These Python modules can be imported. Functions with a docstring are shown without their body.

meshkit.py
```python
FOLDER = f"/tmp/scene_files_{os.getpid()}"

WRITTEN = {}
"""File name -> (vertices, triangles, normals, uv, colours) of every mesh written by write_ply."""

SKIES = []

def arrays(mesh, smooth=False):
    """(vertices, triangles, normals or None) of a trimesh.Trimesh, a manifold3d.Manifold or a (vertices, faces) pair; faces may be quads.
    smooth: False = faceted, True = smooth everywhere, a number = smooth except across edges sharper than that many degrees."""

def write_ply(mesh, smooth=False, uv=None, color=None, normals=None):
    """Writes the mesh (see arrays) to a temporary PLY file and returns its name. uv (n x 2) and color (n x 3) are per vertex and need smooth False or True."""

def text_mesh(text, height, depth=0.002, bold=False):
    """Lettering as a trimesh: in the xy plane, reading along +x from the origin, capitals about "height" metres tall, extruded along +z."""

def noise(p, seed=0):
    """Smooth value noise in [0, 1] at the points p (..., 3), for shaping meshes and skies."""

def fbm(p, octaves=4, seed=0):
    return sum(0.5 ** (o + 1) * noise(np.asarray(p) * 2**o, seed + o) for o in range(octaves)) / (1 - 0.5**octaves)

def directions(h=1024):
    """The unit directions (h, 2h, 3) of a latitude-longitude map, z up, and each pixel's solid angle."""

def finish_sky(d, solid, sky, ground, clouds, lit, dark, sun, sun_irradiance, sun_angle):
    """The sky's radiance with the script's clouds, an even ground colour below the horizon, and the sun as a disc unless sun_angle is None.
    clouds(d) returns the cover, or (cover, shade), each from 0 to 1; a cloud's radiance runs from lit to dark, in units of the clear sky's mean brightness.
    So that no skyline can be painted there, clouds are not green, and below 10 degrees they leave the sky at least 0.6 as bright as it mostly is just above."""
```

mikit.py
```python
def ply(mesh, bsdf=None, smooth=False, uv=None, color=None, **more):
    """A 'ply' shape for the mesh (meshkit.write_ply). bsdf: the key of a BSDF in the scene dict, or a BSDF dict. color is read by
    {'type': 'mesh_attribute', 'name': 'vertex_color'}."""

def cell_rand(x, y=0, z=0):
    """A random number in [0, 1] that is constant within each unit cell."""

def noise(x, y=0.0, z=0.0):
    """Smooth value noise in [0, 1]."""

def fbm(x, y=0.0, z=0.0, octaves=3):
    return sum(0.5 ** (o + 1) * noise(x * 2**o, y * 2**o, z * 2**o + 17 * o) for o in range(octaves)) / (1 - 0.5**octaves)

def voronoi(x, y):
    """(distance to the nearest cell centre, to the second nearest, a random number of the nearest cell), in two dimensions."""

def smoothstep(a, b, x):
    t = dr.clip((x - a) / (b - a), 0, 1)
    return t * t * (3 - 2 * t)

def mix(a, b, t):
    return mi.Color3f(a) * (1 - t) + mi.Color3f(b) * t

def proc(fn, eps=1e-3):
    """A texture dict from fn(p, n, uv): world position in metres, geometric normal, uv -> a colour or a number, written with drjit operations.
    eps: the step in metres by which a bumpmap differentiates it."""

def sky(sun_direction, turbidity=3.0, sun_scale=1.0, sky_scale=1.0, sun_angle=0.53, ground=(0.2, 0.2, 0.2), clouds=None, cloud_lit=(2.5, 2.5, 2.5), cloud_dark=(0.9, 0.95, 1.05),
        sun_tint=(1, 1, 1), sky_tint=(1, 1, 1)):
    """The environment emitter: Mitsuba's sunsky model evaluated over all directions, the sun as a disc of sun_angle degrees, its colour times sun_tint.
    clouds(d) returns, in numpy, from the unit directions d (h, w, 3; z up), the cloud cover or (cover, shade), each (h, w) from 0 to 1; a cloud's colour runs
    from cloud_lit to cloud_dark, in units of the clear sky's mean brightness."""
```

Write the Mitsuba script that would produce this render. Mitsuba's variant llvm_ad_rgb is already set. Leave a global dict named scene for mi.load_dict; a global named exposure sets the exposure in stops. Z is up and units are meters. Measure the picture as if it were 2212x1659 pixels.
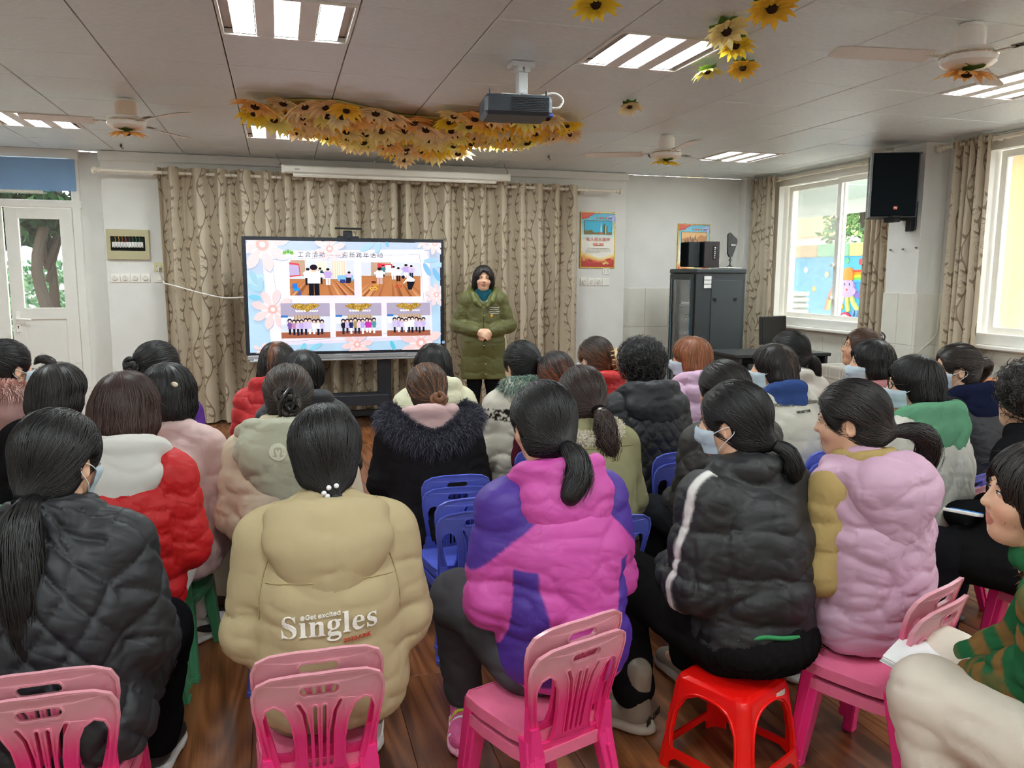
import math, random, numpy as np, trimesh, mitsuba as mi, drjit as dr, manifold3d as m3
import mikit, meshkit
from mikit import proc, noise, fbm, voronoi, cell_rand, smoothstep, mix
from shapely import affinity
from shapely.geometry import Polygon, Point, LineString, box as sbox
from shapely.ops import unary_union
from scipy.spatial import cKDTree
T = mi.ScalarTransform4f
pi = math.pi
scene, labels = {}, {}

# ---------------------------------------------------------------- camera, sky, sun, exposure
exposure = 1.0
scene['camera'] = {'type': 'perspective', 'fov': 65.723, 'fov_axis': 'x', 'near_clip': 0.05, 'far_clip': 300.0,
    'to_world': T().look_at(origin=(0, 0, 1.46), target=(0.277748, 0.950955, 1.323840), up=(0.033425, 0.132085, 0.990675))}

def sky_clouds(d):
    return np.clip(0.8 + 0.6 * (meshkit.fbm(d * 3.0, 3, 5) - 0.5), 0, 1)

SUN_DIR = (-0.40, -0.90, 0.16)
scene['sky'] = mikit.sky(SUN_DIR, turbidity=4.0, sun_scale=0.7, sky_scale=26.0, clouds=sky_clouds, sun_tint=(1.0, 0.86, 0.66))
LAMP = 24.0        # radiance of the ceiling strip lamps
BACK_PIERS = [(-3.25, 5.52)]   # solid stretches of the back wall between z 0.75 and 2.49

# ---------------------------------------------------------------- small kit
def lin(c):
    """'#rrggbb' or 0-255 triple, as seen on screen -> linear colour"""
    if isinstance(c, str):
        c = [int(c[i:i + 2], 16) for i in (1, 3, 5)]
    c = np.asarray(c, float) / 255
    return np.where(c < 0.04045, c / 12.92, ((c + 0.055) / 1.055) ** 2.4)

def key_for(name, parent=None):
    base = name if parent is None else parent + '__' + name
    if base not in TAKEN:
        TAKEN.add(base)
        return base
    i = 1
    while f'{base}_{i:03d}' in TAKEN:
        i += 1
    TAKEN.add(f'{base}_{i:03d}')
    return f'{base}_{i:03d}'

TAKEN = set()

def cat(*ms):
    out = []
    for m in ms:
        if isinstance(m, (list, tuple)) and not (len(m) == 2 and isinstance(m[0], np.ndarray)):
            out += [x for x in m]
        else:
            out.append(m)
    return trimesh.util.concatenate([tm(x) for x in out]) if len(out) > 1 else tm(out[0])

def tm(m):
    if isinstance(m, trimesh.Trimesh):
        return m
    v, f, _ = meshkit.arrays(m)
    return trimesh.Trimesh(v, f, process=False)

def shape(mesh, bsdf, color=None, smooth=30, uv=None, **kw):
    """the ply dict; color: a hex string, a triple, an (n,3) linear array or fn(vertices) -> (n,3) linear"""
    mesh = tm(mesh)
    if smooth not in (True, False):
        mesh = trimesh.graph.smooth_shade(mesh, angle=math.radians(smooth), facet_minarea=None)
        smooth = True
    v = np.asarray(mesh.vertices)
    if color is None:
        color = '#808080'
    if callable(color):
        color = color(v)
    color = lin(color) if isinstance(color, (str, tuple, list)) else np.asarray(color, float)
    if color.ndim == 1:
        color = np.tile(color, (len(v), 1))
    if callable(uv):
        uv = uv(v)
    return mikit.ply(mesh, bsdf, smooth=smooth, color=color, uv=uv, **kw)

def put(name, mesh, bsdf, color=None, parent=None, smooth=30, to_world=None, label=None, category=None, group=None, kind=None, uv=None, **kw):
    key = key_for(name, parent)
    d = mesh if isinstance(mesh, dict) else shape(mesh, bsdf, color, smooth, uv)
    d = {**d, **kw}
    if to_world is not None:
        d['to_world'] = to_world
    scene[key] = d
    tag(key, label, category, group, kind)
    return key

def tag(key, label=None, category=None, group=None, kind=None):
    e = {k: v for k, v in dict(label=label, category=category, group=group, kind=kind).items() if v}
    if e:
        labels.setdefault(key, {}).update(e)
    return key

def thing(name, label, category, group=None, kind=None):
    return tag(key_for(name), label, category, group, kind)

def box(c, s, r=0.0):
    """box with centre c and size s, edges chamfered by r"""
    c, s = np.asarray(c, float), np.asarray(s, float) / 2
    if r <= 0:
        m = trimesh.creation.box(extents=s * 2)
        m.apply_translation(c)
        return m
    r = min(r, s.min() * 0.98)
    pts = []
    for sx in (-1, 1):
        for sy in (-1, 1):
            for sz in (-1, 1):
                g = np.array([sx, sy, sz])
                for k in range(3):
                    q = s - r
                    q[k] = s[k]
                    pts.append(c + g * q)
    return m3h(pts)

def m3h(pts):
    m = m3.Manifold.hull_points(np.asarray(pts, float)).to_mesh()
    return trimesh.Trimesh(np.array(m.vert_properties[:, :3], float), np.array(m.tri_verts, int), process=False)

def ext(poly, depth, z0=0.0):
    """extrude a shapely polygon (or several) along z from z0"""
    gs = [g for g in getattr(poly, 'geoms', [poly]) if g.area > 1e-9]
    out = []
    for g in gs:
        m = trimesh.creation.extrude_polygon(g, depth, engine='earcut')
        m.apply_translation((0, 0, z0))
        out.append(m)
    return trimesh.util.concatenate(out)

def frame_of(d):
    d = np.asarray(d, float)
    d = d / np.linalg.norm(d)
    a = np.cross(d, [0, 0, 1] if abs(d[2]) < 0.9 else [1, 0, 0])
    a /= np.linalg.norm(a)
    return a, np.cross(d, a), d

def tube(P, r, n=8, caps=True):
    """swept tube through the points P with radius r (number or per point)"""
    P = np.asarray(P, float)
    r = np.broadcast_to(np.asarray(r, float), (len(P),))
    t = np.gradient(P, axis=0)
    t /= np.linalg.norm(t, axis=1, keepdims=True) + 1e-12
    a = frame_of(t[0])[0]
    ang = np.arange(n) / n * 2 * pi
    V = []
    for p, d, rr in zip(P, t, r):
        a = a - d * np.dot(a, d)
        a /= np.linalg.norm(a) + 1e-12
        b = np.cross(d, a)
        V.append(p + rr * (np.cos(ang)[:, None] * a + np.sin(ang)[:, None] * b))
    V = np.vstack(V)
    F = []
    for i in range(len(P) - 1):
        for k in range(n):
            q, s = i * n + k, i * n + (k + 1) % n
            F += [[q, s, s + n], [q, s + n, q + n]]
    if caps:
        V = np.vstack([V, P[:1], P[-1:]])
        e = len(P) * n
        for k in range(n):
            F += [[e, (k + 1) % n, k], [e + 1, e - n + k, e - n + (k + 1) % n]]
    return trimesh.Trimesh(V, F, process=False)

def lathe(prof, c=(0, 0, 0), n=24):
    """profile [(radius, z)...] from bottom to top turned about z"""
    prof = np.asarray(prof, float)
    a = np.arange(n) / n * 2 * pi
    V = np.vstack([np.stack([r * np.cos(a), r * np.sin(a), np.full(n, z)], 1) for r, z in prof])
    F = []
    for i in range(len(prof) - 1):
        for k in range(n):
            q, s = i * n + k, i * n + (k + 1) % n
            F += [[q, s, s + n], [q, s + n, q + n]]
    m = trimesh.Trimesh(V, F, process=False)
    m.apply_translation(c)
    return m

def quad_grid(P):
    """mesh of a (rows, cols, 3) grid of points"""
    P = np.asarray(P, float)
    a, b = P.shape[:2]
    i = (np.arange(a - 1)[:, None] * b + np.arange(b - 1)[None]).ravel()
    F = np.vstack([np.stack([i, i + 1, i + b + 1], 1), np.stack([i, i + b + 1, i + b], 1)])
    return trimesh.Trimesh(P.reshape(-1, 3), F, process=False)

def moved(m, t=(0, 0, 0), rz=0.0, rx=0.0, ry=0.0, s=1.0):
    m = tm(m).copy()
    M = np.eye(4)
    for ang, ax in ((rx, [1, 0, 0]), (ry, [0, 1, 0]), (rz, [0, 0, 1])):
        if ang:
            M = trimesh.transformations.rotation_matrix(ang, ax) @ M
    M[:3, :3] *= s
    M[:3, 3] = t
    m.apply_transform(M)
    return m

def spline(P, n):
    """Catmull-Rom through P, n points"""
    P = np.asarray(P, float)
    Q = np.vstack([2 * P[0] - P[1], P, 2 * P[-1] - P[-2]])
    u = np.linspace(0, len(P) - 1 - 1e-9, n)
    i = u.astype(int)
    t = (u - i)[:, None]
    a, b, c, d = Q[i], Q[i + 1], Q[i + 2], Q[i + 3]
    return 0.5 * (2 * b + (c - a) * t + (2 * a - 5 * b + 4 * c - d) * t ** 2 + (3 * b - a - 3 * c + d) * t ** 3)

def pose(loc=(0, 0, 0), rz=0.0):
    return T().translate(list(map(float, loc))).rotate([0, 0, 1], math.degrees(rz))

# ---------------------------------------------------------------- materials
VC = {'type': 'mesh_attribute', 'name': 'vertex_color'}
def two(d):
    return {'type': 'twosided', 'bsdf': d}
def pr(color, rough, spec=0.5, **kw):
    return {'type': 'principled', 'base_color': color, 'roughness': rough, 'specular': spec, **kw}
def bump(d, fn, scale, eps=1e-3):
    return {'type': 'bumpmap', 'arbitrary': proc(fn, eps), 'scale': scale, 'bsdf': d}
def rgb(c):
    return {'type': 'rgb', 'value': [float(x) for x in (lin(c) if isinstance(c, (str, tuple)) else c)]}

def sn(x, y, z=0.0):
    """cheap smooth pseudo-noise in [0, 1]"""
    a = dr.sin(x + 1.9 * dr.sin(y * 1.31 + z * 0.73 + 1.0))
    b = dr.sin(y * 1.13 + 2.1 * dr.sin(z * 0.91 + x * 0.67))
    c = dr.sin(z * 1.07 + 1.7 * dr.sin(x * 0.83 + y * 0.59 + 2.0))
    return 0.5 + (a + b + c) / 6.0
def wrinkle(p, n, uv):
    return dr.abs(sn(p.x * 62, p.y * 62, p.z * 95) - 0.5) + 1.4 * dr.abs(sn(p.x * 24, p.y * 24, p.z * 46) - 0.5)
def weave(p, n, uv):
    return 0.3 * sn(p.x * 400, p.y * 400, p.z * 400) + 0.7 * sn(p.x * 40, p.y * 40, p.z * 55)
def fuzz(p, n, uv):
    return sn(p.x * 500, p.y * 500, p.z * 500)

def rp(color, alpha, ior=1.5):
    return {'type': 'roughplastic', 'diffuse_reflectance': color, 'alpha': alpha, 'int_ior': ior, 'nonlinear': False}
def df(color):
    return {'type': 'diffuse', 'reflectance': color}
scene['m_matte'] = two(df(VC))
scene['m_satin'] = two(pr(VC, 0.45, 0.45))
scene['m_gloss'] = two(pr(VC, 0.24, 0.55))
scene['m_metal'] = two({'type': 'roughconductor', 'material': 'none', 'alpha': 0.25, 'specular_reflectance': VC})
scene['m_cloth'] = two(df(VC))
scene['m_nylon'] = two(bump(pr(VC, 0.52, 0.4), wrinkle, 0.0026))
scene['m_dusty'] = {'type': 'blendbsdf', 'weight': 0.30, 'a': {'type': 'thindielectric', 'int_ior': 1.5}, 'b': two(df(rgb('#eef0ee')))}
scene['m_glass'] = {'type': 'thindielectric', 'int_ior': 1.5}

# ---------------------------------------------------------------- the room: floor, ceiling, walls
RNG = np.random.default_rng(7)
H, XL, XR, YF, YB = 2.59, -3.25, 5.52, 8.37, -3.2

def wood(p, n, uv):
    u, v = uv.x, uv.y                      # along the plank, across it, both with a random start per plank
    warp = sn(u * 4.1, v * 21, v * 3)
    ring = 0.5 + 0.5 * dr.sin(v * 60 + warp * 17 + u * 1.8)
    fine = sn(u * 22, v * 640, u * 5)
    blot = smoothstep(0.5, 0.8, sn(u * 5.3, v * 33, u * 2.1 + v * 5))
    c = mix((0.145, 0.045, 0.016), (0.31, 0.118, 0.044), ring * 0.6 + fine * 0.4)
    c = mix(c, (0.052, 0.018, 0.009), blot * 0.6)
    return c * (0.72 + 0.5 * dr.abs(dr.sin(dr.floor(v / 1.0) * 12.9898)))
scene['m_plank'] = two(rp(proc(wood), 0.13))

def plaster(p, n, uv):
    return mix((0.80, 0.795, 0.765), (0.73, 0.725, 0.69), sn(p.x * 3.7, p.y * 3.7, p.z * 4.3) * 0.6 + sn(p.x * 17, p.y * 17, p.z * 15) * 0.4)
scene['m_wall'] = two(df(proc(plaster)))

def panelpat(p, n, uv):                    # pressed wave pattern of the vinyl-faced ceiling panels
    w = dr.sin(p.x * 72 + dr.sin(p.y * 50) * 1.6) * dr.sin(p.y * 130 + dr.sin(p.x * 31) * 2.0)
    return w * 0.5 + 0.5
scene['m_ceiltile'] = two(rp(proc(lambda p, n, uv: mix((0.84, 0.92, 0.93), (0.90, 0.965, 0.975), panelpat(p, n, uv))), 0.22))

fl = put('floor', box(((XL + XR) / 2, (YB + 8.6) / 2, -0.056), (XR - XL + 0.5, 8.6 - YB + 0.3, 0.1)), 'm_matte', '#3a2015', kind='structure', smooth=False)
PW, PL = 0.24, 1.3
pr_ = random.Random(3)
for i in range(int((XR - XL) / PW) + 1):
    x0 = XL + i * PW
    y = -0.5 - pr_.random() * PL
    while y < 8.55:
        y1 = min(y + PL, 8.55)
        if y1 > 0.2:
            m = box((x0 + PW / 2, (y + y1) / 2, -0.004 + pr_.uniform(-.0004, .0004)), (PW - 0.0012, y1 - y - 0.0016, 0.008), 0.0012)
            a, b = pr_.uniform(0, 40), pr_.uniform(0, 40)
            put('plank', m, 'm_plank', parent=fl, smooth=False, uv=lambda v, a=a, b=b: np.stack([v[:, 1] + a, v[:, 0] + b], 1))
        y = y1
# plain boards behind the camera
put('board', box(((XL + XR) / 2, (YB - 0.6) / 2 - 0.2, -0.004), (XR - XL, 2.2, 0.008)), 'm_plank', parent=fl, smooth=False, uv=lambda v: v[:, [1, 0]])

ce = put('ceiling', box(((XL + XR) / 2, (YB + 8.6) / 2, H + 0.10), (XR - XL + 0.5, 8.6 - YB + 0.3, 0.12)), 'm_matte', '#8d8a86', kind='structure', smooth=False)
GX, GY = -1.428, 3.592                     # origin of the 0.6 m ceiling grid
LIGHT_CELLS = [(cx_, cy_) for cy_ in (-10, -5, 0, 5) for cx_ in (-1, 2, 5, 9)]
for i in range(-4, 12):
    for j in range(-12, 8):
        if (i, j) in LIGHT_CELLS:
            continue
        a, b = GX + 0.6 * i, GY + 0.6 * j
        a1, b1 = min(a + 0.6, XR), min(b + 0.6, YF + 0.1)
        a, b = max(a, XL), max(b, YB)
        if a1 - a < 0.03 or b1 - b < 0.03:
            continue
        near = b1 > 1.4
        m = box(((a + a1) / 2, (b + b1) / 2, H + 0.012 + pr_.uniform(-.0012, .0012)), (a1 - a - 0.007, b1 - b - 0.005, 0.02), 0.003)
        put('tile', m, 'm_ceiltile', parent=ce, smooth=False)
for i in range(-2, 12):                     # white tee bars along the room
    put('bar', box((GX + 0.6 * i + 0.005, (YB + YF) / 2, H + 0.026), (0.012, YF - YB, 0.008)), 'm_matte', '#d8d6d0', parent=ce, smooth=False)

# front wall: thick middle part with a cornice, set-back parts left (door) and right
wf = put('wall_front', cat(box((1.1, YF + 0.15, H / 2), (5.34, 0.3, H), 0.004),
                           box((-1.66, YF + 0.31, H / 2), (0.30, 0.3, H)), box((4.65, YF + 0.25, H / 2), (1.8, 0.3, H))), 'm_wall', kind='structure', smooth=False)
put('cornice', box((1.1, YF - 0.012, 2.545), (5.36, 0.04, 0.085), 0.008), 'm_wall', parent=wf, smooth=False)
wfr = YF + 0.10
for i in range(5):
    for j in range(3):
        m = box((3.78 + 0.3 * i + 0.15, wfr - 0.004, 1.32 - 0.45 * j - 0.225), (0.297, 0.012, 0.447), 0.002)
        put('tile', m, 'm_gloss', '#dfddd3', parent=wf, smooth=False)
wl = put('wall_left', box((XL - 0.1, (YB + 8.6) / 2, H / 2), (0.2, 8.6 - YB, H)), 'm_wall', kind='structure', smooth=False)

# right wall with its window openings, pillar and corner pillar
WIN = [(6.12, 8.02), (3.05, 5.23), (-0.6, 1.6)]
ZW0, ZW1 = 0.95, 2.50
parts, y = [], YB
for a, b in sorted(WIN):
    parts.append(box((XR + 0.12, (y + a) / 2, H / 2), (0.24, a - y, H)))
    parts.append(box((XR + 0.12, (a + b) / 2, ZW0 / 2), (0.24, b - a, ZW0)))
    parts.append(box((XR + 0.12, (a + b) / 2, (ZW1 + H) / 2), (0.24, b - a, H - ZW1)))
    y = b
parts.append(box((XR + 0.12, (y + 8.6) / 2, H / 2), (0.24, 8.6 - y, H)))
parts.append(box((5.395, 5.82, H / 2), (0.25, 0.38, H), 0.003))
parts.append(box((5.395, 8.40, H / 2), (0.25, 0.14, H), 0.003))
wr = put('wall_right', cat(*parts), 'm_wall', kind='structure', smooth=False)
def rtile(x, ya, yb, z1, z0, nrm):
    if nrm == 'x':
        m = box((x - 0.004, (ya + yb) / 2, (z0 + z1) / 2), (0.012, yb - ya - 0.003, z1 - z0 - 0.003), 0.002)
    else:
        m = box(((ya + yb) / 2, x - 0.004, (z0 + z1) / 2), (yb - ya - 0.003, 0.012, z1 - z0 - 0.003), 0.002)
    put('tile', m, 'm_gloss', '#dfddd3', parent=wr, smooth=False)
y = 8.03
while y > 2.0:
    ya = y - 0.3
    under = any(a - 0.06 < (y + ya) / 2 < b + 0.06 for a, b in WIN)
    if not 5.6 < (ya + y) / 2 < 6.02:
        for z1, z0 in ((1.32, 0.87), (0.87, 0.42), (0.42, 0.0)):
            z1 = min(z1, 0.915) if under and z1 > 1 else z1
            if z1 - z0 > 0.03:
                rtile(XR, ya, y, z1, z0, 'x')
    y = ya
for z1, z0 in ((1.32, 0.87), (0.87, 0.42), (0.42, 0.0)):
    for ya, yb in ((5.63, 5.82), (5.82, 6.01)):
        rtile(5.27, ya, yb, z1, z0, 'x')
    rtile(5.63, 5.275, 5.515, z1, z0, 'y')
wb = put('wall_back', cat(box(((XL + XR) / 2, YB - 0.1, H - 0.05), (XR - XL, 0.2, 0.1)), box(((XL + XR) / 2, YB - 0.1, 0.375), (XR - XL, 0.2, 0.75)),
    *[box(((a + b) / 2, YB - 0.1, 1.62), (b - a, 0.2, 1.74)) for a, b in BACK_PIERS]), 'm_wall', kind='structure', smooth=False)

# ---------------------------------------------------------------- windows of the right wall
def window_right(n, ya, yb, mull, open_gap=None):
    """white plastic sliding window, seen from inside; frame, sashes, panes, catches, sill"""
    x, z0, z1 = XR + 0.02, ZW0, ZW1
    k = thing(f'window_{n}', None, None, kind='structure')
    fr = lambda a, b, c, d, w=0.06, xo=0.0, dp=0.07: cat(box((x + xo, (a + b) / 2, d - w / 2), (dp, b - a, w), .004), box((x + xo, (a + b) / 2, c + w / 2), (dp, b - a, w), .004),
                                               box((x + xo, a + w / 2, (c + d) / 2), (dp, w, d - c), .004), box((x + xo, b - w / 2, (c + d) / 2), (dp, w, d - c), .004))
    put('frame', fr(ya - 0.05, yb + 0.05, z0 - 0.03, z1 + 0.05, 0.09, -0.03), 'm_satin', '#e6e5df', parent=k, smooth=False)
    put('sill', box((XR - 0.03, (ya + yb) / 2, z0 - 0.045), (0.16, yb - ya + 0.2, 0.03), .006), 'm_satin', '#e6e5df', parent=k, smooth=False)
    for a, b, xo in ((ya + 0.02, mull + 0.03, 0.05), (mull - 0.03, yb - 0.02, 0.10)):
        s = put('sash', fr(a, b, z0 + 0.05, z1 - 0.03, 0.055, xo, 0.035), 'm_satin', '#e6e5df', parent=k, smooth=False)
        put('pane', box((x + xo, (a + b) / 2, (z0 + z1) / 2), (0.004, b - a - 0.09, z1 - z0 - 0.15)), 'm_dusty' if xo > .07 else 'm_glass', parent=s, smooth=False)
    for zz in (1.24, 1.58, 2.07):
        put('catch', cat(moved(lathe([(0, 0), (.016, 0), (.02, .008), (.02, .022), (.012, .03), (0, .03)], n=12), (x + .01, mull, zz), ry=-pi / 2), box((x + .0, mull + .02, zz), (.014, .03, .016), .003)), 'm_satin', '#e6e5df', parent=k)
    return k
window_right(1, 6.12, 8.02, 7.08)
window_right(2, 3.05, 5.23, 4.1)
window_right(3, -0.6, 1.6, 0.5)

# ---------------------------------------------------------------- door with transom (left end of the front wall)
yd = 8.52
dk = thing('door_1', None, None, kind='structure')
fr_w = '#e4e8e4'
put('frame', cat(box((-1.815, yd, 1.30), (0.07, 0.09, 2.60), .005), box((-2.42, yd, 2.56), (1.3, 0.09, 0.09), .005), box((-2.42, yd, 2.10), (1.3, 0.09, 0.07), .005), box((-3.07, yd, 1.3), (0.07, 0.09, 2.6), .005)), 'm_satin', '#e6e5df', parent=dk, smooth=False)
put('transom_pane', box((-2.42, yd + .01, 2.33), (1.25, 0.005, 0.40)), 'm_glass', parent=dk, smooth=False)
for a, b, hs in ((-2.42, -1.855, 1), (-3.03, -2.44, 0)):
    lf = put('leaf', cat(box((a + .055, yd - .02, 1.06), (.11, .045, 2.0), .004), box((b - .055, yd - .02, 1.06), (.11, .045, 2.0), .004), box(((a + b) / 2, yd - .02, 2.01), (b - a - .2, .045, .1), .004),
                         box(((a + b) / 2, yd - .02, 1.075), (b - a - .2, .045, .11), .004), box(((a + b) / 2, yd - .012, .55), (b - a - .2, .03, .95), .002), box(((a + b) / 2, yd - .02, .09), (b - a - .2, .045, .12), .004)), 'm_satin', '#e6e5df', parent=dk, smooth=False)
    put('pane', box(((a + b) / 2, yd, 1.545), (b - a - .2, .005, .85)), 'm_glass', parent=lf, smooth=False)
    if hs:
        put('handle', cat(box((a + .05, yd - .05, 1.0), (.035, .012, .2), .004), tube(spline([(a + .05, yd - .055, 1.03), (a + .05, yd - .09, 1.03), (a + .1, yd - .095, 1.028), (a + .17, yd - .09, 1.02)], 12), .011, 8)), 'm_satin', '#f2f1ec', parent=lf)
        put('keyhole', cat(moved(lathe([(0, 0), (.007, 0), (.007, .003), (0, .003)], n=10), (a + .05, yd - .056, .955), rx=pi / 2), box((a + .05, yd - .057, .945), (.005, .003, .018))), 'm_matte', '#3a3330', parent=lf)

# ---------------------------------------------------------------- strip lamps in the ceiling grid
for (i, j) in LIGHT_CELLS:
    a, b = GX + 0.6 * i + 0.3, GY + 0.6 * j + 0.3
    if a < XL:
        continue
    seen = j >= 0 and not (i == -1 and j == 0)
    where = {(2, 0): 'nearest to the ceiling edge above the screen', (5, 0): 'in front of the projector beside loose sunflowers', (9, 0): 'beside the near right ceiling fan', (-1, 5): 'at the far left by the ceiling fan',
             (2, 5): 'at the left end of the sunflower heart', (5, 5): 'at the right edge of the sunflower heart', (9, 5): 'near the far right fan above the window'}.get((i, j)) or f"{'over the camera' if j == -5 else 'in the back row' if j == -10 else 'left of the camera'}, {('leftmost', 'second from the left', 'third from the left', 'rightmost')[(-1, 2, 5, 9).index(i)]}"
    k = thing('ceiling_light', f'three-strip ceiling light {where}', 'ceiling light', 'three-strip ceiling lights')
    w = [box((a, b + s * 0.2885, H + 0.01), (0.59, 0.015, 0.03), .002) for s in (-1, 1)] + [box((a + s * 0.2885, b, H + 0.01), (0.015, 0.56, 0.03), .002) for s in (-1, 1)]
    w += [box((a + s * 0.094, b, H + 0.004), (0.085, 0.56, 0.012), .003) for s in (-1, 1)]
    w += [box((a, b, H + 0.034), (0.58, 0.58, 0.006))]
    put('frame', cat(*w), 'm_satin', '#e6e5df', parent=k, smooth=False)
    for s in (-1, 0, 1):
        m = trimesh.Trimesh([(a + s * .19 + dx, b + dy, H + .004) for dx, dy in ((-.05, -.272), (.05, -.272), (.05, .272), (-.05, .272))], [[0, 2, 1], [0, 3, 2]], process=False)
        put('strip', m, 'm_matte', '#ffffff', parent=k, smooth=False, emitter={'type': 'area', 'radiance': {'type': 'rgb', 'value': [LAMP * 0.90, LAMP, LAMP * 1.0]}})

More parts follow.
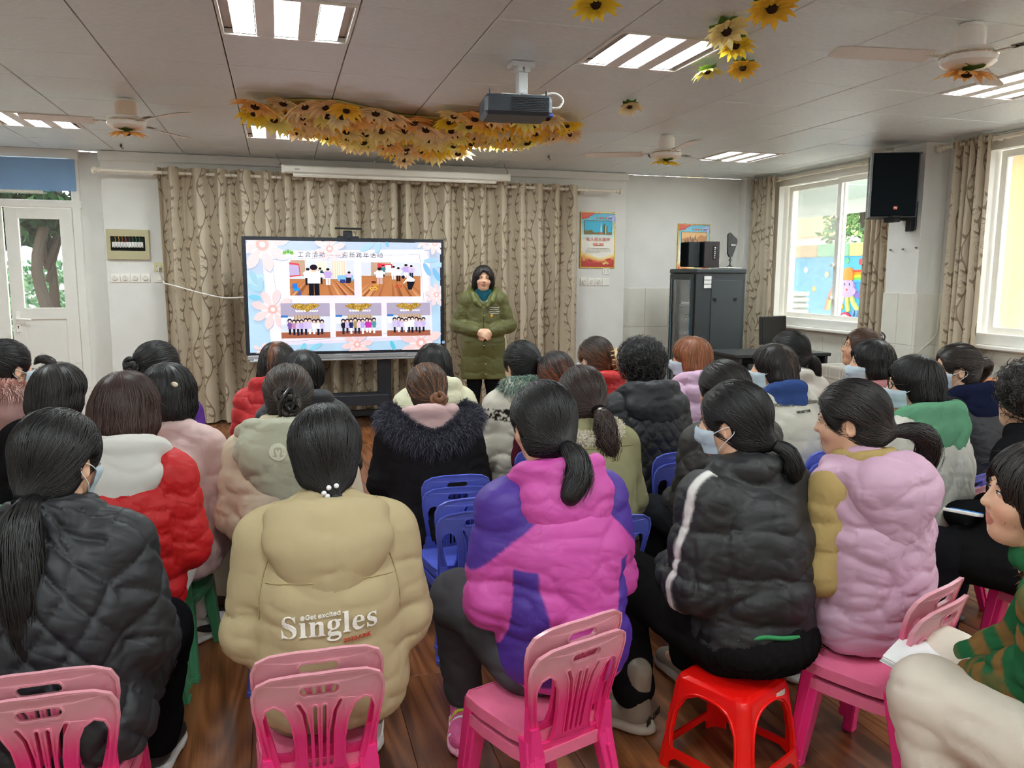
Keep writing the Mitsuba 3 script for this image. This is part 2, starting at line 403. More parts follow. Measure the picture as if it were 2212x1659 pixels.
# ---------------------------------------------------------------- lettering outlines (units of 1/100 em)
import json
GLYPHS = json.loads('''{"G":{"工":[100,[[[5,0,5,7,45,8,45,65,10,65,10,73,90,73,90,65,54,65,54,8,95,7,95,0]]]],"会":[100,[[[10,43,5,50,25,61,34,67,46,79,50,84,57,81,55,77,68,66,78,59,96,51,91,45,82,48,75,53,74,52,74,46,26,46,26,52,25,52],[40,62,29,53,73,54,59,64,51,72]],[[9,34,92,34,92,26,48,26,28,4,72,7,72,9,61,19,68,22,83,7,90,-4,84,-8,79,-1,76,0,24,-4,16,-6,13,2,18,5,29,16,37,26,9,26]]]],"活":[100,[[[32,48,32,55,61,55,61,71,39,69,37,75,69,80,85,84,91,78,68,73,68,55,95,55,96,48,68,48,68,31,89,31,89,-7,82,-7,81,-4,47,-4,46,-8,39,-8,39,31,61,31,61,47],[46,4,82,3,82,24,47,24]],[[9,78,14,83,30,74,32,72,29,67,27,67]],[[7,-2,25,30,27,30,31,26,31,25,15,-3,12,-6]],[[4,50,7,54,9,55,24,48,27,45,22,39]]]],"动":[100,[[[46,-3,54,8,58,16,63,33,65,49,64,54,51,54,51,61,65,61,65,83,73,83,72,61,95,61,93,23,90,1,89,-3,85,-6,80,-7,67,-6,65,1,80,0,83,3,85,18,87,54,73,54,69,27,63,8,59,0,52,-8]],[[5,45,5,52,50,52,50,45,27,45,23,31,17,15,40,20,35,35,41,37,51,9,45,6,42,13,9,5,7,12,9,14,13,23,19,45]],[[9,76,48,76,48,70,9,70]]]],"—":[90,[[[5,31,85,31,85,25,5,25]]]],"迎":[100,[[[4,-2,4,-1,10,5,18,10,18,42,5,42,5,49,25,49,25,11,36,4,42,1,53,0,96,2,94,-6,88,-6,51,-7,44,-6,32,-2,23,5,19,4,16,1,9,-8]],[[62,77,92,77,92,24,91,20,88,18,76,17,74,23,74,24,85,24,85,70,69,70,69,5,62,5]],[[31,21,35,28,35,75,56,85,61,79,43,71,43,28,60,32,60,25,42,20,35,16]],[[7,74,11,78,12,78,25,70,29,65,24,60,19,65]]]],"新":[100,[[[46,-3,51,7,55,22,55,75,77,79,87,83,92,77,62,69,62,50,96,50,96,44,85,43,85,-7,78,-8,78,43,77,44,62,43,61,20,58,4,52,-7]],[[5,45,5,51,16,51,13,65,16,66,19,66,20,65,23,55,23,52,20,51,32,51,38,66,37,67,6,67,6,74,25,74,21,83,26,85,29,85,34,74,50,74,50,67,39,67,45,65,40,51,52,51,52,45,32,45,32,34,51,34,51,28,32,27,32,-2,30,-4,25,-6,18,-6,16,0,16,0,25,1,25,27,5,27,5,34,25,34,25,44]],[[44,5,36,22,41,24,50,8]],[[4,7,10,14,13,24,20,22,16,13,11,5,9,3]]]],"跨":[100,[[[4,2,5,5,9,6,9,40,15,40,15,7,22,9,22,49,8,50,8,80,38,80,38,50,29,49,29,36,39,35,39,29,29,28,29,11,42,14,43,7,8,-3,5,-3],[15,74,15,56,31,56,31,74]],[[39,49,47,55,56,64,43,65,43,72,61,72,65,83,72,81,69,72,95,72,95,65,79,65,83,58,90,51,97,47,92,41,85,46,81,51,80,45,54,45,53,50,43,42,39,47],[60,58,55,52,80,52,71,65,65,65]],[[42,30,42,37,95,37,95,30,61,30,58,21,89,20,87,3,84,-5,79,-8,59,-8,56,-2,76,-2,78,-1,80,4,81,14,49,14,54,30]]]],"年":[100,[[[5,15,5,22,21,22,21,50,51,50,51,65,27,65,18,51,12,45,5,50,12,57,19,67,28,85,35,83,31,72,91,72,91,65,59,65,59,50,88,50,88,42,59,42,59,23,95,22,95,15,59,15,59,-8,51,-8,51,15],[29,23,51,22,51,42,29,42]]]],"载":[100,[[[5,55,5,61,29,61,29,70,10,70,10,76,29,76,30,85,37,85,37,76,55,76,55,70,37,70,37,61,61,61,61,84,68,84,69,61,95,61,95,55,69,55,70,40,73,24,80,37,84,50,90,48,85,30,76,13,80,4,85,0,87,0,89,3,90,16,96,12,95,1,93,-4,88,-7,80,-6,75,-1,71,6,56,-8,51,-4,63,8,67,14,64,33,61,55,27,55,32,53,29,45,58,45,58,39,26,39,20,28,33,28,33,36,40,36,41,28,56,28,56,21,41,21,40,12,59,14,58,7,41,5,40,-8,33,-8,33,5,7,2,6,9,33,11,33,21,16,21,12,20,10,27,14,31,18,39,7,39,7,45,21,45,25,55]],[[74,79,79,82,80,82,89,73,91,70,85,66]]]],"人":[100,[[[11,-7,5,-1,10,2,20,9,32,24,39,37,42,49,45,66,45,83,46,84,54,84,54,63,58,48,62,35,67,26,75,16,84,7,96,-1,90,-7,79,0,69,10,60,22,50,47,44,29,38,18,32,10,24,1]]]],"航":[100,[[[42,-5,49,5,52,16,53,51,84,51,84,0,90,0,91,1,92,13,97,11,96,0,94,-5,91,-7,82,-7,77,-3,76,44,60,44,60,20,56,4,48,-8]],[[44,61,44,68,66,68,60,83,66,85,67,85,74,71,74,70,69,69,69,68,95,68,95,61]],[[4,-5,8,6,10,18,11,34,4,34,4,40,11,41,11,73,20,73,23,85,30,84,30,83,27,73,41,72,41,-3,36,-7,25,-7,24,-1,33,-1,35,0,35,34,18,34,17,15,13,-1,10,-9],[35,66,18,66,18,41,34,41]],[[20,28,24,30,25,30,32,15,28,13,26,14]],[[20,60,25,61,31,47,27,45,25,45]]]],"天":[100,[[[5,-2,5,-1,21,7,33,17,39,27,43,37,43,38,7,38,7,46,45,46,45,51,45,69,10,69,10,77,90,76,90,69,53,69,53,46,94,46,94,38,56,38,61,26,67,17,74,11,83,5,96,-1,92,-8,79,-2,69,5,58,17,50,31,46,23,40,13,28,2,10,-8]]]],"精":[100,[[[40,46,40,52,64,52,63,59,45,59,45,64,63,64,64,70,43,70,43,76,63,76,64,85,71,84,71,76,93,76,93,70,71,70,71,64,91,64,91,59,71,59,71,52,96,52,96,46]],[[46,-8,46,40,89,40,89,-5,84,-8,73,-8,71,-2,82,-1,82,8,54,8,53,-8],[53,14,82,14,82,21,53,21],[53,27,82,27,82,34,53,34]],[[26,56,33,78,39,77,31,55]],[[3,11,11,26,17,43,16,44,4,44,4,50,18,51,18,84,25,84,25,51,36,50,36,44,25,44,25,42,38,22,33,17,27,29,25,31,25,-8,18,-8,18,28,12,14,7,5]],[[10,62,5,77,10,78,15,61,15,55,10,55]]]],"神":[100,[[[43,15,43,69,63,69,64,85,71,85,71,69,92,69,92,16,85,16,85,20,71,20,71,-8,64,-8,64,20,50,20,50,15],[71,27,85,27,85,41,71,41],[71,48,85,48,85,62,71,62],[50,27,64,27,64,41,50,41],[50,48,64,48,64,62,50,62]],[[3,29,19,42,30,60,5,60,5,67,24,67,16,80,16,82,22,84,30,73,30,71,25,67,36,68,40,65,36,56,28,43,39,31,40,29,36,23,27,34,26,35,26,-8,19,-8,19,32,7,22]]]],"讠":[100,[[[4,53,33,53,33,10,46,18,48,18,50,12,29,-2,25,-5,20,1,24,5,25,9,25,45,4,45]],[[12,78,17,82,19,82,30,70,35,64,29,60,22,68]]]]},"S":{"S":[58,[[[6,24,10,23,14,11,21,4,26,2,32,2,39,6,41,11,40,18,36,23,21,30,11,37,8,45,8,55,11,62,18,68,30,70,46,66,47,67,48,70,50,70,50,47,48,48,47,52,43,59,39,63,32,66,28,66,22,65,19,62,18,58,18,53,22,48,44,38,51,31,53,25,54,18,52,12,50,7,44,2,36,-1,24,-1,12,2,10,0,9,-2,7,-2]]]],"i":[30,[[[3,2,6,3,8,6,8,41,6,43,3,44,3,46,22,46,22,5,24,3,27,2,27,0,3,0]],[[8,59,8,64,12,69,18,69,22,64,22,59,18,54,12,54]]]],"n":[57,[[[3,0,3,2,6,3,8,6,8,40,6,43,3,44,3,46,22,46,22,40,28,45,33,47,40,47,44,45,47,43,49,36,49,7,51,3,54,2,54,0,30,0,30,2,34,3,35,6,35,36,34,39,31,40,26,39,22,35,22,8,23,3,27,2,27,0]]]],"g":[49,[[[2,-13,3,-8,10,-4,4,2,4,8,7,12,15,16,6,22,4,27,4,36,6,41,10,44,19,47,28,47,34,45,47,45,47,40,40,40,43,34,43,27,41,22,35,17,30,15,19,15,16,14,15,11,15,9,17,8,36,7,43,4,45,2,47,-2,47,-9,45,-14,41,-17,35,-20,27,-21,17,-21,7,-18],[11,-12,16,-16,29,-17,37,-14,39,-12,39,-9,37,-6,33,-5,14,-5,11,-9],[17,37,18,23,21,19,25,19,28,21,30,26,30,37,28,42,26,44,22,44,19,42]]]],"l":[30,[[[3,2,6,3,8,6,8,62,7,64,3,65,3,68,22,68,22,5,24,3,27,2,27,0,3,0]]]],"e":[45,[[[3,21,5,34,10,43,20,47,30,47,35,44,40,39,42,32,42,25,17,25,19,13,23,8,27,6,33,7,37,9,40,13,42,10,36,3,31,0,27,-1,17,-1,12,2,7,7,4,13],[18,37,17,29,30,29,30,39,28,43,26,44,23,44,20,43]]]],"s":[43,[[[5,16,8,15,11,8,16,3,23,2,28,5,29,7,28,12,24,15,13,20,9,24,6,29,5,35,8,41,14,46,25,47,32,45,35,48,36,48,36,33,34,33,30,40,24,44,18,43,15,39,17,34,32,26,37,21,38,10,36,5,31,0,26,-1,19,-1,12,1,9,1,8,-1,5,-1]]]],"A":[65,[[[-1,3,3,4,5,6,30,67,31,70,34,69,58,10,62,4,66,3,66,0,34,0,34,3,39,3,42,6,37,20,15,19,11,7,13,4,19,3,19,0,-1,0],[27,47,18,24,35,24]]]],"d":[55,[[[3,20,5,34,7,40,11,44,18,47,25,47,33,43,33,62,31,65,26,65,26,68,48,68,48,7,49,5,53,4,53,2,33,-1,33,5,26,-1,17,-1,15,0,11,1,5,9],[18,15,20,7,24,4,29,6,33,11,33,36,29,41,23,41,20,38,18,31]]]],"v":[45,[[[0,44,0,46,24,46,25,44,20,43,19,41,28,19,36,40,34,43,30,44,30,46,45,46,45,44,41,41,39,37,24,-1,21,-1,5,38,2,43]]]],"t":[34,[[[3,41,3,45,13,54,19,63,21,63,21,47,31,46,31,41,21,41,22,8,23,6,26,6,30,9,30,11,33,10,30,5,25,0,21,-1,15,-1,11,0,9,3,7,7,7,41]]]],"u":[56,[[[2,44,2,46,21,46,21,11,23,6,28,5,34,10,34,39,33,43,28,44,28,46,48,46,48,8,50,5,54,5,54,2,45,1,34,-1,34,5,28,0,23,-1,16,-1,11,0,8,6,7,10,7,39,5,43]]]],"r":[43,[[[3,0,3,2,6,3,8,6,8,41,6,43,3,44,3,46,21,46,22,39,26,44,31,47,38,47,40,46,43,41,43,38,41,34,35,33,29,39,27,39,24,36,22,32,22,6,24,3,30,2,30,0]]]],"O":[78,[[[4,30,4,38,5,45,11,56,20,65,33,69,48,69,60,64,67,57,70,53,74,39,73,24,67,12,57,3,45,-1,30,-1,18,5,9,15,6,20],[22,25,25,13,29,6,32,4,37,2,44,2,48,4,52,9,56,22,56,41,54,54,50,61,46,64,41,66,34,65,29,63,26,58,24,53,22,43]]]],"f":[32,[[[2,0,2,2,5,3,8,6,8,41,2,41,2,46,8,47,8,58,10,63,14,66,21,69,33,68,38,65,39,62,39,57,37,54,33,53,28,55,28,61,30,64,28,66,23,65,22,59,22,47,30,46,30,41,23,41,22,41,22,6,25,3,30,2,30,0]]]],"L":[64,[[[2,0,2,3,9,4,11,8,11,60,8,64,2,65,2,68,37,68,37,65,30,64,27,60,27,8,29,5,32,4,39,4,48,6,56,13,61,23,64,23,60,0]]]],"m":[83,[[[3,0,3,2,6,3,8,6,8,40,6,43,3,44,3,46,22,46,22,40,30,47,39,47,44,45,48,40,50,43,56,46,65,47,70,45,73,42,75,35,75,6,76,3,80,2,80,0,56,0,56,2,59,3,61,6,61,36,60,39,57,40,52,40,48,35,48,7,50,3,53,2,53,0,30,0,30,2,33,3,35,6,35,35,34,38,31,40,25,39,22,35,22,6,23,3,26,2,26,0]]]]}}''')

def glyph_text(s, size, table='G', gap=0.0, depth=0.0015):
    """lettering in the xy plane from the origin, reading along +x, one em = size"""
    x, out = 0.0, []
    for ch in s:
        if ch == ' ':
            x += 0.28 * size
            continue
        adv, polys = GLYPHS[table][ch]
        for rings in polys:
            rr = [np.array(r, float).reshape(-1, 2) * size / 100 + [x, 0] for r in rings]
            p = Polygon(rr[0], [q for q in rr[1:]]).buffer(0)
            if p.area > 0:
                out.append(ext(p, depth))
        x += adv * size / 100 + gap
    return trimesh.util.concatenate(out), x

# ---------------------------------------------------------------- patterned curtains
def vine(p, n, uv):
    """woven vine pattern; uv = (metres along the cloth, height)"""
    u, v = uv.x, uv.y
    c = u / 0.15
    k = dr.floor(c)
    s = v + k * 0.37
    x = (c - k - 0.5) * 0.15
    stem = x - 0.036 * dr.sin(s * 13.0)
    d = dr.abs(stem)
    m = smoothstep(0.0065, 0.0035, d)
    w = s / 0.095                          # leaves and curls in turn along the stem
    j = dr.floor(w)
    side = dr.select(dr.sin(j * 12.9898 + k * 4.1) > 0, 1.0, -1.0)
    ly = (w - j - 0.5) * 0.095
    lx = stem * side - 0.026
    a = lx * 0.8 + ly * 0.6
    b = -lx * 0.6 + ly * 0.8
    leaf = smoothstep(1.0, 0.75, dr.sqrt(dr.square(a / 0.032) + dr.square(b / 0.010)))
    leaf2 = smoothstep(1.0, 0.75, dr.sqrt(dr.square((a + 0.012) / 0.010) + dr.square((b - 0.012) / 0.024)))
    r = dr.sqrt(dr.square(lx - 0.03) + dr.square(ly + 0.01)) + 1e-5
    th = dr.atan2(ly + 0.01, lx - 0.03)
    sp = smoothstep(0.75, 0.95, dr.cos(th + r * 330)) * smoothstep(0.040, 0.034, r) * smoothstep(0.007, 0.009, r)
    m = dr.maximum(m, dr.maximum(dr.maximum(leaf, leaf2), sp * 0.9))
    tone = sn(u * 3, v * 2.2, 1.0)
    return mix(mix((0.66, 0.565, 0.425), (0.56, 0.465, 0.34), tone), (0.22, 0.15, 0.085), m * 0.85)
scene['m_curtain'] = two(rp(proc(vine), 0.35))

def curtain(P0, P1, z0, z1, folds, amp, nrm, seed, pinch=None, flare=0.0):
    """pleated cloth hanging from P0 to P1 (plan), folds along the way, returns (mesh, uv)"""
    r = np.random.default_rng(seed)
    n = folds * 14
    t = np.linspace(0, 1, n)
    ph = np.interp(t, np.linspace(0, 1, folds + 1), np.arange(folds + 1) + r.uniform(-.12, .12, folds + 1))
    am = np.interp(t, np.linspace(0, 1, folds + 1), r.uniform(0.75, 1.15, folds + 1))
    wob = np.interp(t, np.linspace(0, 1, folds + 1), r.uniform(-1, 1, folds + 1))
    zs = np.concatenate([np.linspace(z1, z1 - .12, 4), np.linspace(z1 - .2, z0, 22)])
    P0, P1, nrm = np.array(P0, float), np.array(P1, float), np.array(nrm, float)
    d = P1 - P0
    rows = []
    for z in zs:
        f = (z1 - z) / (z1 - z0)
        a = amp * am * (0.75 + 0.3 * f) * (1 + 0.25 * np.sin(ph * 2.3 + f * 2.0))
        s = np.sin(ph * 2 * pi + 0.5 * f * wob)
        sh = np.sign(s) * np.abs(s) ** 0.6
        tt = t + 0.10 / folds * np.sin(ph * 4 * pi + 1.0) * (0.4 + f) + flare * f * (t - 0.5)
        q = P0 + tt[:, None] * d + (sh * a)[:, None] * nrm
        rows.append(np.column_stack([q, np.full(n, z)]))
    G = np.array(rows)
    arc = np.concatenate([[0], np.cumsum(np.linalg.norm(np.diff(G[10, :, :2], axis=0), axis=1))])
    uv = np.stack([np.tile(arc, len(zs)), np.repeat(zs, n)], 1)
    return quad_grid(G), uv

def hang(label, P0, P1, z0, z1, folds, amp, nrm, seed, group, rings=0, ringz=None, axis='x', flare=0.0):
    k = thing('curtain', label, 'curtain', group)
    m, uv = curtain(P0, P1, z0, z1, folds, amp, nrm, seed, flare=flare)
    put('cloth', m, 'm_curtain', parent=k, smooth=True, uv=uv)
    if ringz is not None:
        for i in range(folds * 2):
            q = np.array(P0) + (np.array(P1) - np.array(P0)) * (i + 0.5) / (folds * 2)
            ring = trimesh.creation.torus(0.030, 0.006, major_sections=16, minor_sections=6)
            ring = moved(ring, (q[0], q[1], ringz), ry=pi / 2) if axis == 'x' else moved(ring, (q[0], q[1], ringz), rx=pi / 2)
            put('ring', ring, 'm_metal', '#c9c4b8', parent=k, smooth=True)
    return k
hang('beige vine-patterned curtain left of and behind the big screen', (-1.06, 8.17), (1.17, 8.17), 0.02, 2.44, 11, 0.088, (0, 1), 1, 'front wall curtains', ringz=2.385)
hang('beige vine-patterned curtain behind the standing presenter', (1.10, 8.18), (3.11, 8.18), 0.02, 2.42, 10, 0.085, (0, 1), 2, 'front wall curtains', ringz=2.375)
hang('beige curtain in the far right corner beside the black rack', (5.34, 8.28), (5.33, 7.84), 0.03, 2.565, 5, 0.05, (1, 0), 3, 'window curtains', ringz=2.53, axis='y', flare=0.1)
hang('beige curtain hanging behind the wall loudspeaker', (5.37, 6.42), (5.30, 6.00), 0.03, 2.565, 5, 0.05, (1, 0), 4, 'window curtains', ringz=2.53, axis='y', flare=0.2)
hang('beige curtain between the pillar and the near window', (5.37, 5.44), (5.36, 5.06), 0.03, 2.565, 5, 0.055, (1, 0), 5, 'window curtains', ringz=2.53, axis='y', flare=0.05)

def rod(label, P0, P1, brackets):
    k = thing('curtain_rod', label, 'curtain rod')
    P0, P1 = np.array(P0, float), np.array(P1, float)
    put('pole', tube([P0, P1], 0.0165, 12), 'm_satin', '#e3ddcc', parent=k)
    d = (P1 - P0) / np.linalg.norm(P1 - P0)
    for e, s in ((P0, -1), (P1, 1)):
        a = lathe([(.0165, -.02), (.024, -.012), (.024, 0), (.018, .006), (.03, .02), (.036, .035), (.03, .052), (.012, .062), (0, .063)], n=16)
        M = np.eye(4)
        M[:3, :3] = np.stack(frame_of(d * s), 1)
        M[:3, 3] = e
        a.apply_transform(M)
        put('finial', a, 'm_satin', '#e3ddcc', parent=k)
    for q, w in brackets:
        q = np.array(q, float)
        w = np.array(w, float)
        put('bracket', cat(tube([q, q + w], .009, 8), box(q, (.03, .03, .05), .006), box(q + w * .98, (.05, .05, .07) if abs(w[1]) > abs(w[0]) else (.03, .05, .07), .006)), 'm_satin', '#ddd7c6', parent=k)
    return k
rod('long cream curtain rod with round finials above the front wall curtains', (-1.55, 8.19, 2.39), (3.58, 8.19, 2.372), [((-1.10, 8.19, 2.388), (0, .17, 0)), ((3.22, 8.19, 2.374), (0, .17, 0)), ((1.12, 8.19, 2.38), (0, .17, 0))])
rod('cream curtain rod above the far right window', (5.38, 8.33, 2.53), (5.38, 6.03, 2.53), [((5.38, 7.86, 2.53), (.13, 0, 0)), ((5.38, 6.5, 2.53), (.13, 0, 0))])
rod('cream curtain rod above the near right window', (5.37, 5.55, 2.53), (5.37, 2.6, 2.53), [((5.37, 5.0, 2.53), (.14, 0, 0)), ((5.37, 2.9, 2.53), (.14, 0, 0))])

# ---------------------------------------------------------------- rolled-up projection screen
k = thing('projection_screen', 'white rolled-up projection screen case hung above the curtains', 'projection screen')
put('case', cat(box((1.18, 8.02, 2.445), (2.24, 0.085, 0.07), .012), box((0.07, 8.02, 2.445), (.03, .092, .078), .008), box((2.29, 8.02, 2.445), (.03, .092, .078), .008)), 'm_satin', '#e4e2d8', parent=k)
put('bar', cat(tube([(0.16, 8.01, 2.387), (2.16, 8.01, 2.392)], .012, 8), box((1.16, 8.01, 2.402), (2.0, .02, .012))), 'm_satin', '#efece2', parent=k)
put('label_plate', box((.20, 7.976, 2.445), (.045, .004, .016), .001), 'm_satin', '#b9b7ae', parent=k)
for x in (0.04, 2.28):
    link = [(x, 8.02, 2.482), (x + .012, 8.03, 2.50), (x - .006, 8.03, 2.53), (x - .02, 8.04, 2.56), (x - .03, 8.04, 2.60)]
    put('hook', tube(spline(link, 10), .004, 6), 'm_metal', '#8a8a86', parent=k)

# ---------------------------------------------------------------- interactive display on its stand
def fpoly(pts):
    return Polygon(pts).buffer(0)
class Flat:
    """layers of flat coloured shapes in the xz plane (x right, z up), each a hair in front of the last"""
    def __init__(self, step=0.0003):
        self.m, self.c, self.y, self.step = [], [], 0.0, step
    def add(self, poly, color, clip=None, shade=None):
        self.y -= self.step
        if clip is not None:
            poly = poly.intersection(clip)
        for g in getattr(poly, 'geoms', [poly]):
            if g.geom_type != 'Polygon' or g.area < 1e-9:
                continue
            v, f = trimesh.creation.triangulate_polygon(g, engine='earcut')
            v3 = np.column_stack([v[:, 0], np.full(len(v), self.y), v[:, 1]])
            f = np.asarray(f)
            nrm = np.cross(v3[f[:, 1]] - v3[f[:, 0]], v3[f[:, 2]] - v3[f[:, 0]])[:, 1]
            f = np.where((nrm > 0)[:, None], f[:, ::-1], f)
            self.m.append(trimesh.Trimesh(v3, f, process=False))
            c = lin(color)
            self.c.append(np.tile(c, (len(v), 1)) if shade is None else shade(v) )
    def text(self, s, x, z, size, color, table='G', gap=0.0):
        m, w = glyph_text(s, size, table, gap, 0.0001)
        top = m.triangles_center[:, 2] > 0.00009
        m = trimesh.Trimesh(m.vertices, m.faces[top], process=True)
        self.y -= self.step
        v = np.column_stack([m.vertices[:, 0] + x, np.full(len(m.vertices), self.y), m.vertices[:, 1] + z])
        f = m.faces
        nrm = np.cross(v[f[:, 1]] - v[f[:, 0]], v[f[:, 2]] - v[f[:, 0]])[:, 1]
        f = np.where((nrm > 0)[:, None], f[:, ::-1], f)
        self.m.append(trimesh.Trimesh(v, f, process=False))
        self.c.append(np.tile(lin(color), (len(v), 1)))
        return w
    def done(self):
        n = 0
        V, F = [], []
        for m in self.m:
            V.append(m.vertices); F.append(m.faces + n); n += len(m.vertices)
        return trimesh.Trimesh(np.vstack(V), np.vstack(F), process=False), np.vstack(self.c)

def petal(cx_, cz, ang, r0, r1, w):
    t = np.linspace(0, 1, 9)
    prof = w * np.sin(pi * t ** 1.5) ** 0.8
    up = [(r0 + (r1 - r0) * a, b) for a, b in zip(t, prof)]
    p = Polygon(up + [(a, -b) for a, b in up[::-1]]).buffer(0)
    return affinity.translate(affinity.rotate(p, math.degrees(ang), origin=(0, 0)), cx_, cz)
def leafp(cx_, cz, ang, L, w):
    return affinity.translate(affinity.rotate(affinity.scale(Point(0, 0).buffer(1, 8), L / 2, w / 2), math.degrees(ang)), cx_, cz)

SW, SH = 1.79, 1.03                       # active picture
S0, Z0 = -0.28, 0.735
scr = sbox(0, 0, SW, SH)
fl_ = Flat()
fl_.add(scr, '#b5d3ea')
fl_.add(sbox(0, .72, SW, SH), '#b9c6dc')
P = lambda x, y: ((x - 130) / (2000 - 130) * SW, (1232 - y) / (1232 - 195) * SH)   # slide layout, from its own corner grid
def flower(x, y, r, n, tilt=0.0, w=.19):
    cx_, cz = P(x, y)
    for i in range(n):
        a = tilt + i * 2 * pi / n
        fl_.add(petal(cx_ + .004, cz - .008, a, r * .12, r, r * w), '#a9b9d0', scr)
        fl_.add(petal(cx_, cz, a, r * .1, r, r * w), '#f6cfd0', scr)
        fl_.add(petal(cx_, cz, a + pi / n, r * .1, r * .55, r * .05), '#fbe3e2', scr)
    fl_.add(Point(cx_, cz).buffer(r * .22, 8), '#f4b3ad', scr)
    fl_.add(Point(cx_, cz).buffer(r * .10, 8), '#fbe8e4', scr)
def leaves(L):
    for x, y, ang, ln, w, c in L:
        cx_, cz = P(x, y)
        fl_.add(leafp(cx_ + .004, cz - .006, ang, ln, w), '#94b4cf', scr)
        fl_.add(leafp(cx_, cz, ang, ln, w), c, scr)
fl_.add(fpoly([P(270, 300), P(1890, 270), P(1920, 1130), P(330, 1170)]), '#e4def0', scr)
fl_.add(fpoly([P(460, 290), P(1870, 258), P(1905, 1090), P(330, 1150), P(290, 640)]), '#f3ecf8', scr)
for a, b in (((360, 372), (440, 1140)), ((360, 372), (1790, 305)), ((1790, 305), (1830, 760)), ((440, 1140), (1690, 1055))):
    fl_.add(LineString([P(*a), P(*b)]).buffer(.0012), '#8d93a8', scr)
flower(280, 235, .255, 8, .25)
flower(355, 830, .195, 8, .5)
flower(905, 265, .150, 8, .3)
flower(1150, 1170, .150, 8, .15)
flower(1790, 1165, .22, 8, .45)
flower(1950, 695, .115, 9, .2)
flower(1830, 170, .10, 8, .1)
flower(1935, 205, .11, 8, .55)
flower(240, 1215, .09, 5, 1.2)
leaves([(190, 530, -1.2, .13, .05, '#9cc4d6'), (250, 600, 1.5, .14, .055, '#a4c6d6'), (190, 630, -.5, .12, .05, '#9ec8da'), (195, 715, -.1, .11, .04, '#7dc3df'), (1260, 245, .5, .15, .05, '#a9cbdd'), (1365, 250, 1.3, .11, .05, '#a6cadd'), (1455, 215, 1.7, .05, .03, '#7fb9dc'),
        (1890, 365, .12, .14, .04, '#9cc3db'), (1850, 450, -1.1, .13, .05, '#7fb5df'), (1960, 410, .2, .13, .045, '#a9cbe0'), (1945, 500, -1.1, .13, .05, '#78b3df'), (625, 1190, 1.2, .10, .045, '#7fd0e4'), (745, 1180, .5, .13, .04, '#8fd0e8'), (1495, 1180, -1.2, .09, .04, '#5fc3dd')])
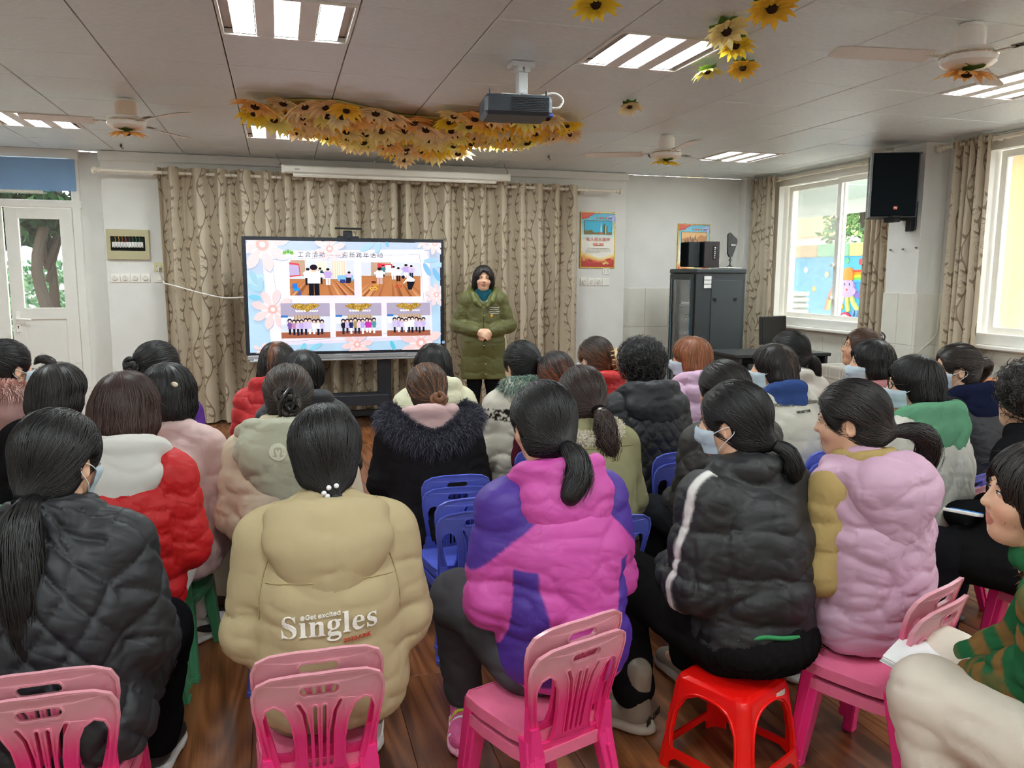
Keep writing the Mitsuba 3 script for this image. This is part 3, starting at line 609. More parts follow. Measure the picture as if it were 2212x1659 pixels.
# the five snapshots on the slide: room, floor, people
def snap(x0, y0, x1, y1, kind, seed):
    r = random.Random(seed)
    (ax, az), (bx, bz) = P(x0, y1), P(x1, y0)
    cl = sbox(ax, az, bx, bz)
    w, h = bx - ax, bz - az
    R_ = lambda a, b, c, d: sbox(ax + a * w, az + b * h, ax + c * w, az + d * h)
    fl_.add(cl, '#d7dbe9')
    if kind == 2:
        fl_.add(R_(0, .62, 1, 1), '#a99fb6', cl)
        fl_.add(R_(0, 0, 1, .17), '#a2604a', cl)
        fl_.add(R_(.26, .35, .80, .66), '#c0a791', cl)
        for i in range(9):
            fl_.add(R_(.27 + i * .06, .35, .285 + i * .06, .66), '#a38a73', cl)
        fl_.add(R_(.36, .40, .68, .55), '#e9e4f2', cl)
        hp = [(.20, .93), (.36, 1.0), (.5, .96), (.66, 1.0), (.80, .95), (.74, .88), (.62, .82), (.5, .73), (.40, .82), (.27, .86)]
        fl_.add(fpoly([(ax + a * w, az + b * h) for a, b in hp]), '#a8853b', cl)
        for _ in range(46):
            q = Point(ax + r.uniform(.26, .74) * w, az + r.uniform(.80, .98) * h).buffer(.006, 3)
            fl_.add(q.intersection(fpoly([(ax + a * w, az + b * h) for a, b in hp])), r.choice(['#c9a24a', '#7d5d22', '#d9b45c']), cl)
        for i in range(4):
            fl_.add(fpoly([(ax + (.29 + .055 * i) * w, az + .80 * h), (ax + (.335 + .055 * i) * w, az + .80 * h), (ax + (.35 + .055 * i) * w, az + .75 * h), (ax + (.31 + .055 * i) * w, az + .75 * h)]), '#ffffff', cl)
            fl_.add(fpoly([(ax + (.57 + .045 * i) * w, az + .75 * h), (ax + (.60 + .045 * i) * w, az + .75 * h), (ax + (.63 + .045 * i) * w, az + .80 * h), (ax + (.60 + .045 * i) * w, az + .80 * h)]), '#ffffff', cl)
        fl_.add(R_(0, .60, .14, .66), '#3f78c0', cl)
        fl_.add(R_(.01, .40, .10, .57), '#f3f6fb', cl)
        n = 9
        tops = {1: ['#7b5a9c', '#b87fa6', '#c8b6df', '#b9a2d8', '#c8b6df', '#cdbde4', '#f2eff7', '#ece9f3', '#c7c0e2'], 2: ['#20212c', '#c5b2df', '#26305a', '#a58b62', '#d9c4d6', '#b39fe0', '#b03a9f', '#c2379d', '#4f8f9b'], 3: ['#c9b8e2', '#bda9dc', '#cfc0e6', '#f2eef6', '#efe9f4', '#f4f1f8', '#c5b3e0', '#cbbce4', '#c1aede']}[seed % 3 + 1]
        for i in range(n):
            px_, hh = .17 + i * .082 + r.uniform(-.01, .01), .50 + r.uniform(-.02, .04)
            fl_.add(R_(px_ - .022, .08 + r.uniform(0, .05), px_ + .022, .30), r.choice(['#1f2030', '#e9e6ee', '#2a2c40', '#20222e']), cl)
            fl_.add(R_(px_ - .036, .27, px_ + .036, hh - .05), tops[i], cl)
            fl_.add(R_(px_ - .05, hh - .16, px_ + .05, hh - .09), tops[i], cl)
            fl_.add(Point(ax + px_ * w, az + hh * h).buffer(.017 * w / .43 + .002, 5), '#2b2430', cl)
            fl_.add(Point(ax + px_ * w, az + (hh - .02) * h).buffer(.011 * w / .43 + .001, 5), '#e8c5b5', cl)
    else:
        fl_.add(R_(0, 0, 1, .47 if kind == 0 else .60), '#b9784c', cl)
        for i in range(14):
            a = r.uniform(-.2, 1.1)
            fl_.add(fpoly([(ax + a * w, az), (ax + (a + .05) * w, az), (ax + (a * .5 + .26) * w, az + .45 * h)]), r.choice(['#8f5434', '#cf9468', '#a4643f']), cl)
        fl_.add(R_(0, .47 if kind == 0 else .6, 1, 1), '#cfd3e2', cl)
        fl_.add(R_(.02, .55, .24, 1) if kind == 0 else R_(.16, .6, .5, 1), '#b99a83', cl)
        if kind == 0:
            fl_.add(R_(.40, .50, .58, .95), '#f0dcc9', cl); fl_.add(R_(.66, .50, .88, .98), '#f0d9c6', cl)
            for i in range(6):
                fl_.add(R_(.665 + i * .036, .5, .675 + i * .036, .98), '#dcbfa8', cl)
            fl_.add(fpoly([(ax, az + .52 * h), (ax + .17 * w, az + .56 * h), (ax + .15 * w, az + .90 * h), (ax, az + .94 * h)]), '#d2505c', cl)
            fl_.add(fpoly([(ax, az + .56 * h), (ax + .155 * w, az + .59 * h), (ax + .14 * w, az + .85 * h), (ax, az + .88 * h)]), '#b9a9cf', cl)
            fl_.add(R_(.05, .13, .15, .22), '#2f8fe0', cl); fl_.add(R_(.04, .2, .11, .34), '#2a78d8', cl); fl_.add(R_(.13, 0, .16, .14), '#2a5fc8', cl)
            fl_.add(R_(.74, .42, .98, .58), '#7fb6dd', cl); fl_.add(R_(.78, .36, .86, .46), '#3a3f7a', cl); fl_.add(R_(.87, .36, .94, .52), '#23263a', cl)
            figs = [(.28, .30, .78, '#e6e6f0', '#20202c', .05), (.47, .33, .80, '#2d4a58', '#1d2028', .04), (.59, .30, .78, '#b9a0d8', '#dfe2ee', .045), (.92, .4, .68, '#c8b6df', '#23263a', .04), (.37, .0, .86, '#f3f2f8', '#1b1b26', .10)]
        else:
            fl_.add(fpoly([(ax + .27 * w, az + .74 * h), (ax + .52 * w, az + .70 * h), (ax + .52 * w, az + .95 * h), (ax + .27 * w, az + .97 * h)]), '#d8404e', cl)
            fl_.add(R_(.40, .70, .50, .92), '#f0edf6', cl)
            for q, c in (((.2, .23, .07), '#e9b63a'), ((.24, .33, .05), '#e2a33a'), ((.62, .30, .06), '#d7402e'), ((.20, .42, .03), '#6d2c22')):
                e = Point(ax + q[0] * w, az + q[1] * h)
                e = affinity.scale(e.buffer(q[2] * w, 10), 1, .4)
                fl_.add(e.difference(affinity.scale(e, .7, .6)) if q[2] > .04 else e.buffer(.004), c, cl)
            figs = [(.54, .50, .90, '#efedf4', '#e7e4ee', .04), (.62, .45, .86, '#ecebf2', '#20222e', .04), (.75, .55, .95, '#b59fd8', '#e8e4ee', .045), (.84, .55, .92, '#c8b6df', '#26283a', .04), (.36, .58, .92, '#3f7f86', '#23252e', .03), (.30, .36, .84, '#f2f0f6', '#c9a7a0', .06)]
        for px_, b, t, c1, c2, hw in figs:
            fl_.add(R_(px_ - hw * .8, b, px_ - .004, b + (t - b) * .48), c2, cl); fl_.add(R_(px_ + .004, b, px_ + hw * .8, b + (t - b) * .48), c2, cl)
            fl_.add(R_(px_ - hw, b + (t - b) * .40, px_ + hw, b + (t - b) * .82), c1, cl)
            fl_.add(R_(px_ - hw * 1.5, b + (t - b) * .60, px_ + hw * 1.5, b + (t - b) * .74), c1, cl)
            fl_.add(Point(ax + px_ * w, az + (b + (t - b) * .88) * h).buffer(hw * .55 * w, 6), '#e6c2ae', cl)
            fl_.add(affinity.scale(Point(ax + px_ * w, az + (b + (t - b) * .93) * h).buffer(hw * .58 * w, 6), 1, .75), '#211d26', cl)
        if kind == 1:
            fl_.add(fpoly([(ax + .68 * w, az + .35 * h), (ax + .80 * w, az + .62 * h), (ax + .90 * w, az + .50 * h), (ax + .88 * w, az + .42 * h), (ax + .76 * w, az + .45 * h)]), '#f4f3f7', cl)
            fl_.add(fpoly([(ax + .76 * w, az + .43 * h), (ax + .90 * w, az + .44 * h), (ax + .84 * w, az + .20 * h), (ax + .78 * w, az + .20 * h)]), '#1d1c26', cl)
            fl_.add(Point(ax + .70 * w, az + .57 * h).buffer(.028 * w, 6), '#26202a', cl)
snap(520, 375, 1128, 700, 0, 4)
snap(1198, 388, 1780, 710, 1, 5)
snap(427, 770, 885, 1095, 2, 0)
snap(935, 770, 1380, 1085, 2, 1)
snap(1428, 768, 1858, 1082, 2, 2)
x, z = P(596, 345)
fl_.text('工会活动', x, z, .054, '#2c3347', gap=.009)
fl_.add(sbox(*P(868, 331), *P(922, 328)), '#2c3347'); fl_.add(sbox(*P(938, 331), *P(992, 328)), '#2c3347')
x, z = P(1006, 346)
fl_.text('迎新跨年活动', x, z, .054, '#2c3347', gap=.0095)
x, z = P(512, 320)
for i in range(7):
    fl_.add(leafp(x + .034 * math.cos(i * .52 - .0), z + .018 * math.sin(i * .52), i * .52, .036, .018), '#5f9a4a' if i % 2 else '#86b85e')
fl_.add(sbox(x - .018, z - .03, x + .018, z - .008), '#e9ebee')
fl_.add(sbox(*P(1968, 1160), *P(1996, 1135)), '#8aa0c8')
m, c = fl_.done()
m.apply_translation((S0, 7.692, Z0))
dk2 = thing('interactive_display', 'large black-framed touch display showing a flowered slide of five photos', 'display screen')
DISPLAY = .46
put('screen', shape(m, 'm_matte', np.zeros((len(m.vertices), 3)) + c * DISPLAY, smooth=False), None, parent=dk2, emitter={'type': 'area', 'radiance': {'type': 'mesh_attribute', 'name': 'vertex_color'}}, label='glowing slide with pink paper flowers and party snapshots')
put('bezel', cat(box((0.615, 7.715, Z0 + SH + .016), (SW + .07, .06, .035), .006), box((0.615, 7.715, Z0 - .012), (SW + .07, .06, .026), .006), box((S0 - .018, 7.715, Z0 + SH / 2), (.036, .06, SH + .04), .006), box((S0 + SW + .018, 7.715, Z0 + SH / 2), (.036, .06, SH + .04), .006), box((0.615, 7.735, Z0 + SH / 2), (SW + .04, .05, SH + .03), .006)), 'm_satin', '#22262e', parent=dk2)
put('speaker_bar', cat(box((0.62, 7.71, Z0 - .048), (SW + .06, .075, .046), .010), box((0.62, 7.69, Z0 - .078), (SW + .02, .09, .016), .004)), 'm_satin', '#a8a9ab', parent=dk2, label='silver speaker and pen tray bar')
put('badge', box((0.70, 7.671, Z0 - .047), (.12, .003, .008), .001), 'm_satin', '#cfd0d2', parent=dk2)
put('panel', box((1.33, 7.671, Z0 - .047), (.30, .003, .03), .001), 'm_satin', '#b7b8ba', parent=dk2)
put('camera_mount', cat(box((0.635, 7.72, 1.828), (.085, .05, .075), .008), box((0.635, 7.715, 1.80), (.20, .06, .03), .008), box((0.64, 7.70, 1.885), (.25, .05, .016), .005), moved(lathe([(0, 0), (.012, 0), (.014, .006), (0, .01)], n=12), (0.64, 7.672, 1.80), rx=pi / 2)), 'm_satin', '#1d2026', parent=dk2)
st = thing('display_stand', 'black wheeled floor stand holding the touch display', 'display stand')
put('post', cat(box((0.965, 7.80, .42), (.13, .06, .75), .006), box((0.27, 7.80, .42), (.13, .06, .75), .006), box((.62, 7.79, .70), (.9, .05, .12), .006)), 'm_satin', '#23262d', parent=st)
put('shelf', cat(box((.62, 7.70, .30), (.72, .30, .02), .004), box((.62, 7.56, .27), (.72, .02, .10), .004)), 'm_satin', '#20232b', parent=st)
put('foot', cat(box((.27, 7.70, .09), (.10, .68, .05), .008), box((.965, 7.70, .09), (.10, .68, .05), .008), box((.62, 7.8, .11), (.7, .06, .06), .005)), 'm_satin', '#20232b', parent=st)
put('tape', box((1.04, 7.36, .118), (.09, .012, .006), .001), 'm_satin', '#d8b820', parent=st, label='yellow tape strip')
for x in (.27, .965):
    for y in (7.42, 8.0):
        put('caster', cat(moved(lathe([(0, -.015), (.03, -.015), (.034, -.008), (.034, .008), (.03, .015), (0, .015)], n=14), (x, y, .034), ry=pi / 2), box((x, y, .06), (.03, .04, .02), .004)), 'm_satin', '#191a1d', parent=st)
pen = thing('marker_pen', 'blue and white marker lying on the silver tray of the display', 'pen')
put('barrel', tube([(-.25, 7.655, .668), (-.16, 7.655, .668)], .0075, 8), 'm_gloss', '#dfe5ea', parent=pen)
put('cap', tube([(-.16, 7.655, .668), (-.10, 7.655, .668)], .0085, 8), 'm_gloss', '#3f9ad0', parent=pen)

# ---------------------------------------------------------------- electrics on the front wall
yw = YF
k = thing('breaker_box', 'old cream breaker box with open window on the wall left of the curtains', 'breaker box')
fr2 = Polygon([(-.185, -.14), (.185, -.14), (.185, .14), (-.185, .14)], [[(-.15, -.06), (-.15, .075), (.15, .075), (.15, -.06)]])
put('cover', moved(ext(fr2, .03), (-1.365, yw, 1.73), rx=pi / 2), 'm_satin', '#b5ae8a', parent=k)
put('back', box((-1.365, yw - .006, 1.735), (.31, .01, .15)), 'm_matte', '#2c2f2b', parent=k)
for i in range(11):
    b = put('breaker', cat(box((-1.490 + .0245 * i, yw - .02, 1.725), (.0225, .03, .055), .002), box((-1.490 + .0245 * i, yw - .037, 1.715), (.014, .008, .016), .002)), 'm_satin', '#d9dad6', parent=k)
    put('toggle', box((-1.490 + .0245 * i, yw - .040, 1.700), (.012, .012, .012), .002), 'm_satin', '#2b2b2b', parent=b)
for i, c in enumerate(['#b98a2a', '#c79a2f', '#a33a2a', '#b04030', '#7a2f2a', '#2f6b4a', '#2f7a55', '#2a6a4e']):
    x0 = -1.475 + .03 * i
    put('wire', tube(spline([(x0, yw - .022, 1.75), (x0 + .006, yw - .028, 1.775), (x0 - .004, yw - .02, 1.81)], 6), .003, 5), 'm_satin', c, parent=k)
def plate(label, x, z, kind, w=.086, y=None, nx=None, color='#eeece4'):
    y = yw if y is None else y
    k = thing('wall_switch' if kind in ('knob', 'rocker', 'blank') else 'wall_socket', label, 'switch' if kind in ('knob', 'rocker', 'blank') else 'socket', {'knob': 'fan dimmer switches', 'blank': None}.get(kind))
    put('plate', box((x, y - .005, z), (w, .01, w), .003), 'm_satin', color, parent=k, smooth=False)
    if kind == 'knob':
        put('dial', moved(lathe([(0, 0), (.026, 0), (.027, .006), (.021, .008), (.020, .018), (0, .019)], n=20), (x, y - .01, z), rx=pi / 2), 'm_satin', '#e2e0d7', parent=k)
        put('pointer', box((x, y - .030, z + .011), (.003, .002, .014)), 'm_matte', '#8f8c84', parent=k)
    elif kind == 'rocker':
        put('rocker', box((x, y - .012, z), (.03, .008, .05), .003), 'm_satin', '#f5f3ec', parent=k)
    elif kind == 'socket':
        put('slots', cat(*[box((x + dx, y - .0105, z + dz), (.004, .002, .011)) for dx, dz in ((-.02, .008), (-.02, -.016), (.015, -.012), (.027, -.012), (.021, .01))]), 'm_matte', '#4a4844', parent=k)
    return k
for i, w in enumerate(('leftmost', 'second', 'third', 'rightmost')):
    plate(f'white dimmer switch below the breaker box, {w} of the row of four', -1.497 + .0885 * i, 1.415, 'knob')
plate('yellowed socket with a plug in it beside the left curtain edge', -1.107, 1.52, 'socket', color='#d8d2a8')
pl = thing('power_plug', 'grey plug and loop of cable in the yellowed socket', 'plug')
put('head', cat(moved(lathe([(0, 0), (.02, 0), (.022, .012), (.012, .03), (.006, .035), (0, .035)], n=12), (-1.107, yw - .012, 1.505), rx=pi / 2)), 'm_satin', '#d9d8d0', parent=pl)
put('cord', tube(spline([(-1.107, yw - .045, 1.50), (-1.10, yw - .06, 1.47), (-1.085, yw - .04, 1.43), (-1.075, yw - .03, 1.40)], 12), .0035, 6), 'm_satin', '#d9d8d0', parent=pl)
plate('white junction box under the yellowed socket', -1.107, 1.415, 'rocker', .085)
k = put('display_cable', tube(spline([(-1.06, 8.34, 1.385), (-1.03, 8.08, 1.37), (-.92, 8.05, 1.34), (-.72, 8.05, 1.28), (-.52, 8.03, 1.235), (-.38, 7.98, 1.235), (-.27, 7.85, 1.25), (-.22, 7.78, 1.26)], 30), .007, 8), 'm_satin', '#e6e4dc', label='white cable slung from the wall socket to the display', category='cable')
for i, w in enumerate(('leftmost', 'middle', 'right')):
    plate(f'white dimmer switch under the right poster, {w} of three', 3.275 + .0885 * i, 1.388, 'knob')
plate('plain white blank switch plate right of the three dimmers', 3.275 + .0885 * 3, 1.388, 'blank')
plate('white socket just under the rocket poster', 3.54, 1.512, 'socket')

# ---------------------------------------------------------------- posters
def poster(label, x, z, y, art, title, tsize):
    w, h = .405, .60
    k = thing('poster', label, 'poster', None)
    put('board', cat(box((x, y - .006, z), (w, .012, h)), *[box(q, s, .003) for q, s in (((x, y - .009, z + h / 2), (w + .014, .018, .012)), ((x, y - .009, z - h / 2), (w + .014, .018, .012)), ((x - w / 2, y - .009, z), (.012, .018, h)), ((x + w / 2, y - .009, z), (.012, .018, h)))]), 'm_metal', '#d9b45c', parent=k, smooth=False)
    f = Flat(.0002)
    cl = sbox(0, 0, w, h)
    q = lambda a, b: (a * w, b * h)
    for i in range(12):
        t = i / 11
        c = np.array([88, 190, 222]) * (1 - t) + np.array([238, 236, 224]) * t
        f.add(sbox(0, h * (1 - (i + 1) * .045), w, h * (1 - i * .045)), tuple(c), cl)
    f.add(sbox(0, 0, w, h * .47), '#efece0', cl)
    for i in range(5):
        f.add(fpoly([q(0, .30 - i * .035), q(.3, .24 - i * .03), q(.55, .17 - i * .02), q(.8, .22 - i * .03), q(1, .28 - i * .035), q(1, 0), q(0, 0)]), ('#f3e3b4', '#efcf86', '#e8a95a', '#dd6a3a', '#c93028')[i], cl)
    f.add(fpoly([q(0, .12), q(.3, .07), q(.55, .09), q(.8, .05), q(1, .1), q(1, 0), q(0, 0)]), '#b3241f', cl)
    f.add(fpoly([q(.2, .12), q(.25, .15), q(.37, .115), q(.36, .1)]), '#7c3a26', cl)
    f.add(fpoly([q(.72, .15), q(.86, .175), q(.95, .13), q(.8, .11)]), '#c8322b', cl)
    for a, b in ((.72, .08), (.76, .09), (.8, .075), (.68, .07)):
        f.add(Point(q(a, b)).buffer(.012, 5), '#e8bf6a', cl)
    f.add(fpoly([q(.06, .12), q(.07, .2), q(.1, .245), q(.14, .2), q(.13, .12)]), '#dca24a', cl)
    f.add(fpoly([q(0, 1), q(.62, 1), q(.55, .985), q(.40, .985), q(.33, .955), q(.26, .935), q(.22, .90), q(0, .875)]), '#cf4a36', cl)
    f.add(fpoly([q(0, 1), q(.40, 1), q(.30, .97), q(.16, .93), q(0, .915)]), '#d8604a', cl)
    for i in range(7):
        a = pi + i * .32
        f.add(petal(q(.98, .96)[0], q(.98, .96)[1], a, 0, .11 - .006 * i, .010), ('#8fb0e0', '#c5d3ee', '#a5a3dd')[i % 3], cl)
    for i in range(4):
        f.add(affinity.rotate(sbox(-.009, -.009, .009, .009), 45, origin=(0, 0)).buffer(0) and affinity.translate(affinity.rotate(sbox(-.009, -.009, .009, .009), 45, origin=(0, 0)), *q(.47 + i * .085, .905)), '#d86a48', cl)
    f.add(sbox(*q(.78, .893), *q(.90, .917)), '#5f7f98', cl)
    f.add(sbox(*q(.09, .605), *q(.91, .86)), '#5d6a50', cl)
    ic = sbox(*q(.10, .615), *q(.90, .85))
    if art == 'rocket':
        f.add(ic, '#38b6d8')
        f.add(fpoly([q(.1, .615), q(.1, .68), q(.2, .67), q(.3, .69), q(.38, .64), q(.62, .635), q(.9, .65), q(.9, .615)]), '#7a6a2c', ic)
        f.add(fpoly([q(.57, .63), q(.57, .74), q(.575, .80), q(.58, .845), q(.585, .80), q(.6, .74), q(.6, .63)]), '#eef0f0', ic)
        f.add(fpoly([q(.65, .62), q(.65, .77), q(.68, .81), q(.71, .77), q(.77, .76), q(.77, .62)]), '#2f5a3c', ic)
        f.add(sbox(*q(.70, .62), *q(.74, .77)), '#c9c9b0', ic)
        f.add(sbox(*q(.5, .615), *q(.64, .645)), '#b2583c', ic)
    else:
        f.add(ic, '#e6b878')
        f.add(fpoly([q(.1, .615), q(.1, .72), q(.3, .76), q(.5, .70), q(.7, .80), q(.9, .77), q(.9, .615)]), '#c9884c', ic)
        for a, b, s in ((.30, .72, .03), (.38, .76, .035), (.46, .73, .04), (.53, .77, .03), (.22, .68, .03), (.42, .68, .04), (.6, .70, .03)):
            f.add(fpoly([q(a - s, b - .07), q(a - s * .6, b), q(a, b + .03), q(a + s * .7, b - .01), q(a + s, b - .07)]), ('#7a4a26', '#5f4a2c', '#8f5a30')[int(a * 100) % 3], ic)
        f.add(sbox(*q(.2, .62), *q(.24, .71)), '#3d6a3c', ic)
    tx = .15 if len(title) > 1 else .22
    f.text(title, tx * w, .487 * h, tsize, '#cf4f3a', gap=.002)
    f.add(sbox(*q(.36, .415), *q(.49, .45)), '#dc9a86', cl); f.add(sbox(*q(.54, .415), *q(.67, .45)), '#dc9a86', cl)
    f.add(sbox(*q(.36, .395), *q(.67, .41)), '#c8614a', cl)
    for i, (a, b) in enumerate(((.19, .84), (.13, .86), (.13, .86), (.13, .56))):
        x_ = a
        rr = random.Random(i)
        while x_ < b:
            d_ = rr.uniform(.02, .06)
            f.add(sbox(*q(x_, .348 - i * .0245), *q(min(x_ + d_, b), .355 - i * .0245)), '#8d8a80', cl)
            x_ += d_ + .008
    m, c = f.done()
    m.apply_translation((x - w / 2, y - .0125, z - h / 2))
    put('print', shape(m, 'm_gloss', c, smooth=False), None, parent=k)
poster('gold-framed poster with a rocket on its launch pad beside the curtains', 3.43, 1.85, YF, 'rocket', '载人航天精神', .046)
poster('gold-framed poster half hidden behind the small black speakers', 4.68, 1.755, wfr, 'battle', '讠', .05)

# ---------------------------------------------------------------- artificial sunflowers
scene['m_petal'] = {'type': 'principledthin', 'base_color': VC, 'roughness': 0.7, 'diff_trans': 0.6, 'spec_trans': 0.0}
def sunflower_mesh(seed, R_=0.125, droop=0.5):
    """petals hanging under a disc that faces down; returns petals, disc, calyx"""
    r = random.Random(seed)
    pm, k = [], 0
    for ring, (n, L, w, dr_) in enumerate(((13, 1.0, .036, droop), (12, .86, .034, droop * .55), (9, .62, .026, droop * .2))):
        for i in range(n):
            a = 2 * pi * (i + .5 * (ring % 2)) / n + r.uniform(-.09, .09)
            l = R_ * L * r.uniform(.85, 1.1)
            t = np.linspace(0, 1, 5)
            rad = .028 + (l - .028) * t
            z = -ring * .006 - dr_ * l * t ** 1.8 * r.uniform(.7, 1.3)
            ww = w * np.array([.45, .9, 1.0, .72, .06]) * r.uniform(.85, 1.15) * (R_ / .125)
            G = np.zeros((5, 3, 3))
            for j, s in enumerate((-1, 0, 1)):
                G[:, j, 0] = rad
                G[:, j, 1] = s * ww / 2
                G[:, j, 2] = z + abs(s) * .004 * np.sin(pi * t)
            m = quad_grid(G)
            m.apply_transform(trimesh.transformations.rotation_matrix(a, [0, 0, 1]))
            pm.append(m)
    petals = trimesh.util.concatenate(pm)
    disc = lathe([(0, -.026), (.010, -.025), (.019, -.021), (.023, -.013), (.022, -.004), (0, 0)], n=14)
    cal = []
    for i in range(7):
        a = 2 * pi * i / 7 + r.uniform(-.2, .2)
        G = np.zeros((3, 2, 3))
        for q, (rad, ww) in enumerate(((.01, .012), (.05, .03), (.085, .004))):
            G[q, :, 0] = rad
            G[q, :, 1] = (-ww, ww)
            G[q, :, 2] = .006 + .01 * q
        m = quad_grid(G)
        m.apply_transform(trimesh.transformations.rotation_matrix(a, [0, 0, 1]))
        cal.append(m)
    cal.append(lathe([(0, .0), (.02, .002), (.014, .02), (.006, .045), (0, .046)], n=8))
    return petals, disc, trimesh.util.concatenate(cal)
SF_COL = {'yellow': '#ffe04a', 'deep': '#ffd24e', 'orange': '#fbc677', 'peach': '#fbdca8', 'pale': '#fbe9a4', 'lemon': '#f8ee8c', 'straw': '#f6e4b4'}
SF = {}
for v in range(4):
    p_, d_, c_ = sunflower_mesh(v, .125, (.16, .25, .35, .22)[v])
    for cn, cc in SF_COL.items():
        base = lin(cc)
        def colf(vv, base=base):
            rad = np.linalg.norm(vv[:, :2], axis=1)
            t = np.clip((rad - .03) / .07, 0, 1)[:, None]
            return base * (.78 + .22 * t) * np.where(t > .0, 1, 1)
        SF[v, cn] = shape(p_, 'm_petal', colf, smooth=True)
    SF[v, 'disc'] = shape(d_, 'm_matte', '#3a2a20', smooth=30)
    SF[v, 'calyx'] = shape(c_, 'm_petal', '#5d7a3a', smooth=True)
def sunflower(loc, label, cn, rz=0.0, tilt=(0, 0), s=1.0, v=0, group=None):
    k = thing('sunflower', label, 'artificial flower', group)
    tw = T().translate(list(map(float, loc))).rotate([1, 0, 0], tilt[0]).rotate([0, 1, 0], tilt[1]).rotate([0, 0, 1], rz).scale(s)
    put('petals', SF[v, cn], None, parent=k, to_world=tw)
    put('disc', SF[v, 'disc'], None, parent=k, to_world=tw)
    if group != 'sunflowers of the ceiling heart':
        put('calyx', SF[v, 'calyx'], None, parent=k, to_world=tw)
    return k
# heart-shaped garland hanging under the ceiling
HEART = Polygon([(-.22, 5.72), (-.10, 5.45), (.16, 5.34), (.45, 5.30), (.72, 5.50), (.92, 5.66), (1.08, 5.66), (1.20, 5.48), (1.50, 5.32), (1.80, 5.28), (2.08, 5.52), (2.20, 5.95), (2.02, 6.22), (1.76, 6.55), (1.50, 6.90), (1.30, 7.30), (1.14, 7.52), (.98, 7.30), (.72, 6.98), (.38, 6.60), (.05, 6.20)])
rs = random.Random(11)
pts, tries = [], 0
while len(pts) < 118 and tries < 30000:
    tries += 1
    q = (rs.uniform(-.3, 2.3), rs.uniform(5.2, 7.6))
    if HEART.contains(Point(q)) and all((q[0] - a) ** 2 + (q[1] - b) ** 2 > .125 ** 2 for a, b in pts):
        pts.append(q)
for q in sorted(pts, key=lambda q: q[1]):
    cn = rs.choice(['deep', 'pale', 'peach', 'orange', 'straw', 'yellow', 'lemon', 'pale', 'deep', 'peach'])
    sunflower((q[0], q[1], 2.548 - rs.uniform(0, .05)), 'artificial sunflower in the heart-shaped garland under the ceiling', cn, rs.uniform(0, 360), (-rs.uniform(2, 24), rs.uniform(-18, 18)), rs.uniform(.92, 1.22), rs.randrange(4), 'sunflowers of the ceiling heart')
board = put('garland_base', moved(ext(HEART.buffer(-.17), .012), (0, 0, 2.574)), 'm_matte', '#cbb878', label='heart-shaped base board that carries the ceiling sunflowers', category='garland base')
for (x, y, cn, s, tl, lb) in ((1.26, 3.14, 'yellow', .85, (-18, 0), 'yellow sunflower at the top picture edge above the projector'), (1.96, 2.97, 'deep', .95, (-16, 4), 'deep yellow sunflower on the ceiling nearest to the near right fan'),
                              (1.95, 3.30, 'pale', .92, (-25, -6), 'pale sunflower, upper of a touching pair by the near lamp'), (2.11, 3.48, 'yellow', .80, (-16, 5), 'bright yellow sunflower, lower of a touching pair by the lamp'),
                              (2.23, 3.95, 'lemon', .72, (-6, -8), 'lemon sunflower lying flat left of its orange neighbour'), (2.37, 3.83, 'deep', .74, (-20, 10), 'orange-yellow sunflower right of a flat lemon one'),
                              (2.21, 4.89, 'straw', .70, (-20, 0), 'single straw-coloured sunflower right of the projector')):
    sunflower((x, y, 2.545), lb, cn, 40 * x, tl, s, int(x * 10) % 4, 'loose ceiling sunflowers')

# ---------------------------------------------------------------- ceiling fans
def fan(loc, label, angs, flower_c, fl_label, blade=.56, skirt='#f1efe9'):
    x, y = loc
    k = thing('ceiling_fan', label, 'ceiling fan')
    put('rod', cat(tube([(x, y, H), (x, y, 2.50)], .014, 10), lathe([(.0, H - .035), (.045, H - .03), (.05, H - .002), (0, H)], (x, y, 0), n=16)), 'm_satin', '#e8e6e0', parent=k)
    put('canopy', lathe([(0, 2.475), (.066, 2.475), (.066, 2.56), (.060, 2.572), (0, 2.574)], (x, y, 0), n=20), 'm_satin', skirt, parent=k)
    put('motor', lathe([(0, 2.395), (.07, 2.397), (.098, 2.405), (.116, 2.42), (.120, 2.44), (.112, 2.455), (.118, 2.462), (.112, 2.474), (0, 2.476)], (x, y, 0), n=28), 'm_gloss', '#eceae3', parent=k)
    put('band', lathe([(.117, 2.444), (.1225, 2.449), (.117, 2.454)], (x, y, 0), n=28), 'm_metal', '#d9d3c4', parent=k)
    for a in angs:
        a = math.radians(a)
        G = np.zeros((9, 2, 3))
        t = np.linspace(0, 1, 9)
        for j, s in enumerate((-1, 1)):
            G[:, j, 0] = .19 + (blade - .19) * t
            G[:, j, 1] = s * (.045 + .020 * t - .02 * (t > .95))
            G[:, j, 2] = s * .013 * (1 - .4 * t)
        m = quad_grid(G)
        V = np.vstack([m.vertices, m.vertices - [0, 0, .004]])
        F = np.vstack([m.faces, m.faces[:, ::-1] + len(m.vertices)])
        m = trimesh.Trimesh(V, F, process=False)
        M = trimesh.transformations.rotation_matrix(a, [0, 0, 1])
        M[:3, 3] = (x, y, 2.446)
        b = put('blade', m.copy().apply_transform(M), 'm_satin', '#e9e7e1', parent=k)
        arm = cat(box((.155, 0, .0), (.11, .03, .006), .002), box((.235, 0, .006), (.09, .05, .004), .001))
        put('blade_arm', arm.apply_transform(M), 'm_metal', '#d5d2c8', parent=b)
    sunflower((x, y, 2.385), fl_label, flower_c, 20, (10, 0), 1.05, 1, None)
    return k
fan((-.93, 5.9), 'white ceiling fan at the left with a plastic-wrapped canopy', (182, 312, 60), 'orange', 'orange sunflower stuck under the left ceiling fan', .62, '#d9c4ae')
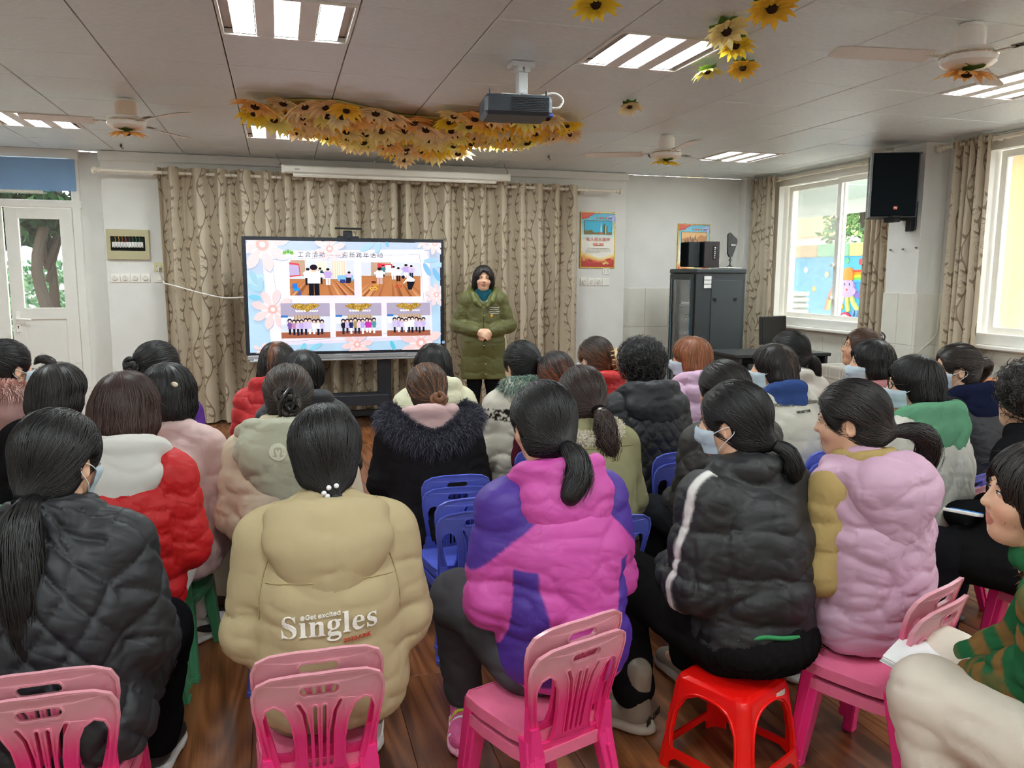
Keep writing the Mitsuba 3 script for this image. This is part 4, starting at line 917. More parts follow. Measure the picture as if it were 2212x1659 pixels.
fan((3.06, 6.03), 'white ceiling fan with the far sunflower, above the black rack', (155, 20, 262), 'yellow', 'yellow sunflower under the ceiling fan above the rack', .66)
fan((3.03, 3.03), 'white ceiling fan nearest the right picture edge', (172, 35, 285), 'orange', 'orange sunflower under the near right ceiling fan', .66)

# ---------------------------------------------------------------- projector hanging from the ceiling
k = thing('projector', 'dark grey projector hanging from a white ceiling mount', 'projector')
body = moved(box((0, 0, 0), (.36, .26, .105), .018), (1.25, 4.25, 2.345), rz=-.12)
put('body', body, 'm_satin', '#3b4148', parent=k)
for i in range(9):
    put('vent_slat', moved(box((.06, -.132, -.034 + i * .0085), (.20, .006, .0035)), (1.25, 4.25, 2.345), rz=-.12), 'm_satin', '#2c3138', parent=k, smooth=False)
put('lens', moved(lathe([(0, 0), (.035, 0), (.038, .02), (.03, .024), (0, .018)], n=16), (1.27, 4.38, 2.35), rx=-pi / 2), 'm_gloss', '#14161a', parent=k)
put('foot', cat(*[moved(tube([(sx * .15, -.11, .05), (sx * .15, -.11, .075)], .006, 6), (1.25, 4.25, 2.345), rz=-.12) for sx in (-1, 1)]), 'm_satin', '#1d2024', parent=k)
put('mount', cat(box((1.29, 4.27, 2.575), (.13, .10, .03), .004), box((1.27, 4.26, 2.56), (.03, .08, .05), .003), box((1.31, 4.26, 2.56), (.03, .08, .05), .003), box((1.29, 4.26, 2.49), (.055, .05, .13), .004), box((1.28, 4.25, 2.418), (.22, .03, .012), .003), box((1.28, 4.25, 2.41), (.03, .18, .012), .003)), 'm_satin', '#d5d8da', parent=k)
put('cable', tube(spline([(1.36, 4.16, 2.40), (1.44, 4.16, 2.42), (1.49, 4.16, 2.39), (1.47, 4.16, 2.35), (1.43, 4.17, 2.345)], 16), .007, 6), 'm_satin', '#d9d6cf', parent=k)
put('blue_plug', box((1.435, 4.20, 2.315), (.03, .03, .022), .005), 'm_satin', '#27408f', parent=k)
for i, (x, y) in enumerate(((-1.30, 7.9), (1.40, 7.72), (2.50, 7.35), (3.35, 6.95))):
    put('ceiling_hook', cat(lathe([(0, -.03), (.008, -.028), (.012, -.012), (.005, 0), (0, 0)], (x, y, H), n=8), tube([(x, y, H - .028), (x + .012, y, H - .045), (x + .02, y, H - .03)], .003, 5)), 'm_satin', '#4a4744', label='small dark hook screwed into the ceiling panel', category='hook', group='ceiling hooks')

# ---------------------------------------------------------------- equipment rack in the corner
k = thing('equipment_rack', 'tall black equipment rack with glass door in the right corner', 'rack')
x0, x1, y0, y1, zt = 4.14, 4.72, 7.40, 7.97, 1.53
put('cabinet', cat(box(((x0 + x1) / 2, y0 + .012, .77), (x1 - x0, .02, 1.46), .004), box(((x0 + x1) / 2, y1 - .01, .77), (x1 - x0, .02, 1.46), .004), box((x1 - .01, (y0 + y1) / 2, .77), (.02, y1 - y0, 1.46), .004), box(((x0 + x1) / 2, (y0 + y1) / 2, .05), (x1 - x0, y1 - y0, .10), .006),
    box((x0 + .02, y0 + .04, .77), (.04, .07, 1.46), .006), box((x0 + .02, y1 - .04, .77), (.04, .07, 1.46), .006)), 'm_satin', '#33393c', parent=k, smooth=False)
put('top', cat(box(((x0 + x1) / 2, (y0 + y1) / 2, zt - .02), (x1 - x0 + .02, y1 - y0 + .02, .05), .012)), 'm_satin', '#383e41', parent=k, smooth=False)
for i in range(9):
    put('vent_slot', moved(box((0, 0, 0), (.012, .10, .004)), (4.36 + .03 * i, 7.47, zt + .006), rz=-.5), 'm_matte', '#14171a', parent=k, smooth=False)
d = put('door', cat(box((x0 - .012, y0 + .055, .78), (.02, .05, 1.40), .004), box((x0 - .012, y1 - .055, .78), (.02, .05, 1.40), .004), box((x0 - .012, (y0 + y1) / 2, 1.45), (.02, y1 - y0 - .06, .06), .004), box((x0 - .012, (y0 + y1) / 2, .12), (.02, y1 - y0 - .06, .08), .004)), 'm_satin', '#2a3033', parent=k, smooth=False)
put('door_glass', box((x0 - .012, (y0 + y1) / 2, .78), (.005, y1 - y0 - .13, 1.30)), 'm_glass', parent=d, smooth=False)
put('glass_edge', cat(box((x0 - .024, y0 + .083, .78), (.004, .008, 1.30)), box((x0 - .024, y1 - .083, .78), (.004, .008, 1.30))), 'm_gloss', '#4f7f98', parent=d, smooth=False)
for i in range(7):
    z = .25 + .15 * i
    b = put('unit', box((4.35, 7.685, z), (.30, .40, .085 if i % 2 else .05), .004), 'm_satin', ('#3c4142', '#474d4f', '#2c3030')[i % 3], parent=k, smooth=False)
    put('knob', cat(*[box((4.196, 7.55 + .07 * j, z), (.012, .02, .02), .003) for j in range(2 + i % 3)]), 'm_satin', '#9aa0a0', parent=b, smooth=False)
put('shelf_tray', cat(box((4.30, 7.66, 1.17), (.22, .30, .03), .008), tube([(4.26, 7.62, 1.19), (4.26, 7.62, 1.46)], .018, 8)), 'm_satin', '#b9bdba', parent=k)
put('side_panel', box((4.50, y0 - .002, .74), (.36, .010, 1.36), .003), 'm_satin', '#3a4144', parent=k, smooth=False)
for x, z in ((4.36, 1.22), (4.60, 1.22)):
    put('latch', cat(box((x, y0 - .012, z), (.035, .012, .03), .003), box((x, y0 - .02, z), (.012, .006, .012), .002)), 'm_satin', '#16191b', parent=k)
for i in range(3):
    put('sticker', box((4.27, y0 - .008, 1.44 - .043 * i), (.085, .004, .038), .001), 'm_satin', '#dfe2e2', parent=k, smooth=False)
for i, (bx_, lb, nm) in enumerate(((4.19, 'small black bookshelf speaker on the rack, left of the pair', 0), (4.345, 'small dark wood bookshelf speaker with a lit control strip on the rack', 1))):
    s = thing('bookshelf_speaker', lb, 'speaker')
    w = .13 if i == 0 else .18
    xb = 4.205 if i == 0 else 4.375
    yb_ = 7.66 if i == 0 else 7.62
    put('cabinet', box((xb, yb_, 1.685), (w, .17 if i == 0 else .22, .26 if i == 0 else .27), .004), 'm_satin', '#2b2426' if i else '#1f2326', parent=s, smooth=False)
    put('grille', box((xb - w / 2 - .006, yb_, 1.685), (.012, .16 if i == 0 else .20, .25), .004), 'm_matte', '#15181b', parent=s, smooth=False)
    if i:
        cpl = put('control_strip', box((xb + .03, yb_ - .113, 1.70), (.04, .006, .15), .002), 'm_satin', '#101214', parent=s, smooth=False)
        put('marking', cat(*[box((xb + .03, yb_ - .1165, 1.755 - .021 * j), (.018 if j == 0 else .012, .002, .014 if j == 0 else .010)) for j in range(6)]), 'm_matte', '#dfe3e3', parent=cpl, smooth=False)
an = thing('antenna', 'black paddle antenna on a small stand on top of the rack', 'antenna')
pd = Polygon([(-.05, -.10), (-.055, .10), (-.03, .115), (.055, .05), (.06, .03), (.03, -.06), (.0, -.13), (-.03, -.13)]).buffer(.006)
put('paddle', moved(ext(pd, .02), (4.68, 7.64, 1.80), rx=pi / 2, rz=.15), 'm_satin', '#16181b', parent=an)
put('lettering', moved(cat(*[box((-.012 + .013 * j, 0, .0), (.009, .003, .018), .001) for j in range(5)]), (4.675, 7.612, 1.79), rz=.15), 'm_matte', '#d8d8d8', parent=an, smooth=False)
put('stand', cat(tube([(4.668, 7.63, 1.56), (4.668, 7.63, 1.68)], .009, 8), box((4.668, 7.63, 1.63), (.03, .02, .02), .003), *[tube([(4.668, 7.63, 1.585), (4.668 + .05 * math.cos(a), 7.63 + .05 * math.sin(a), 1.538)], .005, 6) for a in (0.3, 2.4, 4.5)]), 'm_satin', '#3c3f41', parent=an)
put('rack_cable', tube(spline([(4.47, 7.70, 1.70), (4.53, 7.70, 1.68), (4.57, 7.69, 1.60), (4.56, 7.62, 1.545), (4.50, 7.56, 1.545), (4.58, 7.52, 1.547), (4.66, 7.55, 1.55), (4.60, 7.60, 1.545), (4.52, 7.60, 1.547), (4.62, 7.50, 1.546), (4.70, 7.46, 1.545)], 48), .006, 6), 'm_satin', '#dedcd2', label='loose white cables lying on top of the rack by the antenna', category='cable')

# ---------------------------------------------------------------- loudspeaker on the pillar
k = thing('wall_loudspeaker', 'big black loudspeaker on a bracket on the right pillar', 'speaker')
def L(m):
    return moved(m, (4.98, 5.64, 2.225), rz=-.44)
pl_ = Polygon([(-.185, 0), (.185, 0), (.13, .30), (-.13, .30)])
put('cabinet', L(moved(ext(pl_.buffer(.006), .53), (0, .012, -.265))), 'm_satin', '#2e3236', parent=k)
put('grille', L(box((0, .002, 0), (.355, .03, .515), .010)), 'm_matte', '#1b2024', parent=k)
put('cheek', L(cat(box((-.184, .03, 0), (.018, .05, .53), .004))), 'm_satin', '#8d9396', parent=k)
put('badge', L(box((.012, -.016, -.19), (.032, .006, .028), .002)), 'm_satin', '#c8562e', parent=k)
put('badge_mark', L(cat(*[moved(box((0, 0, 0), (.004, .003, .014)), (.004 + .006 * j, -.020, -.19), ry=(.4 if j % 2 else -.4)) for j in range(4)])), 'm_matte', '#f1e6dc', parent=k, smooth=False)
put('bracket', cat(box((5.255, 5.72, 1.98), (.02, .10, .24), .003), box((5.16, 5.71, 1.955), (.19, .05, .035), .003), box((5.03, 5.70, 1.945), (.06, .13, .05), .004), box((5.0, 5.68, 1.965), (.10, .16, .012), .002), box((5.235, 5.72, 1.90), (.04, .06, .10), .004)), 'm_satin', '#23282b', parent=k)
for q in ((5.262, 5.70, 2.44), (5.262, 5.86, 2.47), (5.262, 5.66, 2.50), (5.262, 5.95, 1.70), (5.262, 5.80, 1.70), (5.262, 5.65, 1.71)):
    put('wall_bolt', moved(lathe([(0, 0), (.009, 0), (.009, .008), (.004, .012), (.004, .022), (0, .023)], n=8), q, ry=-pi / 2), 'm_satin', '#77736a', label='small bolt sticking out of the right pillar', category='bolt', group='pillar bolts')
k = thing('wall_socket', 'white socket above the tiles between pillar and near curtain', 'socket')
put('plate', box((5.512, 5.52, 1.37), (.012, .088, .088), .003), 'm_satin', '#ece9df', parent=k, smooth=False)
put('plug', moved(lathe([(0, 0), (.024, 0), (.024, .02), (.014, .04), (0, .04)], n=12), (5.505, 5.52, 1.375), ry=-pi / 2), 'm_satin', '#e6e3d8', parent=k)
put('cable', tube(spline([(5.46, 5.52, 1.36), (5.49, 5.54, 1.25), (5.49, 5.58, 1.10), (5.48, 5.60, .95), (5.24, 5.63, .72), (5.22, 5.62, .55)], 24), .006, 6), 'm_satin', '#cfccc2', label='thin white cord running down the tiles from the socket by the pillar', category='cable')

# ---------------------------------------------------------------- desk with monitor, draped table
k = thing('computer_desk', 'black computer desk beside the rack', 'desk')
put('top', box((4.28, 6.30, .765), (.96, .55, .03), .006), 'm_satin', '#25282a', parent=k, smooth=False)
put('side', box((3.84, 6.30, .375), (.03, .52, .75), .004), 'm_satin', '#1e2123', parent=k, smooth=False)
put('side', box((4.72, 6.30, .375), (.03, .52, .75), .004), 'm_satin', '#1e2123', parent=k, smooth=False)
put('back', box((4.28, 6.54, .45), (.88, .02, .58), .003), 'm_satin', '#191c1e', parent=k, smooth=False)
tr = put('keyboard_tray', box((4.20, 6.14, .66), (.62, .30, .025), .004), 'm_satin', '#2b2f31', parent=k, smooth=False)
put('rail', box((4.20, 6.00, .675), (.62, .016, .06), .003), 'm_satin', '#34383a', parent=tr, smooth=False)
k = thing('monitor', 'black computer monitor on the desk by the window', 'monitor')
Mn = lambda m: moved(m, (4.27, 6.22, .98), rz=.35, rx=-.06)
put('panel', Mn(box((0, 0, 0), (.37, .03, .25), .006)), 'm_satin', '#202327', parent=k)
put('screen', Mn(box((0, -.0165, 0), (.345, .002, .225))), 'm_gloss', '#0d0f11', parent=k, smooth=False)
put('stand', cat(box((4.28, 6.25, .84), (.05, .03, .12), .005), box((4.28, 6.25, .788), (.18, .14, .014), .005)), 'm_satin', '#1b1e20', parent=k)
k = thing('small_box', 'small white and yellow carton on the black desk', 'box')
put('carton', moved(box((0, 0, 0), (.07, .07, .06), .003), (4.65, 6.25, .811), rz=.3), 'm_matte', '#e9e6da', parent=k, smooth=False)
put('flap', moved(box((0, 0, 0), (.072, .072, .022), .002), (4.65, 6.25, .80), rz=.3), 'm_matte', '#e2b52a', parent=k, smooth=False)
k = thing('draped_table', 'table under a grey and cream plaid cloth beside the pillar', 'table')
put('tabletop', box((4.72, 5.28, .715), (.84, .68, .03), .005), 'm_satin', '#b09a78', parent=k, smooth=False)
for sx in (-1, 1):
    for sy in (-1, 1):
        put('leg', box((4.72 + sx * .38, 5.28 + sy * .30, .35), (.04, .04, .70), .004), 'm_satin', '#9a8564', parent=k, smooth=False)
def drape(cx_, cy_, w, dd, zt_, drop, seed):
    """cloth over a box top with slightly waving sides"""
    r = np.random.default_rng(seed)
    n = 120
    t = np.arange(n) / n * 2 * (w + dd)
    P_ = []
    for s in t:
        if s < w: P_.append((-w / 2 + s, -dd / 2, 0, -1))
        elif s < w + dd: P_.append((w / 2, -dd / 2 + s - w, 1, 0))
        elif s < 2 * w + dd: P_.append((w / 2 - (s - w - dd), dd / 2, 0, 1))
        else: P_.append((-w / 2, dd / 2 - (s - 2 * w - dd), -1, 0))
    P_ = np.array(P_ + P_[:1])
    ph = np.append(t, t[0])
    rows, uv = [], []
    for f in (0, .02, .1, .25, .5, .75, 1):
        out = .004 + .012 * (f > 0) + f * .035 * (1 + np.sin(ph * 2 * pi / .21 + seed)) * .6
        z = zt_ - (0 if f == 0 else .004 + f * drop)
        rows.append(np.column_stack([cx_ + P_[:, 0] + P_[:, 2] * out, cy_ + P_[:, 1] + P_[:, 3] * out, np.full(len(P_), z)]))
    G = np.array(rows)
    side = quad_grid(G)
    ring = Polygon(G[0][:-1, :2])
    v, fc = trimesh.creation.triangulate_polygon(ring, engine='earcut')
    top = trimesh.Trimesh(np.column_stack([v, np.full(len(v), zt_)]), fc, process=False)
    return cat(side, top)
def plaid(p, n, uv):
    u = dr.select(dr.abs(n.y) > dr.abs(n.x), p.x, p.y)
    v = dr.select(dr.abs(n.z) > 0.7, p.y, p.z)
    a = smoothstep(.42, .45, dr.abs(dr.sin(u * pi / .16))) * 0.5
    b = smoothstep(.42, .45, dr.abs(dr.sin(v * pi / .16))) * 0.5
    l1 = smoothstep(.985, .995, dr.abs(dr.cos(u * pi / .16))) + smoothstep(.985, .995, dr.abs(dr.cos(v * pi / .16)))
    return mix(mix((.62, .60, .53), (.40, .37, .32), (a + b) * 0.7), (.22, .19, .16), dr.minimum(l1, 1) * .5)
scene['m_plaid'] = two(df(proc(plaid)))
put('plaid_tablecloth', drape(4.72, 5.28, .86, .70, .736, .62, 2), 'm_plaid', smooth=40, label='grey and cream plaid tablecloth draped over the table by the pillar', category='tablecloth')
k = thing('wooden_bench', 'low reddish wooden cabinet along the right wall behind the curly-haired woman', 'cabinet')
put('top', box((5.20, 3.9, .70), (.55, 1.5, .04), .008), 'm_satin', '#9a5f3c', parent=k, smooth=False)
put('body', box((5.24, 3.9, .34), (.46, 1.44, .68), .006), 'm_satin', '#8a5234', parent=k, smooth=False)
for i in range(3):
    put('door', box((5.0, 3.42 + .48 * i, .35), (.02, .45, .58), .006), 'm_satin', '#96593a', parent=k, smooth=False)

# ---------------------------------------------------------------- outside the windows
gr = put('yard_ground', box((30, 10, -.35), (70, 90, .3)), 'm_matte', '#c4c2ba', kind='structure', smooth=False)
k = thing('mural_wall', 'blue playground wall with sea animal reliefs outside the far window', 'mural wall')
XM = 11.0
put('wall', box((XM + .12, 14.0, .88), (.24, 9.0, 2.0)), 'm_matte', '#55b4e2', parent=k, smooth=False)
for i in range(9):
    put('coping', box((XM + .1, 10 + i, 2.0), (.36, .985, .26), .02), 'm_matte', ('#f0cf8a', '#8fc7a0', '#f0b890')[i % 3], parent=k, smooth=False)
def rel(name, poly, y, z, color, d=.03, off=0.0):
    m = ext(poly, d)
    # plan xy -> (-y, z) on the wall, facing the room
    v = np.array(m.vertices)
    m = trimesh.Trimesh(np.column_stack([XM - off - v[:, 2], y - v[:, 0], z + v[:, 1]]), m.faces, process=False)
    return put(name, m, 'm_matte', color, parent=k, smooth=False)
for i, c in enumerate(['#e8604a', '#f0a040', '#f2d850', '#7fc860', '#60b0e0']):
    r0 = .98 - .05 * i
    rel('rainbow_band', Point(0, 0).buffer(r0, 24).difference(Point(0, 0).buffer(r0 - .05, 24)).intersection(sbox(-2, .15, 2, 2)), 13.25, .62, c, .02 + .002 * i)
jy, jz = 13.52, 1.25
rel('jelly_body', Point(0, 0).buffer(.19, 16).union(affinity.scale(Point(0, -.08).buffer(.2, 12), 1.25, .6)), jy, jz, '#b9a6de', .05)
rel('jelly_hat', affinity.scale(Point(0, .22).buffer(.16, 12), 1, 1.1).intersection(sbox(-.3, .14, .3, .6)), jy, jz, '#e8954a', .06)
for dx, dy, c in ((-.16, .02, '#e9d8ee'), (0, -.03, '#e4e07a'), (.17, .0, '#dfe38a')):
    rel('tentacle', LineString([(dx * .6, -.12), (dx, -.3 + dy), (dx * 1.5 + .04, -.42 + dy)]).buffer(.045, 6), jy, jz, c, .04)
rel('jelly_mouth', Point(0, -.05).buffer(.022, 8), jy, jz, '#e05a50', .055)
for dx in (-.07, .07):
    rel('jelly_eye', affinity.scale(Point(dx, .06).buffer(.02, 8), .6, 1.3), jy, jz, '#4a3a5a', .055)
sy_, sz_ = 13.55, .55
rel('snail_shell', Point(0, 0).buffer(.20, 16), sy_, sz_, '#d8506a', .04)
rel('snail_shell', Point(0, 0).buffer(.155, 16), sy_, sz_, '#f0eef0', .05)
rel('snail_shell', Point(0.01, -.01).buffer(.09, 16), sy_, sz_, '#60a8dc', .055)
rel('snail_body', LineString([(-.2, -.2), (.2, -.18), (.28, .02)]).buffer(.06, 6), sy_, sz_, '#e2c84a', .045)
for dx in (.24, .34):
    rel('snail_eye', LineString([(dx - .03, .06), (dx, .2)]).buffer(.018, 5).union(Point(dx, .22).buffer(.035, 8)), sy_, sz_, '#7aa0c8', .045)
for y, z, s, c in ((13.35, .12, .40, '#2f86d0'), (13.05, .08, .34, '#d83a52'), (14.6, .15, .5, '#d86a4a'), (15.4, .35, .8, '#7fb86a')):
    rel('coral_hill', affinity.scale(Point(0, 0).buffer(s, 14), 1.2, .8).intersection(sbox(-2, 0, 2, 2)), y, z - .1, c, .03)
for y, z, c in ((13.15, 1.45, '#e8d850'), (13.6, 1.78, '#6ab88a'), (13.2, 1.75, '#d8485a'), (12.9, 1.2, '#ffffff'), (14.2, 1.5, '#e8e0b0'), (14.6, 1.2, '#e0c060'), (14.9, 1.6, '#f0f0f0')):
    rel('bubble', Point(0, 0).buffer(.06, 10), y, z, c, .02)
rel('sea_horse', Point(0, 0).buffer(.14, 12).difference(Point(-.05, .06).buffer(.10, 12)), 13.22, 1.18, '#8a78c0', .03)
rel('fish', affinity.scale(Point(0, 0).buffer(.12, 10), 1, .6).union(fpoly([(-.1, 0), (-.2, .1), (-.2, -.1)])), 13.75, .85, '#e8b84a', .03)
k = thing('white_bench', 'white slatted box standing in the yard behind the frosted pane', 'slatted box')
for i in range(10):
    put('slat', box((9.3, 13.3, .15 + .11 * i), (.5, 1.0, .075), .01), 'm_matte', '#f2f2ee', parent=k, smooth=False)
put('core', box((9.3, 13.3, .6), (.42, .9, 1.1)), 'm_matte', '#8c9a98', parent=k, smooth=False)
def building(label, c, s, wall, trim_, nrow, ncol, band):
    k = thing('school_building', label, 'building')
    put('wall', box(c, s), 'm_matte', wall, parent=k, smooth=False)
    x = c[0] - s[0] / 2
    for i in range(nrow):
        z = 1.5 + 3.2 * i
        put('balcony_band', box((x - .15, c[1], z + 2.1), (.3, s[1], .9)), 'm_matte', band, parent=k, smooth=False)
        for j in range(ncol):
            y = c[1] - s[1] / 2 + s[1] * (j + .5) / ncol
            w = put('window', box((x - .02, y, z + .55), (.1, s[1] / ncol * .6, 1.6)), 'm_matte', trim_, parent=k, smooth=False)
            put('pane', box((x - .08, y, z + .55), (.02, s[1] / ncol * .52, 1.45)), 'm_gloss', '#7d8f98', parent=w, smooth=False)
    return k
building('tall pale building with yellow balcony bands across the yard', (26, 30, 6.5), (8, 22, 13), '#d9cfd0', '#e9e6e0', 4, 8, '#f2d58a')
building('pale yellow school wing across the yard by the near window', (18.6, 8.5, 5), (6, 13, 10), '#f4ecd8', '#e6e6e2', 3, 6, '#f0e2c0')
k = thing('porch', 'yellow porch column and pale roof slab outside the far window', 'porch')
put('column', box((8.4, 12.35, 1.9), (.36, .36, 4.2), .01), 'm_matte', '#f0cf86', parent=k, smooth=False)
put('column', box((8.4, 7.35, 1.9), (.32, .32, 2.6), .01), 'm_matte', '#f0cf86', parent=k, smooth=False)
put('roof_slab', box((8.9, 11.5, 3.05), (3.2, 10.0, .25), .01), 'm_matte', '#c9d6cf', parent=k, smooth=False)
put('fascia', box((10.6, 11.5, 2.95), (.18, 10.0, .55), .01), 'm_matte', '#dfe6e0', parent=k, smooth=False)

def leafy_tree(label, c, r, n, trunk, seed, col=('#3f6b3a', '#5c8a4e', '#7aa862'), lsize=.10):
    k = thing('tree', label, 'tree')
    rr = np.random.default_rng(seed)
    c = np.array(c, float)
    br = [tube(spline([(c[0], c[1], -.2), (c[0] + .05, c[1] + .08, c[2] * .5), (c[0], c[1], c[2])], 8), np.linspace(trunk, trunk * .5, 8), 8)]
    for i in range(9):
        a = i * 2.4
        e = c + np.array([math.cos(a) * r[0] * .7, math.sin(a) * r[1] * .7, r[2] * rr.uniform(-.3, .6)])
        br.append(tube(spline([(c[0], c[1], c[2] * rr.uniform(.55, .9)), (c + e) / 2 + [0, 0, .1], e], 6), np.linspace(trunk * .45, trunk * .12, 6), 6))
    put('trunk', cat(*br), 'm_matte', '#38312a', parent=k)
    d_ = rr.normal(size=(n, 3))
    d_ /= np.linalg.norm(d_, axis=1, keepdims=True)
    cl = rr.uniform(-1, 1, (26, 3)) * .75
    q = cl[rr.integers(0, 26, n)] + d_ * rr.uniform(.08, .36, (n, 1))
    q = c + q * np.array(r)
    nx = rr.normal(size=(n, 3)); nx /= np.linalg.norm(nx, axis=1, keepdims=True)
    ny = np.cross(nx, rr.normal(size=(n, 3))); ny /= np.linalg.norm(ny, axis=1, keepdims=True)
    s = lsize * rr.uniform(.6, 1.3, (n, 1))
    V = np.stack([q - nx * s, q + ny * s * .42, q + nx * s, q - ny * s * .42], 1).reshape(-1, 3)
    i4 = np.arange(n)[:, None] * 4
    F = np.vstack([i4 + [0, 1, 2], i4 + [0, 2, 3]])
    cols = np.array([lin(x) for x in col])[rr.integers(0, len(col), n)] * rr.uniform(.8, 1.2, (n, 1))
    put('foliage', shape(trimesh.Trimesh(V, F, process=False), 'm_petal', np.repeat(cols, 4, 0), smooth=False), None, parent=k, kind='stuff')
    return k
leafy_tree('bushy green tree above the mural wall outside the far window', (13.6, 16.2, 3.6), (1.5, 1.5, 1.6), 5200, .14, 3)
leafy_tree('dark broad-leaved tree with twisted trunks seen through the door glass', (-2.8, 11.3, 2.38), (1.7, 1.0, .60), 6500, .075, 5, ('#1d3324', '#27432c', '#38583a'), .10)
k = thing('leaning_trunk', 'leaning grey second trunk outside the glazed door', 'tree trunk')
put('bark', tube(spline([(-2.45, 10.4, -.2), (-2.58, 10.5, .8), (-2.75, 10.7, 1.6), (-2.5, 10.9, 2.5)], 14), np.linspace(.085, .05, 14), 9), 'm_matte', '#3f3a34', parent=k)
rr = np.random.default_rng(9)
n = 11000
q = np.column_stack([rr.uniform(-6, 1, n), 12.6 + np.abs(rr.normal(0, .25, n)) * rr.choice([-1, 1], n), rr.uniform(-.2, 1.62, n)])
nx = rr.normal(size=(n, 3)); nx /= np.linalg.norm(nx, axis=1, keepdims=True)
ny = np.cross(nx, rr.normal(size=(n, 3))); ny /= np.linalg.norm(ny, axis=1, keepdims=True)
s = .07 * rr.uniform(.6, 1.3, (n, 1))
V = np.stack([q - nx * s, q + ny * s * .45, q + nx * s, q - ny * s * .45], 1).reshape(-1, 3)
i4 = np.arange(n)[:, None] * 4
put('hedge', shape(trimesh.Trimesh(V, np.vstack([i4 + [0, 1, 2], i4 + [0, 2, 3]]), process=False), 'm_petal', np.repeat(np.array([lin(x) for x in ('#4f7a5a', '#6f9a78', '#8fb490')])[rr.integers(0, 3, n)], 4, 0), smooth=False), None, label='clipped green hedge outside the glazed door', category='hedge', kind='stuff')
bl = thing('roller_blind', 'blue roller blind covering the transom over the door', 'blind')
put('cloth', box((-2.42, 8.46, 2.365), (1.24, .006, .29)), 'm_cloth', '#88a9cf', parent=bl, smooth=False)
put('bottom_bar', box((-2.55, 8.455, 2.205), (.94, .014, .022), .004), 'm_satin', '#d9d6c8', parent=bl, smooth=False)

# ---------------------------------------------------------------- smooth solids: distance fields turned into meshes
def smin(a, b, k):
    if k <= 0:
        return np.minimum(a, b)
    h = np.maximum(k - np.abs(a - b), 0) / k
    return np.minimum(a, b) - h * h * k * 0.25

